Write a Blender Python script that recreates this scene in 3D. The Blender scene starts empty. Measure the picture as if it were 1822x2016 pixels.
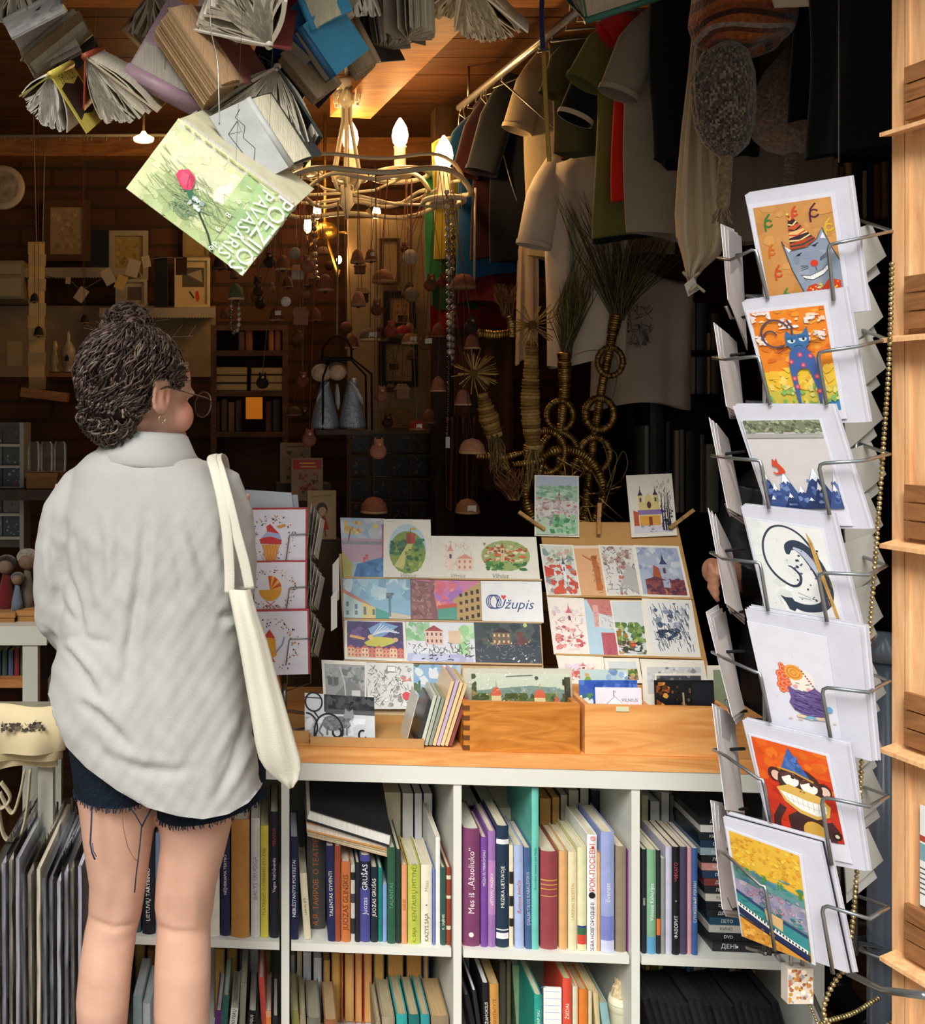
import bpy,math,random
from mathutils import Vector,Matrix,Euler
R=random.Random(7)
SC=bpy.context.scene
COL=SC.collection
# ------------------------------------------------------------------ camera, light, exposure
F,CX,CY,H=1830.0,420.0,815.0,1.45
cam_d=bpy.data.cameras.new('camera')
cam_d.sensor_fit='HORIZONTAL';cam_d.sensor_width=36.0;cam_d.lens=F/1822.0*36.0
cam_d.shift_x=(911.0-CX)/1822.0
cam_d.shift_y=(CY-1008.0)/1822.0
cam_d.clip_start=0.02
cam=bpy.data.objects.new('camera',cam_d);COL.objects.link(cam)
cam.location=(0,0,H);cam.rotation_euler=(math.pi/2,0,0)
SC.camera=cam
SC.view_settings.view_transform='Standard'
SC.view_settings.look='None'
SC.view_settings.gamma=1.0
SC.view_settings.use_curve_mapping=False
SC.view_settings.exposure=0.0
# street sky: bright overhead, hardly anything from the roofs opposite downwards
W=bpy.data.worlds.new('street_sky');SC.world=W;W.use_nodes=True
nt=W.node_tree;nt.nodes.clear()
_o=nt.nodes.new('ShaderNodeOutputWorld');_b=nt.nodes.new('ShaderNodeBackground')
_t=nt.nodes.new('ShaderNodeTexCoord');_s=nt.nodes.new('ShaderNodeSeparateXYZ');_r=nt.nodes.new('ShaderNodeValToRGB')
nt.links.new(_t.outputs['Generated'],_s.inputs[0]);nt.links.new(_s.outputs[2],_r.inputs[0])
e=_r.color_ramp.elements
e[0].position=0.02;e[0].color=(0.13,0.12,0.105,1)
e[1].position=0.62;e[1].color=(0.94,0.98,1.0,1)
x=_r.color_ramp.elements.new(0.32);x.color=(0.22,0.22,0.21,1)
_b.inputs[1].default_value=2.6
nt.links.new(_r.outputs[0],_b.inputs[0]);nt.links.new(_b.outputs[0],_o.inputs[0])
sun_d=bpy.data.lights.new('sun','SUN');sun_d.energy=3.5;sun_d.angle=math.radians(24);sun_d.color=(1.0,0.965,0.91)
sun=bpy.data.objects.new('sun',sun_d);COL.objects.link(sun)
SUN_AZ,SUN_EL=math.radians(27),math.radians(42)
_dir=Vector((math.sin(SUN_AZ)*math.cos(SUN_EL),math.cos(SUN_AZ)*math.cos(SUN_EL),-math.sin(SUN_EL)))
sun.rotation_euler=_dir.to_track_quat('-Z','Y').to_euler();sun.location=(0,-3,5)
BULB_W=1.5
# ------------------------------------------------------------------ helpers
def P(px,py,Y):
 return Vector(((px-CX)/F*Y,Y,H-(py-CY)/F*Y))
def lin(h,k=1.0):
 h=h.lstrip('#')
 o=[]
 for i in(0,2,4):
  c=int(h[i:i+2],16)/255.0
  o.append((c/12.92 if c<=0.04045 else((c+0.055)/1.055)**2.4)*k)
 return(o[0],o[1],o[2],1.0)
def pick(cols):return R.choice(cols)
def jit(h,a=0.12):
 c=lin(h)if isinstance(h,str)else h
 k=1+R.uniform(-a,a)
 return(min(1,c[0]*k),min(1,c[1]*k*(1+R.uniform(-a,a)*.3)),min(1,c[2]*k),1)
class MB:
 """collects polygons, each with a colour, and links them as one mesh object"""
 def __init__(s):s.v=[];s.f=[];s.c=[];s.s=[]
 def face(s,pts,col,smooth=False):
  i=len(s.v);s.v+=[Vector(p)for p in pts];s.f.append(tuple(range(i,i+len(pts))));s.c.append(col);s.s.append(smooth)
 def mesh(s,verts,faces,col,smooth=False):
  i=len(s.v);s.v+=[Vector(p)for p in verts]
  for k,f in enumerate(faces):
   s.f.append(tuple(i+j for j in f));s.c.append(col[k]if isinstance(col,list)else col);s.s.append(smooth)
 def hexa(s,a,b,col):
  """a, b: four corners each, bottom and top loops"""
  s.mesh(list(a)+list(b),[(3,2,1,0),(4,5,6,7),(0,1,5,4),(1,2,6,5),(2,3,7,6),(3,0,4,7)],col)
 def box(s,lo,hi,col,M=None):
  x0,y0,z0=lo;x1,y1,z1=hi
  a=[Vector(q)for q in((x0,y0,z0),(x1,y0,z0),(x1,y1,z0),(x0,y1,z0))]
  b=[Vector(q)for q in((x0,y0,z1),(x1,y0,z1),(x1,y1,z1),(x0,y1,z1))]
  if M is not None:a=[M@q for q in a];b=[M@q for q in b]
  s.hexa(a,b,col)
 def slab(s,q,n,t,col):
  """quad q (4 pts), thickness t along -n"""
  n=Vector(n)
  s.hexa([Vector(p)-n*t for p in q],[Vector(p)for p in q],col)
 def tube(s,pts,r,col,n=8,cap=True,flat=1.0,up=None):
  pts=[Vector(p)for p in pts]
  m=len(pts);rings=[]
  rr=r if isinstance(r,(list,tuple))else[r]*m
  prev=None
  for i,p in enumerate(pts):
   t=(pts[min(i+1,m-1)]-pts[max(i-1,0)])
   if t.length<1e-9:t=Vector((0,0,1))
   t.normalize()
   if prev is None:
    a=Vector(up)if up is not None else(Vector((0,0,1))if abs(t.z)<.9 else Vector((1,0,0)))
    prev=t.cross(a).normalized()
   x=prev-t*prev.dot(t)
   if x.length<1e-6:x=t.orthogonal()
   x.normalize();prev=x;y=t.cross(x)
   rings.append([p+(x*math.cos(2*math.pi*k/n)+y*math.sin(2*math.pi*k/n)*flat)*rr[i]for k in range(n)])
  vs=[q for g in rings for q in g];fs=[]
  for i in range(m-1):
   for k in range(n):
    a=i*n+k;b=i*n+(k+1)%n
    fs.append((a,b,b+n,a+n))
  if cap:fs+=[tuple(range(n-1,-1,-1)),tuple((m-1)*n+k for k in range(n))]
  s.mesh(vs,fs,col,True)
 def lathe(s,prof,col,c=(0,0,0),n=20,M=None,cap=True):
  vs=[];fs=[];c=Vector(c)
  for(r,z)in prof:
   for k in range(n):
    q=Vector((r*math.cos(2*math.pi*k/n),r*math.sin(2*math.pi*k/n),z))
    vs.append((M@q if M is not None else q)+c)
  m=len(prof);cc=[]
  for i in range(m-1):
   for k in range(n):
    a=i*n+k;b=i*n+(k+1)%n
    fs.append((a,b,b+n,a+n));cc.append(col[i]if isinstance(col,list)else col)
  if cap:
   fs+=[tuple(range(n-1,-1,-1)),tuple((m-1)*n+k for k in range(n))]
   cc+=[cc[0],cc[-1]]
  s.mesh(vs,fs,cc,True)
 def ell(s,c,r,col,M=None,n=16,m=10):
  prof=[(math.sin(math.pi*(i+.02)/(m+.04)),-math.cos(math.pi*(i+.02)/(m+.04)))for i in range(m+1)]
  S=Matrix.Diagonal((r[0],r[1],r[2]))if not isinstance(r,(int,float))else Matrix.Diagonal((r,r,r))
  s.lathe(prof,col,c,n,(M.to_3x3()@S)if M is not None else S)
 def torus(s,c,Rr,r,col,M=None,n=28,k=8):
  c=Vector(c)
  pts=[c+((M.to_3x3()if M is not None else Matrix.Identity(3))@Vector((Rr*math.cos(2*math.pi*i/n),Rr*math.sin(2*math.pi*i/n),0)))for i in range(n+1)]
  s.tube(pts,r,col,k)
 def grid(s,rows,col,smooth=True,closed=False):
  m=len(rows);n=len(rows[0]);fs=[]
  for i in range(m-1):
   for k in range(n if closed else n-1):
    k2=(k+1)%n
    fs.append((i*n+k,i*n+k2,(i+1)*n+k2,(i+1)*n+k))
  cc=col
  s.mesh([q for g in rows for q in g],fs,cc,smooth)
 def text(s,body,o,xd,yd,size,col,n,shear=0,align='CENTER',lift=.0003,squeeze=1.0):
  vs,fs=glyphs(body,shear,align)
  o=Vector(o);xd=Vector(xd).normalized();yd=Vector(yd).normalized();n=Vector(n).normalized()
  s.mesh([o+xd*(a*size*squeeze)+yd*(b*size)+n*lift for a,b in vs],fs,col)
 def build(s,name,mat,parent=None,base=None):
  if parent is not None:
   o=Vector((0,0,0));q=parent
   if parent.get('local'):o=Vector((0,0,0))
   else:
    while q is not None:o+=q.location;q=q.parent
  elif base is not None:o=Vector(base)
  else:
   xs=[p.x for p in s.v];ys=[p.y for p in s.v];zs=[p.z for p in s.v]
   o=Vector(((min(xs)+max(xs))/2,(min(ys)+max(ys))/2,min(zs)))
  me=bpy.data.meshes.new(name)
  me.from_pydata([p-o for p in s.v],[],s.f)
  at=me.color_attributes.new('Col','FLOAT_COLOR','CORNER')
  buf=[]
  for f,c in zip(s.f,s.c):buf+=list(c)*len(f)
  at.data.foreach_set('color',buf)
  me.polygons.foreach_set('use_smooth',s.s)
  if mat is not None:me.materials.append(mat)
  me.update()
  ob=bpy.data.objects.new(name,me);COL.objects.link(ob)
  if parent is not None:ob.parent=parent
  else:ob.location=o
  return ob
_gc={}
def glyphs(body,shear=0,align='CENTER'):
 k=(body,shear,align)
 if k not in _gc:
  cu=bpy.data.curves.new('lettering','FONT');cu.body=body;cu.size=1.0;cu.shear=shear
  cu.align_x=align;cu.align_y='CENTER';cu.resolution_u=2
  ob=bpy.data.objects.new('lettering',cu);me=ob.to_mesh()
  _gc[k]=([(q.co.x,q.co.y)for q in me.vertices],[tuple(p.vertices)for p in me.polygons])
  ob.to_mesh_clear();bpy.data.objects.remove(ob);bpy.data.curves.remove(cu)
 return _gc[k]
def tag(o,label,cat,group=None,kind=None):
 if label:o['label']=label
 if cat:o['category']=cat
 if group:o['group']=group
 if kind:o['kind']=kind
 return o
def thing(name,label,cat,loc=(0,0,0),group=None,rot=None):
 o=bpy.data.objects.new(name,None);COL.objects.link(o);o.location=loc;o.empty_display_size=.02
 if rot is not None:o.rotation_euler=rot;o['local']=1
 return tag(o,label,cat,group)
def struct(o):
 o['kind']='structure';return o
 # ------------------------------------------------------------------ materials
_mc={}
def new_mat(name):
 m=bpy.data.materials.new(name);m.use_nodes=True
 return m,m.node_tree,m.node_tree.nodes['Principled BSDF']
def setp(b,rough=.6,spec=.35,metal=0,coat=0,sheen=0,sss=0):
 b.inputs['Roughness'].default_value=rough;b.inputs['Specular IOR Level'].default_value=spec
 b.inputs['Metallic'].default_value=metal;b.inputs['Coat Weight'].default_value=coat
 b.inputs['Sheen Weight'].default_value=sheen
 if sss:b.inputs['Subsurface Weight'].default_value=sss;b.inputs['Subsurface Radius'].default_value=(.012,.005,.003)
def vc(name,rough=.6,spec=.3,metal=0,coat=0,sheen=0,sss=0,noise=.10,nscale=60,bump=0,bscale=300,stretch=(1,1,1),wave=False):
 """takes each face's own colour, with a little procedural mottling and relief"""
 if name in _mc:return _mc[name]
 m,t,b=new_mat(name);setp(b,rough,spec,metal,coat,sheen,sss)
 a=t.nodes.new('ShaderNodeVertexColor');a.layer_name='Col'
 tc=t.nodes.new('ShaderNodeTexCoord');mp=t.nodes.new('ShaderNodeMapping');mp.inputs['Scale'].default_value=stretch
 t.links.new(tc.outputs['Object'],mp.inputs[0])
 n=t.nodes.new('ShaderNodeTexNoise');n.inputs['Scale'].default_value=nscale;n.inputs['Detail'].default_value=4
 t.links.new(mp.outputs[0],n.inputs['Vector'])
 r=t.nodes.new('ShaderNodeMapRange');r.inputs['From Min'].default_value=.3;r.inputs['From Max'].default_value=.7
 r.inputs['To Min'].default_value=1-noise;r.inputs['To Max'].default_value=1+noise*.4
 t.links.new(n.outputs['Fac'],r.inputs['Value'])
 mx=t.nodes.new('ShaderNodeVectorMath');mx.operation='SCALE'
 t.links.new(a.outputs['Color'],mx.inputs[0]);t.links.new(r.outputs[0],mx.inputs['Scale'])
 t.links.new(mx.outputs[0],b.inputs['Base Color'])
 if bump:
  if wave:
   n2=t.nodes.new('ShaderNodeTexWave');n2.inputs['Scale'].default_value=bscale;n2.inputs['Distortion'].default_value=2
   n2.bands_direction='Z';o2=n2.outputs['Fac']
  else:
   n2=t.nodes.new('ShaderNodeTexNoise');n2.inputs['Scale'].default_value=bscale;n2.inputs['Detail'].default_value=5;o2=n2.outputs['Fac']
  t.links.new(mp.outputs[0],n2.inputs['Vector'])
  bp=t.nodes.new('ShaderNodeBump');bp.inputs['Strength'].default_value=bump;bp.inputs['Distance'].default_value=.004
  t.links.new(o2,bp.inputs['Height']);t.links.new(bp.outputs[0],b.inputs['Normal'])
 _mc[name]=m;return m
def wood(name,c1,c2,scale=6,stretch=(1,1,12),rough=.45,spec=.35,bump=.08,band=2.5,boards=None):
 if name in _mc:return _mc[name]
 m,t,b=new_mat(name);setp(b,rough,spec)
 tc=t.nodes.new('ShaderNodeTexCoord');mp=t.nodes.new('ShaderNodeMapping');mp.inputs['Scale'].default_value=stretch
 t.links.new(tc.outputs['Object'],mp.inputs[0])
 n=t.nodes.new('ShaderNodeTexNoise');n.inputs['Scale'].default_value=scale;n.inputs['Detail'].default_value=8;n.inputs['Distortion'].default_value=band
 t.links.new(mp.outputs[0],n.inputs['Vector'])
 r=t.nodes.new('ShaderNodeValToRGB');e=r.color_ramp.elements
 e[0].position=.3;e[0].color=lin(c1);e[1].position=.7;e[1].color=lin(c2)
 t.links.new(n.outputs['Fac'],r.inputs[0]);t.links.new(r.outputs[0],b.inputs['Base Color'])
 bp=t.nodes.new('ShaderNodeBump');bp.inputs['Strength'].default_value=bump;bp.inputs['Distance'].default_value=.003
 t.links.new(n.outputs['Fac'],bp.inputs['Height']);t.links.new(bp.outputs[0],b.inputs['Normal'])
 _mc[name]=m;return m
def emit(name,col,s):
 if name in _mc:return _mc[name]
 m,t,b=new_mat(name);b.inputs['Emission Color'].default_value=lin(col);b.inputs['Emission Strength'].default_value=s
 b.inputs['Base Color'].default_value=lin(col)
 _mc[name]=m;return m
PAPER=vc('paper',.7,.2,noise=.05,nscale=40)
CARD=vc('glossy_card',.32,.4,noise=.05,nscale=50)
COVER=vc('book_cover',.45,.35,noise=.14,nscale=35,bump=.12,bscale=500)
PAGES=vc('book_pages',.85,.1,noise=.16,nscale=25,bump=.4,bscale=60,stretch=(18,1,1))
CLOTH=vc('cotton',.9,.1,sheen=.2,noise=.10,nscale=14,bump=.25,bscale=420)
LINEN=vc('linen',.85,.15,sheen=.15,noise=.05,nscale=9,bump=.22,bscale=480)
KNIT=vc('knit',.95,.05,sheen=.4,noise=.45,nscale=130,bump=1.0,bscale=170)
DENIM=vc('denim',.9,.1,noise=.4,nscale=160,bump=.5,bscale=400)
SKIN=vc('skin',.5,.35,sss=.12,noise=.07,nscale=22,bump=.10,bscale=260)
HAIR=vc('hair',.6,.25,noise=.2,nscale=60)
WIRE=vc('steel_wire',.32,.5,metal=.9,noise=.06)
PAINT=vc('white_paint',.35,.4,noise=.035,nscale=9,bump=.05,bscale=90)
CLAY=vc('fired_clay',.75,.25,noise=.25,nscale=90,bump=.2,bscale=200)
GOLDM=vc('gold_foil',.3,.6,metal=.85,noise=.3,nscale=120,bump=.4,bscale=200)
STRAW=vc('straw',.7,.3,noise=.35,nscale=120,bump=.3,bscale=200)
PLASTIC=vc('plastic',.25,.5,noise=.06)
KRAFT=vc('kraft_board',.8,.15,noise=.06,nscale=60)
GENERIC=vc('painted',.6,.3,noise=.12,nscale=40)
SATIN=vc('satin',.35,.5,sheen=.3,noise=.2,nscale=60,bump=.3,bscale=140)
GEM=vc('beads',.08,.8,metal=.35,noise=.1)
def clear_mat():
 if 'clear_film' in _mc:return _mc['clear_film']
 m,t,b=new_mat('clear_film');t.nodes.remove(b)
 o=t.nodes['Material Output'];mx=t.nodes.new('ShaderNodeMixShader');tr=t.nodes.new('ShaderNodeBsdfTransparent');g=t.nodes.new('ShaderNodeBsdfGlossy')
 g.inputs['Roughness'].default_value=.12;tr.inputs[0].default_value=(.985,.985,.985,1)
 f=t.nodes.new('ShaderNodeFresnel');f.inputs[0].default_value=1.45
 a=t.nodes.new('ShaderNodeMath');a.operation='ADD';a.inputs[1].default_value=.02
 n=t.nodes.new('ShaderNodeTexNoise');n.inputs['Scale'].default_value=14;bp=t.nodes.new('ShaderNodeBump');bp.inputs['Strength'].default_value=.6;bp.inputs['Distance'].default_value=.01
 t.links.new(n.outputs['Fac'],bp.inputs['Height']);t.links.new(bp.outputs[0],g.inputs['Normal'])
 t.links.new(f.outputs[0],a.inputs[0]);t.links.new(a.outputs[0],mx.inputs[0]);t.links.new(tr.outputs[0],mx.inputs[1]);t.links.new(g.outputs[0],mx.inputs[2]);t.links.new(mx.outputs[0],o.inputs[0])
 _mc['clear_film']=m;return m
FILM=clear_mat()
PINE=wood('pine','#d98d4a','#efb06a',3,(1.2,9,9),.5)
OAK=wood('oak','#b0681f','#d88d3c',4,(1.5,10,10),.42)
BEAM=wood('beam_wood','#744520','#a36c36',3,(1.5,10,10),.6)
BOARDW=wood('ceiling_wood','#38200e','#5a361a',3,(1,7,7),.6)
SHUT=wood('shutter_wood','#dca06c','#f4c692',4,(10,10,1),.5)
SLAT=wood('slat_wood','#7c5230','#a06d42',5,(2,2,9),.5)
DARKW=wood('dark_wood','#20130b','#38230f',4,(8,8,1),.5)
# ------------------------------------------------------------------ flat artwork drawn on a card (u right, v down, both 0..1)
class Art:
 def __init__(s,mb,q,n,lift=.0002):
  s.mb=mb;s.q=[Vector(p)for p in q];s.n=Vector(n).normalized();s.k=lift
  s.w=(s.q[1]-s.q[0]).length;s.h=(s.q[3]-s.q[0]).length
 def at(s,u,v):
  a,b,c,d=s.q
  return a*((1-u)*(1-v))+b*(u*(1-v))+c*(u*v)+d*((1-u)*v)+s.n*s.k
 def poly(s,pts,col):
  if isinstance(col,str):col=lin(col)
  s.mb.face([s.at(u,v)for u,v in pts],col);s.k+=.000012
 def rect(s,u0,v0,u1,v1,col):s.poly([(u0,v0),(u1,v0),(u1,v1),(u0,v1)],col)
 def ell(s,u,v,ru,rv,col,n=18,a0=0,a1=360):
  p=[(u+ru*math.cos(math.radians(a0+(a1-a0)*i/n)),v+rv*math.sin(math.radians(a0+(a1-a0)*i/n)))for i in range(n+(0 if a1-a0>=360 else 1))]
  s.poly(p,col)
 def line(s,pts,w,col):
  """w in card widths"""
  if isinstance(col,str):col=lin(col)
  k=s.h/s.w
  n=len(pts);L=[];Rr=[]
  for i in range(n):
   dx=pts[min(i+1,n-1)][0]-pts[max(i-1,0)][0];dy=(pts[min(i+1,n-1)][1]-pts[max(i-1,0)][1])*k
   l=math.hypot(dx,dy)or 1;nx,ny=-dy/l,dx/l/k
   ww=w[i]if isinstance(w,(list,tuple))else w
   L.append((pts[i][0]+nx*ww/2,pts[i][1]+ny*ww/2));Rr.append((pts[i][0]-nx*ww/2,pts[i][1]-ny*ww/2))
  for i in range(n-1):
   s.mb.face([s.at(*L[i]),s.at(*L[i+1]),s.at(*Rr[i+1]),s.at(*Rr[i])],col)
  s.k+=.000012
 def arc(s,u,v,ru,rv,a0,a1,w,col,n=14,grow=0):
  s.line([(u+(ru+grow*i/n)*math.cos(math.radians(a0+(a1-a0)*i/n)),v+(rv+grow*i/n)*math.sin(math.radians(a0+(a1-a0)*i/n)))for i in range(n+1)],w,col)
 def scat(s,u0,v0,u1,v1,cols,n,size,asp=1.0,rnd=True):
  for i in range(n):
   u=R.uniform(u0,u1);v=R.uniform(v0,v1);r=size*R.uniform(.5,1.3);m=R.randint(4,7);o=R.uniform(0,6)
   s.poly([(min(u1,max(u0,u+r*math.cos(o+6.283*k/m)*R.uniform(.6,1.2))),min(v1,max(v0,v+r*asp*s.w/s.h*math.sin(o+6.283*k/m)*R.uniform(.6,1.2))))for k in range(m)],jit(pick(cols),.1))
 def lines(s,u0,v0,u1,v1,col,n,ln,w,ang=None):
  for i in range(n):
   u=R.uniform(u0,u1);v=R.uniform(v0,v1);a=R.uniform(0,6.28)if ang is None else math.radians(ang+R.uniform(-14,14))
   l=ln*R.uniform(.4,1)
   p=[(u,v),(u+l*math.cos(a),v+l*math.sin(a)*s.w/s.h)]
   if u0<=p[1][0]<=u1 and v0<=p[1][1]<=v1:s.line(p,w,col)
 def house(s,u0,v0,u1,v1,wall,roof,win='#5a5a66',nw=3,nr=2,peak=.3):
  h=v1-v0
  s.rect(u0,v0+h*peak,u1,v1,wall)
  s.poly([(u0-.01,v0+h*peak),((u0+u1)/2,v0),(u1+.01,v0+h*peak)],roof)
  for i in range(nw):
   for j in range(nr):
    a=u0+(u1-u0)*(i+.3)/nw;b=v0+h*peak+h*(1-peak)*(j+.25)/nr
    s.rect(a,b,a+(u1-u0)*.4/nw,b+h*(1-peak)*.45/nr,win)
 def tower(s,u,v0,v1,w,wall,roof,cross=True):
  h=v1-v0
  s.rect(u-w/2,v0+h*.35,u+w/2,v1,wall)
  s.poly([(u-w*.6,v0+h*.35),(u-w*.2,v0+h*.22),(u,v0+h*.05),(u+w*.2,v0+h*.22),(u+w*.6,v0+h*.35)],roof)
  if cross:s.line([(u,v0),(u,v0+h*.1)],.008,roof);s.line([(u-.015,v0+h*.04),(u+.015,v0+h*.04)],.006,roof)
  s.rect(u-w*.2,v0+h*.45,u+w*.2,v0+h*.6,'#4a4450')
 def text(s,body,u,v,size,col,shear=0,ang=0,squeeze=1.0):
  xd=(s.at(u+.01,v)-s.at(u,v)).normalized();yd=(s.at(u,v-.01)-s.at(u,v)).normalized()
  a=math.radians(ang);x2=xd*math.cos(a)+yd*math.sin(a);y2=yd*math.cos(a)-xd*math.sin(a)
  s.mb.text(body,s.at(u,v),x2,y2,size*s.w,lin(col),s.n,shear,lift=0,squeeze=squeeze);s.k+=.000012
def ray_plane(px,py,o,n):
 d=P(px,py,1.0)-Vector((0,0,H));c=Vector((0,0,H));o=Vector(o);n=Vector(n)
 return c+d*((o-c).dot(n)/d.dot(n))
def quad_on(px4,o,n):return[ray_plane(x,y,o,n)for x,y in px4]
# ------------------------------------------------------------------ setting
CEIL,BACKY=2.5,3.6
def plane_struct(name,q,mat):
 m=MB();m.face(q,lin('#888888'));return struct(m.build(name,mat,base=(0,0,0)))
def brick_mat():
 m,t,b=new_mat('old_brick');setp(b,.85,.2)
 tc=t.nodes.new('ShaderNodeTexCoord');mp=t.nodes.new('ShaderNodeMapping');mp.inputs['Rotation'].default_value=(math.pi/2,0,0)
 br=t.nodes.new('ShaderNodeTexBrick');br.inputs['Color1'].default_value=lin('#5e3a24');br.inputs['Color2'].default_value=lin('#4a2f1e');br.inputs['Mortar'].default_value=lin('#3f2c1c')
 br.inputs['Scale'].default_value=1;br.inputs['Brick Width'].default_value=.25;br.inputs['Row Height'].default_value=.075;br.inputs['Mortar Size'].default_value=.008
 n=t.nodes.new('ShaderNodeTexNoise');n.inputs['Scale'].default_value=3
 mx=t.nodes.new('ShaderNodeMix');mx.data_type='RGBA';mx.blend_type='MULTIPLY';mx.inputs['Factor'].default_value=.5
 t.links.new(tc.outputs['Object'],mp.inputs[0]);t.links.new(mp.outputs[0],br.inputs['Vector']);t.links.new(tc.outputs['Object'],n.inputs['Vector'])
 t.links.new(br.outputs['Color'],mx.inputs['A']);t.links.new(n.outputs['Color'],mx.inputs['B']);t.links.new(mx.outputs['Result'],b.inputs['Base Color'])
 bp=t.nodes.new('ShaderNodeBump');bp.inputs['Strength'].default_value=.6;bp.inputs['Distance'].default_value=.01;bp.invert=True
 t.links.new(br.outputs['Fac'],bp.inputs['Height']);t.links.new(bp.outputs[0],b.inputs['Normal'])
 return m
BRICK=brick_mat()
FLOORW=wood('floor_wood','#3a2617','#5d3f26',3,(7,1,7),.5)
PAVE=wood('paving','#6f6a63','#8c867d',14,(1,1,1),.85)
PLASTER=wood('plaster','#7f6a50','#8f795c',5,(1,1,1),.9)
LX,RX=-1.5,2.1
def solid(name,lo,hi,mat):
 m=MB();m.box(lo,hi,lin('#888888'));return struct(m.build(name,mat,base=(0,0,0)))
solid('floor',(LX-.1,1.2,-.1),(RX+.1,BACKY+.1,0),FLOORW)
solid('floor_pavement',(-4,-4,-.1),(4,1.2,0),PAVE)
solid('wall_back',(LX-.1,BACKY,0),(RX+.1,BACKY+.1,CEIL+.1),BRICK)
solid('wall_left',(LX-.1,1.2,0),(LX,BACKY,CEIL+.1),PLASTER)
solid('wall_right',(RX,1.2,0),(RX+.1,BACKY,CEIL+.1),DARKW)
# boarded ceiling: separate boards would be pattern, so one mesh with grooves between them
m=MB();y=1.2
while y<BACKY:
 m.box((LX,y+.002,CEIL),(RX,min(y+.137,BACKY),CEIL+.03),lin('#888888'));y+=.14
m.box((LX,1.2,CEIL+.03),(RX,BACKY,CEIL+.06),lin('#888888'))
struct(m.build('ceiling',BOARDW,base=(0,0,0)))
solid('wall_front_shade',(-4,1.08,2.28),(4,1.2,4.5),PLASTER)  # unseen facade above the opening, added with its edge set to shade the interior
solid('wall_front_left',(-4,1.08,0),(LX,1.2,2.42),PLASTER)
solid('wall_front_right',(1.32,1.12,0),(4,1.2,2.42),PLASTER)
# beams under the ceiling
def beam(name,a,b,w,h,mat):
 a=Vector(a);b=Vector(b);d=(b-a).normalized();s=Vector((-d.y,d.x,0))*w/2;z=Vector((0,0,-h))
 m=MB();m.hexa([a-s+z,a+s+z,b+s+z,b-s+z],[a-s,a+s,b+s,b-s],lin('#888888'))
 o=m.build(name,mat);return struct(o)
beam('trim_1',(-1.45,BACKY-.04,CEIL-.001),(1.7,BACKY-.04,CEIL-.001),.07,.07,BEAM)
beam('trim_2',(LX+.02,2.25,CEIL-.001),(RX-.02,2.25,CEIL-.001),.07,.05,BEAM)
beam('trim_3',P(960,-30,1.95).xy.to_3d()+Vector((0,0,CEIL-.056)),P(690,205,2.9).xy.to_3d()+Vector((0,0,CEIL-.056)),.13,.07,BEAM)
# ------------------------------------------------------------------ white cube shelving under the counter
TH=math.radians(4.0);CT,ST=math.cos(TH),math.sin(TH)
UO=P(905,0,1.95);UO.z=0
UD=Vector((CT,-ST,0));VD=Vector((ST,CT,0));ZD=Vector((0,0,1))
def W3(u,v,z):return UO+UD*u+VD*v+ZD*z
def B(px,py,v):
 """(u, z) where the sight line meets the plane at depth v behind the shelf front"""
 q=ray_plane(px,py,W3(0,v,0),VD);d=q-UO
 return d.dot(UD),q.z
def Bw(px,py,v):return ray_plane(px,py,W3(0,v,0),VD)
ROTU=(0,0,-TH)
def ubox(m,u0,u1,v0,v1,z0,z1,col):
 m.hexa([W3(u0,v0,z0),W3(u1,v0,z0),W3(u1,v1,z0),W3(u0,v1,z0)],[W3(u0,v0,z1),W3(u1,v0,z1),W3(u1,v1,z1),W3(u0,v1,z1)],col)
WHITE=lin('#dcdcd2')
ZT=.712;ZTB=.674;PIT=.3665;T=.017
UC=[(-2+i)*PIT for i in range(5)];UC=[UC[0],UC[1],0+.0,PIT,2*PIT]
UC=[B(x,1700,0)[0]for x in(214,562,901,1252,1612)]
ZS1=B(900,1877,0)[1]
ZB=.03
sh=thing('shelving_unit','white open cube shelving unit full of second-hand books under the counter','shelf',W3(0,.2,0))
SD=.38
m=MB();ubox(m,UC[0]-.02,UC[4]+.02,-.004,SD,ZTB,ZT,WHITE);m.build('top_board',PAINT,sh)
m=MB();ubox(m,UC[0]-.02,UC[4]+.02,0,SD,0,ZB,WHITE);m.build('bottom_board',PAINT,sh)
for i,u in enumerate(UC):
 w=.0085 if 0<i<4 else.012
 m=MB();ubox(m,u-w,u+w,0,SD,ZB,ZTB,WHITE);m.build('upright',PAINT,sh)
for i in range(4):
 m=MB();ubox(m,UC[i]+.0125,UC[i+1]-.0125,.001,SD-.002,ZS1-T/2,ZS1+T/2,WHITE);m.build('shelf_board',PAINT,sh)
m=MB();ubox(m,UC[0]-.02,UC[4]+.02,SD,SD+.006,0,ZT,lin('#c9c6ba'));m.build('back_panel',PAINT,sh)
# worktop
ZC=.741
m=MB();ubox(m,UC[0]-.03,UC[4]+.03,-.006,.62,ZT+.0005,ZC,lin('#cc9955'))
tag(m.build('worktop',PINE,base=W3(0,.3,ZT)),'long pine worktop board lying on the white cube shelving','worktop')
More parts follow.
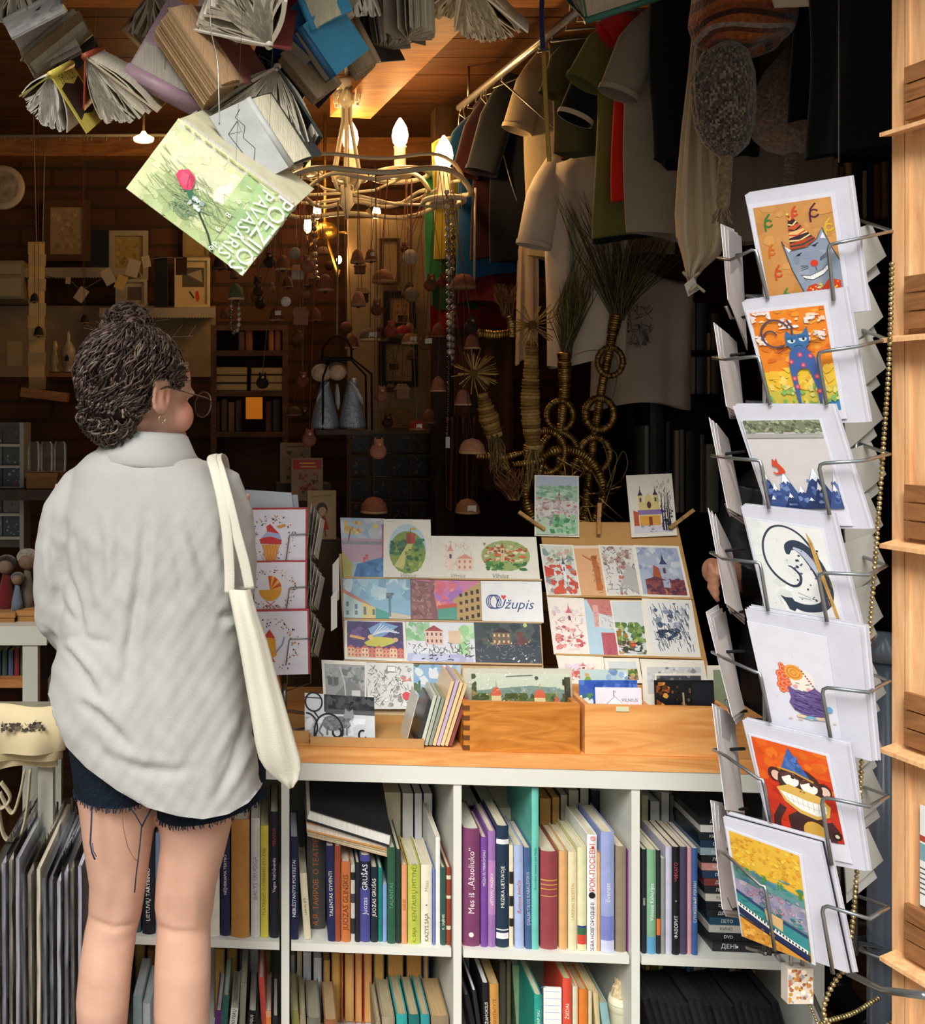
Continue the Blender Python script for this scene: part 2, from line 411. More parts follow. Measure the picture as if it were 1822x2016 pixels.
# ------------------------------------------------------------------ books
def pages_block(m,x0,x1,y0,y1,z0,z1,col):
 m.box((x0,y0,z0),(x1,y1,z1),col)
CREAM=lin('#d8cdb4');TANP=lin('#c2a983');ORP=lin('#d9a460');WHP=lin('#e4e2dc')
def make_book(label,group,t,h,d,cover,pg=CREAM,loc=(0,0,0),rot=(0,0,0),text=None,tcol='#f0ead8',tsize=.6,bands=(),fore=False,down=False,name='book',tpos=.5,shear=0,hard=True,cat='book',extra=None):
 """local frame: x thickness, y depth (spine at y=0 unless fore), z height"""
 o=thing(name,label,cat,loc,group,rot)
 cv=lin(cover)if isinstance(cover,str)else cover
 b=.0022 if hard else.0008;e=.003 if hard else.0004
 b=min(b,t*.2)
 m=MB();n=5
 ys=(0,d)if not fore else(d,0)
 sgn=1 if not fore else-1
 # two boards and a rounded spine
 m.box((-t/2,min(ys),0),(-t/2+b,max(ys),h),cv);m.box((t/2-b,min(ys),0),(t/2,max(ys),h),cv)
 bulge=min(.005,t*.16)
 pr=[(-t/2+t*i/n,ys[0]-sgn*bulge*math.sin(math.pi*i/n))for i in range(n+1)]
 pi=[(x*.97,y+sgn*b)for x,y in pr]
 a=[Vector((x,y,0))for x,y in pr];c=[Vector((x,y,0))for x,y in pi]
 up=Vector((0,0,h))
 for i in range(n):
  m.face([a[i],a[i+1],a[i+1]+up,a[i]+up],cv,True)
  m.face([c[i+1],c[i],c[i]+up,c[i+1]+up],cv,True)
  m.face([a[i]+up,a[i+1]+up,c[i+1]+up,c[i]+up],cv);m.face([a[i+1],a[i],c[i],c[i+1]],cv)
 for(z0,z1,bc)in bands:
  zz0,zz1=z0*h,z1*h
  off=-sgn*.0004
  for i in range(n):
   m.face([Vector((a[i].x,a[i].y+off,zz0)),Vector((a[i+1].x,a[i+1].y+off,zz0)),Vector((a[i+1].x,a[i+1].y+off,zz1)),Vector((a[i].x,a[i].y+off,zz1))],lin(bc))
 m.build('cover',COVER,o)
 m=MB();pages_block(m,-t/2+b,t/2-b,min(ys)+(.002 if not fore else e),max(ys)-(e if not fore else.002),e,h-e,pg);m.build('pages',PAGES,o)
 if text:
  for k,(tx,tp,tc,ts)in enumerate(text if isinstance(text,list)else[(text,tpos,tcol,tsize)]):
   m=MB();sz=t*ts;vs,fs=glyphs(tx,shear)
   xs=[q[0]for q in vs];ww=max(xs)-min(xs);mxl=h*.92
   sq=min(1.0,mxl/(ww*sz))
   dirs=((0,0,-1),(1,0,0))if down else((0,0,1),(-1,0,0))
   m.text(tx,(0,-bulge,h*tp),dirs[0],dirs[1],sz,lin(tc),(0,-1,0),shear,lift=.0006,squeeze=sq)
   m.build('lettering',COVER,o)
 if extra:extra(o,t,h,d)
 return o
ORD=['first','second','third','fourth','fifth','sixth','seventh','eighth','ninth','tenth','eleventh','twelfth','thirteenth','fourteenth','fifteenth','sixteenth','seventeenth','eighteenth','nineteenth','twentieth','twenty-first','twenty-second','twenty-third','twenty-fourth','twenty-fifth']
def row_books(where,group,zf,rows,v0=.012,front=True):
 """rows: (x0, x1, ytop, colour, desc, dict) in photo pixels, spine plane at depth v0"""
 for i,r in enumerate(rows):
  x0,x1,yt,colr,desc=r[:5];kw=dict(r[5])if len(r)>5 else{}
  v=kw.pop('v',v0+R.uniform(0,.006));d=kw.pop('d',R.uniform(.125,.15));ln=kw.pop('lean',0)
  yb=kw.pop('yb',None)
  u0,zt=B(x0,yt,v);u1,_=B(x1,yt,v)
  h=zt-zf;t=(u1-u0)*.965
  uc=(u0+u1)/2
  lab='%s in the %s'%(desc,where)
  lr=math.radians(ln)
  uc0=uc-math.sin(lr)*h
  lift=abs(math.sin(lr))*t/2
  make_book(lab,group,t,h/max(.5,math.cos(lr)),d,colr,loc=W3(uc0,v,zf+lift+.0006),rot=(0,lr,-TH),**kw)
ZF1=ZS1+T/2
G2='books standing in the upper cubby under the tray'
row_books('cubby below the tray',G2,ZF1,[(571,588,1647,'#1b2340','navy book with white title',dict(text='NEBLĖSTANTYS PORTRETAI',tcol='#e8e8f0',tsize=.55,pg=lin('#b9b9c2'))),(590,604,1719,'#d9cfae','thin cream leaning book',dict(lean=-4,text='LAIKAS EITI',tcol='#6a5f48',tsize=.5)),(604,641,1640,'#4a4a46','thick grey book with orange title',dict(v=.06,text='А.Я. ТАИРОВ  О ТЕАТРЕ',tcol='#c46a3a',tsize=.42,lean=0)),(641,658,1665,'#232a52','blue book with vertical white title',dict(text='TALENTAS GYVENTI',tsize=.6,lean=-1.5)),(659,671,1665,'#9a4a34','slim rust-red book',dict()),(672,690,1696,'#c8743f','orange book with dark title',dict(text='JUOZAS GLINSKIS',tcol='#5a3420',tsize=.8)),(691,699,1702,'#c7c3ba','thin speckled white book',dict(bands=[(.1,.3,'#333333'),(.5,.62,'#444444'),(.8,.9,'#222222')])),(700,709,1698,'#22232c','thin black book',dict()),(709,729,1683,'#4b4a8f','violet-blue book with white title',dict(text=[('GRUŠAS',.75,'#f0f0f0',.75),('Juozas',.42,'#d8d8ea',.7)],bands=[(.62,.93,'#23243c')])),(730,744,1707,'#1d2a35','dark book with white capitals',dict(text='JUOZAS GRUŠAS',tsize=.75,tpos=.6)),(745,753,1709,'#1f7a74','thin teal book',dict()),(754,762,1741,'#7f9fd0','short sky-blue book',dict()),(763,779,1668,'#2e5a42','tall dark green book',dict(text='TALANTAS',tcol='#6f9a78',tsize=.7)),(780,790,1672,'#24382f','tall blackish-green book',dict()),(791,802,1703,'#e09a6a','salmon pink book',dict(text='RAINIS',tcol='#b9653c',tsize=.7)),(803,828,1702,'#b9c04e','lime-yellow book',dict(text=[('KENTAURŲ IMTYNĖS',.66,'#7c8032',.5),('K. SAJA',.12,'#7c8032',.4)])),(829,851,1702,'#e4dfc8','cream book with ruled border',dict(text=[('KAZYS SAJA',.22,'#6c6656',.5),('•',.5,'#6c6656',.6),('Mitas',.74,'#b3ab92',.5)])),(852,857,1712,'#6c7fb8','very thin blue-backed booklet',dict()),(858,867,1648,'#e6e6e0','tall thin white book',dict(d=.2)),(868,878,1708,'#2f5449','dark green book with small title',dict(text='K. SAJENIS',tsize=.7,tpos=.3)),(879,888,1708,'#8a3b22','mottled red-brown book',dict(bands=[(.2,.25,'#d9c9b0'),(.6,.64,'#d9c9b0'),(.85,.9,'#d9c9b0')])),])
G3='books standing in the upper cubby under the oak box'
row_books('cubby below the oak box',G3,ZF1,[(911,945,1630,'#7a3f63','thick plum-purple book',dict(text=[('Mes iš „Ąžuoliuko“',.56,'#f2e6e6',.52),('●',.1,'#f2e6e6',.4)],pg=lin('#d6d2c2'))),(947,960,1648,'#77489a','slim violet book',dict(text='MŪZA SU MIKROFONU',tsize=.55,tpos=.72)),(961,976,1636,'#9a6fae','lilac book with pink panel',dict(text='LIETUVIŲ MUZIKA',tsize=.55,bands=[(.28,.75,'#b583b8')])),(977,1002,1625,'#22344a','navy book with white end bands',dict(text='MUZIKA LIETUVOJE',tsize=.4,bands=[(.07,.12,'#e6e6e6'),(.14,.15,'#e6e6e6'),(.85,.89,'#e6e6e6')])),(1003,1011,1664,'#e2d9b8','thin cream book with black marks',dict(bands=[(.2,.28,'#2a241c'),(.4,.5,'#2a241c'),(.62,.74,'#2a241c')])),(1012,1030,1664,'#a9b8dd','pale blue book with red script',dict(text='Romuva kviečia',tcol='#b05a64',tsize=.6,shear=.3,lean=-.6)),(1031,1046,1669,'#44608a','slate-blue book',dict(text='DIALEKTIKOS KABALEVSKIS',tcol='#b9c8de',tsize=.6,lean=-1)),(1047,1061,1551,'#6cc4b4','very tall turquoise book',dict(d=.21,text='Accordion Seminars and Media',tcol='#2f8a84',tsize=.5)),(1064,1098,1675,'#93434a','thick maroon book with gilt lettering',dict(bands=[(.70,.712,'#caa04a'),(.655,.665,'#caa04a'),(.61,.62,'#caa04a'),(.54,.548,'#caa04a')])),(1101,1117,1675,'#dba86e','tan paperback',dict()),(1119,1136,1677,'#e6d9b0','cream book with faint title',dict(text='LAIKINAS PIEDESTAL',tcol='#b8a468',tsize=.5)),(1137,1155,1668,'#dfdcae','pale yellow book with bright foot',dict(bands=[(.06,.15,'#d04a38'),(.15,.22,'#3a6a4a'),(.22,.24,'#3a4a8a')])),(1156,1176,1643,'#eeeeea','white book with red capitals',dict(text=[('РОК-ПОСЕВЫ',.72,'#d8473f',.75),('СЕВА НОВГОРОДЦЕВ',.2,'#2a2a2a',.5),('●',.48,'#222222',.9),('@',.97,'#d8473f',.6)])),(1177,1182,1680,'#e0a86a','very thin orange booklet',dict()),(1183,1210,1637,'#98a3d0','lavender-blue book with mountain foot',dict(text='Everest',tcol='#e6e6f4',tsize=.5,bands=[(.0,.1,'#c9cfe8'),(.1,.3,'#7883c2')])),(1212,1233,1666,'#8c7f68','grey-brown cloth book',dict()),(1234,1238,1675,'#6a2f78','thin purple booklet',dict()),(1239,1242,1680,'#cf8f7a','thin pink booklet',dict()),])
G4='film cases standing in the cubby behind the card rack'
DV=dict(d=.125,name='disc_case',cat='disc case',hard=False)
row_books('film case cubby',G4,ZF1,[(1264,1273,1672,'#20242a','black film case',dict(DV,text='КИНО',tsize=.6)),(1274,1292,1672,'#7fae8a','green and blue film case',dict(DV,text='Vilniaus Kalvarijos',tcol='#eef4ee',tsize=.6,bands=[(0,.16,'#5c9ac0')])),(1293,1301,1674,'#2a2c30','dark film case with orange patch',dict(DV,bands=[(.18,.34,'#d8743a')])),(1302,1310,1690,'#8f9490','grey clear film case',dict(DV)),(1311,1323,1667,'#c9c6da','white film case',dict(DV)),(1324,1338,1667,'#1c1a20','black film case with red word',dict(DV,text=[('ЧИКАГО',.77,'#cf5060',.7),('ФАВОРИТ',.26,'#e6e6e6',.7),('+',.5,'#ddd',.6)if False else('+',.5,'#dddddd',.6)])),(1339,1353,1667,'#4a4460','dark violet film case',dict(DV)),(1354,1362,1670,'#d59aa0','pink film case',dict(DV)),(1363,1374,1670,'#3a5f9a','blue film case with white capitals',dict(DV,text='СЛУЖЕБНЫЙ РОМАН',tsize=.75,tpos=.5)),])
G1='books standing in the cubby behind the woman'
row_books('cubby behind the thighs',G1,ZF1,[(232,256,1640,'#c9c2ae','cream book',dict()),(258,278,1650,'#41586a','slate book',dict()),(280,305,1612,'#1e1f26','black book with upright title',dict(text='LIETUVIŲ TARYBINIO',tsize=.45,tpos=.35)),(306,330,1640,'#6b7f9a','grey-blue book',dict()),(332,360,1630,'#cbbf9c','wide cream book',dict()),(362,396,1650,'#7a5a44','brown book',dict()),(398,433,1640,'#e6e0cf','white book',dict(text='STUDIJOS',tcol='#8a8472',tsize=.3)),(435,453,1600,'#23264a','navy book with fine white title',dict(text='NEĮVEIKIAMA TEATRO',tsize=.45)),(455,492,1612,'#b8803f','wide tan book',dict()),(494,512,1610,'#c9c9c4','pale grey book with serif title',dict(text='BALYS SRUOGA',tcol='#8a8a86',tsize=.7)),(513,529,1625,'#d3c44e','yellow book',dict(text='TEATRINIO GYVENIMO ETIUDAI',tcol='#8f8530',tsize=.6)),(531,549,1598,'#1f2230','black book with red word',dict(text=[('MIRAKLIS',.8,'#b03a44',.5),('Vegos Vaičiūnaitės',.5,'#e6e6e6',.5)])),])
# second rows and the things lying over the front rows
def lay(label,px4,v,th,cover,name='book',group=None,pg=WHP,d=.2,cat='book',band=None,dirv=None):
 """a book lying with its long edge to the front: px4 = top-left, top-right, bottom-right, bottom-left of that edge"""
 q=[Bw(x,y,v)for x,y in px4];n=-VD
 o=thing(name,label,cat,(q[2]+q[3])/2,group)
 up=(q[0]-q[3]).normalized()
 dd=(dirv or(VD*d)).copy()if isinstance(dirv,Vector)else VD*d
 hb=.0025
 m=MB();m.hexa([q[3],q[2],q[2]+dd,q[3]+dd],[p+up*hb for p in(q[3],q[2],q[2]+dd,q[3]+dd)],lin(cover))
 t=[q[0],q[1],q[1]+dd,q[0]+dd]
 m.hexa([p-up*hb for p in t],t,lin(cover));m.build('cover',COVER,o)
 m=MB();i=VD*.004
 lo=[q[3]+up*hb+i,q[2]+up*hb+i,q[2]+up*hb+dd,q[3]+up*hb+dd]
 hi=[p-up*hb+(i if k<2 else Vector())for k,p in enumerate(t)]
 m.hexa(lo,hi,pg);m.build('pages',PAGES,o)
 return o
lay('thin white booklet lying at the bottom of the pile on the leaning books',[(604,1637),(764,1676),(763,1687),(606,1646)],.02,.01,'#cbb796',pg=lin('#d0c4a6'),d=.16,group='books lying over the front row')
lay('orange-edged paperback lying under the big black book',[(604,1618),(762,1656),(764,1675),(604,1636)],.018,.02,'#d79a55',pg=lin('#e9e4d8'),d=.17,group='books lying over the front row')
def big_black():
 q=[Bw(x,y,.014)for x,y in((612,1592),(770,1650),(767,1666),(604,1617))]
 return lay('big black hardback lying slanted on top of the books',[(612,1594),(770,1642),(766,1668),(604,1617)],.012,.02,'#1c1c1e',pg=lin('#efece4'),d=.26,dirv=VD*.2+ZD*.06)
big_black()
def back_row(where,group,zf,rows,v0=.19):
 for i,(x0,x1,yt,colr,desc,pg,fore)in enumerate(rows):
  u0,zt=B(x0,yt,v0);u1,_=B(x1,yt,v0)
  make_book('%s in the back row of the %s'%(desc,where),group,(u1-u0)*.96,zt-zf,.13,colr,pg=lin(pg),loc=W3((u0+u1)/2,v0,zf+.0006),rot=(0,0,-TH),fore=fore,hard=False)
back_row('cubby below the tray','second row of books in the tray cubby',ZF1,[(610,640,1590,'#3a3a40','dark book','#c9c4b6',False),(645,680,1575,'#5a4a3a','brown book','#c9c4b6',False),(685,720,1560,'#d6d6d2','white book','#e6e6e0',True),(722,752,1556,'#bfc4c8','pale book','#e6e6e0',True),(756,790,1560,'#7d7660','olive fanned old book','#d0c6a8',True),(793,814,1562,'#e4e2da','cream book','#e6e3d8',True),(816,832,1562,'#2f3f86','white book with blue cover','#eceae4',True),(834,852,1562,'#2f3f86','white book with deep blue cover','#eceae4',True)])
back_row('cubby below the oak box','second row of books in the oak box cubby',ZF1,[(915,945,1585,'#2a2024','black book','#c9c4b6',False),(948,975,1578,'#54222a','dark red book','#c9c4b6',False),(980,1030,1590,'#e0d6b0','cream book','#e6dfc2',True),(1032,1060,1575,'#2f4a44','dark green book','#c9c4b6',False),(1063,1085,1572,'#c98a4a','orange page-edge book','#d6a05c',True),(1088,1102,1570,'#c98a4a','amber page-edge book','#d6a862',True),(1104,1118,1565,'#6a6a60','grey book','#c9c4b6',True),(1120,1140,1556,'#9a9a8e','pale old book','#cfc8b0',True),(1142,1160,1552,'#3a3a3a','tall black book','#c9c4b6',True),(1164,1184,1556,'#24242a','tall dark book','#b9b4a6',False)])
back_row('film case cubby','second row in the film case cubby',ZF1,[(1264,1277,1566,'#c9cfa0','yellowish case','#e0e0c9',False),(1280,1300,1578,'#1f242a','black-edged white book','#e4e4e4',True),(1303,1318,1560,'#d6d6d2','white book','#e0e0dc',True),(1320,1330,1566,'#6a6a68','grey book','#c9c4b6',False)])
# stack of film cases lying flat
zz=ZF1;n=17
for i in range(n):
 hh=.0152 if i else.022
 x0=1404-28*(i/(n-1.0))**.8+R.uniform(-3,3);v=.03+.035*i/n
 u0,_=B(x0,1800,v);c=['#1e2024','#23262a','#b9b6ac','#2a4a5e','#24282c','#1f2226','#c9c6ba','#2a2d33','#7a3f3a','#2b3f5c','#c98f86','#1e2024','#8fa3ae','#25364f','#20242c','#d0cdc6','#1d1f24'][i]
 o=thing('disc_case','%s film case lying flat, %s in its stack'%({'#b9b6ac':'pale','#c9c6ba':'white','#7a3f3a':'red-brown','#c98f86':'pink','#d0cdc6':'whitish','#8fa3ae':'grey-blue'}.get(c,'dark'),ORD[i]+' from the bottom'),'disc case',W3(u0+.095,v,zz+.0004),'flat stack of film cases',ROTU)
 m=MB();m.box((-.095,0,0),(.095,.135,hh-.0008),lin(c));m.build('case',PLASTIC,o)
 m=MB();m.text(['ДЕНЬ','DVD','КИНО','ЛЕТО'][i%4],(-.06,0,hh/2),(1,0,0),(0,0,1),hh*.6,lin('#dcdcdc' if c not in('#b9b6ac','#c9c6ba','#d0cdc6')else '#333333'),(0,-1,0),lift=.0004)
 m.build('lettering',PLASTIC,o)
 zz+=hh
 # lower row of cubbies
ZF2=ZB
def low_row(where,group,rows,v0):
 for i,r in enumerate(rows):
  x0,x1,yt,colr,desc,pg=r[:6];kw=dict(r[6])if len(r)>6 else{}
  v=kw.pop('v',v0);ln=kw.pop('lean',0);fore=kw.pop('fore',False)
  u0,zt=B(x0,yt,v);u1,_=B(x1,yt,v);h=zt-ZF2;lr=math.radians(ln)
  make_book('%s in the %s'%(desc,where),group,(u1-u0)*.96,h/math.cos(lr),kw.pop('d',.14),colr,pg=lin(pg),loc=W3((u0+u1)/2-math.sin(lr)*h,v,ZF2+abs(math.sin(lr))*(u1-u0)/2+.0006),rot=(0,lr,-TH),fore=fore,**kw)
low_row('back of the bottom tray cubby','page-edge row in the lower cubby',[(572,582,1880,'#6a6a66','grey book','#b9b9b4',dict(fore=1)),(585,595,1873,'#c9b99a','cream book','#d9cfae',dict(fore=1)),(597,613,1874,'#d0d0d6','white book','#dcdce2',dict(fore=1)),(616,635,1885,'#5a5a60','grey and white book','#dcdce0',dict(fore=1)),(637,650,1890,'#a98a4a','tan page-edge book','#c9a060',dict(fore=1)),(653,671,1876,'#a06a2a','thick ochre page-edge book','#d0a258',dict(fore=1)),(672,676,1876,'#c0562a','thin orange-red book','#d8853a',dict(fore=1)),(679,697,1878,'#c98f4a','wide peach page-edge book','#e0ae6c',dict(fore=1)),(699,714,1876,'#c95a3a','orange page-edge book with red cover','#dea867',dict(fore=1)),(716,733,1876,'#c95a3a','second red-covered page-edge book','#e0aa66',dict(fore=1)),(736,757,1878,'#6a7a3a','page-edge book with olive cover','#e0ac62',dict(fore=1)),(762,796,1880,'#5a4a2a','thickest page-edge book','#dea45a',dict(fore=1)),(799,832,1879,'#4a4a3a','wide amber page-edge book','#e0a45a',dict(fore=1)),(833,845,1879,'#4a5a8a','pale amber page-edge book','#e6b46c',dict(fore=1))],.2)
low_row('front of the bottom tray cubby','front books in the lower cubby',[(572,588,1990,'#7a7a3f','olive book','#b0a880',dict(lean=-5)),(590,602,1998,'#8f8468','grey-tan book','#a89a7a',dict(lean=-3)),(604,632,2003,'#6a685c','thick grey-paged book','#8f8874',dict()),(638,664,2007,'#8a5a3a','book with brown top cover','#a48a66',dict(lean=-4)),(740,750,2012,'#8f8468','narrow grey book','#a89a7a',dict(lean=-2)),(752,778,2001,'#9a8e74','thick beige book','#a49676',dict()),(780,802,1996,'#2f9a98','bright teal book','#a89a7a',dict(lean=-2)),(804,826,1997,'#1f6a68','dark teal book','#a89a7a',dict(lean=-2)),(828,846,1997,'#2f8e92','teal book at the right of its pair','#a89a7a',dict(lean=-2)),(848,884,2000,'#8a7a5e','thick tan old book','#b0946a',dict(lean=-3))],.03)
low_row('bottom cubby below the oak box','books in the lower cubby under the oak box',[(915,925,1960,'#1c1c20','black leaning book','#5a5a58',dict(lean=-12)),(930,938,1950,'#26262a','glossy black book','#e0e0da',dict(lean=-8)),(949,963,1935,'#1d1d20','black book with white capitals','#d6d6cf',dict(text='PRADŽIAMOKSLIS',tsize=.6,tpos=.65,lean=-2)),(964,982,1937,'#c48f4a','ochre book','#b09a72',dict(text='AUGUSTAITYTĖ',tcol='#8a5f28',tsize=.5,tpos=.7,lean=-1)),(984,996,1895,'#5a564a','speckled black and tan book','#b0a074',dict(v=.14)),(998,1006,1892,'#6a5f48','dark mottled book','#c0ac7a',dict(v=.14)),(1008,1040,1900,'#7fa07a','large green book','#cfd6c2',dict(v=.16,lean=-4)),(1052,1068,1958,'#2a9a8a','teal green book with white title','#cfc8a8',dict(text='ŠIAIP SAU',tsize=.5,tpos=.75)),(1108,1126,1926,'#d8503c','coral red book','#b6b98a',dict(text='ŽIEDAI',tsize=.6,tpos=.7)),(1128,1138,1942,'#d9cdb0','cream book','#c0b08a',dict()),(1140,1157,1947,'#d97a2e','orange book','#b6a07a',dict()),(1159,1166,1950,'#d6c6a0','sand book','#cbb890',dict()),(1168,1178,1955,'#cdb98c','tan paperback','#cbb890',dict(lean=-4)),(1180,1196,1975,'#8ab0b0','pale blue-green book','#a9a07e',dict(lean=-8))],.03)
# spiral notebook and a battered paper roll
u0,zt=B(1071,1945,.03);u1,_=B(1106,1945,.03)
o=thing('spiral_notebook','white squared notebook with blue spiral binding in the lower cubby','notebook',W3((u0+u1)/2,.03,ZF2),None,ROTU)
hh=zt-ZF2;w=(u1-u0)
m=MB();m.box((-w/2,0,.001),(w/2,.006,hh),lin('#e9e9e4'))
for k in range(14):m.box((-w/2+.002,-.0004,hh*(k+.5)/14),(w/2-.002,0,hh*(k+.5)/14+.0008),lin('#9fb0cf'))
m.build('paper_block',PAPER,o)
m=MB()
for k in range(16):m.torus((-w/2,.003,hh*(k+.5)/16),.007,.0011,lin('#4a6aa8'),Matrix.Rotation(math.pi/2,4,'X'),12,5)
m.build('spiral',WIRE,o)
u0,zt=B(1222,1965,.06)
o=thing('paper_roll','crumpled roll of old paper with a printed band at the cubby corner','paper roll',W3(u0,.07,ZF2))
m=MB();m.lathe([(.022,0),(.022,zt-ZF2-.03),(.0225,zt-ZF2-.029),(.0225,zt-ZF2-.015),(.022,zt-ZF2-.014),(.019,zt-ZF2)],[lin('#d9d0b4'),lin('#8f8a76'),lin('#c9c2a8'),lin('#8f8a76'),lin('#d9d0b4')],W3(u0,.07,ZF2));m.build('roll',PAPER,o)
m=MB();rows=[]
for k in range(7):
 rows.append([W3(u0,.07,zt-.002+k*.006)+Vector(((.019-.0016*k)*R.uniform(.6,1.15)*math.cos(6.283*q_/14),(.019-.0016*k)*R.uniform(.6,1.15)*math.sin(6.283*q_/14),R.uniform(-.004,.004)))for q_ in range(14)])
m.grid(rows,lin('#c9b690'),False,True);m.face(rows[-1],lin('#b9a680'))
m.build('torn_edge',PAPER,o)
low_row('cubby behind the shins','books in the lower cubby behind the legs',[(262,280,1960,'#9ab0b8','pale blue booklet','#c9cfd2',dict(hard=False)),(281,296,1975,'#c9d6da','whitish booklet','#c9cfd2',dict(hard=False)),(425,437,1990,'#5a2a6a','violet book','#c9c4b6',dict(lean=6)),(439,452,1960,'#2f5f5a','dark green book','#b0b09a',dict(lean=4)),(455,470,1985,'#e0ddd2','white book with black word','#c9c4a6',dict(text='MOTERŲ',tcol='#222222',tsize=.6,tpos=.85,lean=6)),(474,486,1935,'#8a8a7a','grey-green book','#a9a48e',dict(lean=2)),(489,506,1990,'#1c1c20','black book with white title','#c9c4b6',dict(text='ŽMOGUS',tsize=.5,tpos=.8,lean=6)),(509,520,1925,'#b0453a','red-spined book','#b6ae98',dict(lean=-4)),(523,534,1990,'#d9a070','white and orange book','#d6d2c2',dict(bands=[(.6,.9,'#e0823a')])),(537,548,2000,'#24282e','dark slim book','#c9c4b6',dict())],.03)
low_row('back of the cubby behind the shins','page-edge row behind the legs',[(266,286,1855,'#6a5a3a','tan page-edge book','#a98a50',dict(fore=1)),(290,306,1870,'#6a4a2a','brown page-edge book','#9a7440',dict(fore=1)),(421,443,1868,'#7a6a4a','ochre page-edge book','#b8904a',dict(fore=1)),(447,468,1868,'#7a6a4a','amber page-edge book','#bc944c',dict(fore=1)),(492,510,1870,'#8a8a8a','white book','#d6d6d6',dict(fore=1)),(514,534,1872,'#7a6a4a','honey page-edge book','#b8904a',dict(fore=1))],.2)
low_row('cubby over the black cases','upright books above the black cases',[(1264,1269,1880,'#8a7a5a','tan booklet','#b09a72',dict()),(1271,1280,1884,'#c9985a','orange-tan book','#c9a060',dict()),(1282,1296,1884,'#b0a83a','yellow book with dark pattern','#d6d060',dict(bands=[(.3,.9,'#6a6228')])),(1297,1311,1882,'#d6d6a0','pale yellow book','#e6e6c9',dict()),(1312,1326,1884,'#a9c0d6','pale blue book','#d6d9da',dict()),(1328,1338,1886,'#c99a5a','ochre book','#b8904a',dict()),(1340,1350,1894,'#3f9a86','green-edged book','#9aa890',dict()),(1352,1364,1900,'#4a7a9a','blue-striped book','#9a9a8a',dict()),(1366,1380,1902,'#cfcfcf','white pamphlets','#bcbcb8',dict()),(1382,1398,1904,'#d6d6d6','whitish pamphlets','#c4c4c0',dict()),(1400,1422,1902,'#8f8a80','grey book','#9a958a',dict()),(1424,1434,1904,'#2a2226','black slim book','#8f8a80',dict()),(1436,1450,1908,'#c9c6b6','cream book','#bcb8a6',dict()),(1452,1460,1908,'#b8863f','amber slim book','#b8904a',dict()),(1462,1478,1906,'#b0803a','amber book','#b0884a',dict()),(1480,1488,1908,'#a97a3a','last amber slim book','#b0884a',dict())],.17)
# row of black cases leaning in the same cubby
for i in range(18):
 x=1268+i*15;v=.03
 u0,zt=B(x,1972+R.uniform(-6,6)+14*abs(math.sin(i*.5)),v)
 g=R.uniform(.6,1.5)
 o=make_book('black film case leaning in the dark row at the foot of the shelving','black cases in the lower cubby',.0145,(zt-ZF2)/math.cos(math.radians(16)),.13,lin('#1a1b1d',g),pg=lin('#26272a'),loc=W3(u0+.058,v,ZF2+.004),rot=(0,math.radians(-16),-TH),hard=False,name='disc_case',cat='disc case')
 # ------------------------------------------------------------------ counter display
def leanplane(v,z,deg):
 a=math.radians(deg)
 return W3(0,v,z),(-VD*math.cos(a)+ZD*math.sin(a))
def card(label,px4,pl,art=None,group=None,col='#ece7d8',off=0.0,t=.0009,name='postcard',cat='postcard',mat=None,margin=0,parent=None):
 o,n=pl;n=Vector(n).normalized()
 q=quad_on(px4,Vector(o)+n*off,n)
 m=MB();m.slab(q,n,t,lin(col))
 if art:
  a=Art(m,q,n)
  if margin:
   qq=[a.at(margin,margin*a.w/a.h),a.at(1-margin,margin*a.w/a.h),a.at(1-margin,1-margin*a.w/a.h),a.at(margin,1-margin*a.w/a.h)]
   a=Art(m,qq,n,.0001)
  art(a)
 ob=m.build(name,mat or CARD,parent)
 if parent is None:tag(ob,label,cat,group)
 return ob
 # --- pictures
def a_river(a):
 a.rect(0,0,1,1,'#a9b9cc');a.rect(0,.35,1,.75,'#b79aa8');a.scat(0,0,1,.35,['#b4c2d0','#c4cbd0','#9fb2c8'],14,.14)
 a.poly([(0,.55),(.25,.8),(.2,1),(0,1)],'#b6b04a');a.poly([(.35,.78),(1,.65),(1,1),(.25,1)],'#3a78ae');a.scat(.4,.75,1,1,['#2f6ca4','#4c88ba','#2a5c90'],16,.09)
 a.scat(.08,.05,.48,.28,['#cfa75a','#d8b86e','#b98f4a','#e0c88a'],26,.07);a.line([(.22,.2),(.16,.42)],.03,'#7a5a3a')
 a.rect(0,.4,1,.45,'#8f8f9c');a.lines(0,.38,1,.47,'#6a6a78',18,.1,.01,90);a.scat(.5,.62,.62,.78,['#c4404a','#d05a5a'],5,.05);a.ell(.8,.14,.06,.04,'#e6c860');a.rect(.94,.1,1,.7,'#a05a6a')
def a_hill(a):
 a.ell(.5,.5,.4,.42,'#b9d4dc');a.ell(.5,.56,.38,.36,'#7f9a3e');a.scat(.13,.35,.5,.62,['#2f6a3a','#3f7a44','#255a34'],34,.06);a.scat(.55,.33,.86,.5,['#2f7a52','#3f8a5a'],16,.05)
 a.poly([(.5,.42),(.62,.42),(.4,.85),(.22,.8)],'#ccc878');a.scat(.45,.5,.8,.88,['#5a8a34','#86a23e','#37602a','#a9b04a'],34,.05);a.rect(.48,.24,.66,.42,'#b4452e');a.rect(.48,.24,.57,.42,'#9a3a28');a.line([(.57,.24),(.57,.15)],.012,'#6a4a2a');a.rect(.57,.15,.68,.18,'#d8b24a')
 a.text('Vilnius',.5,.95,.13,'#9a9682',.3)
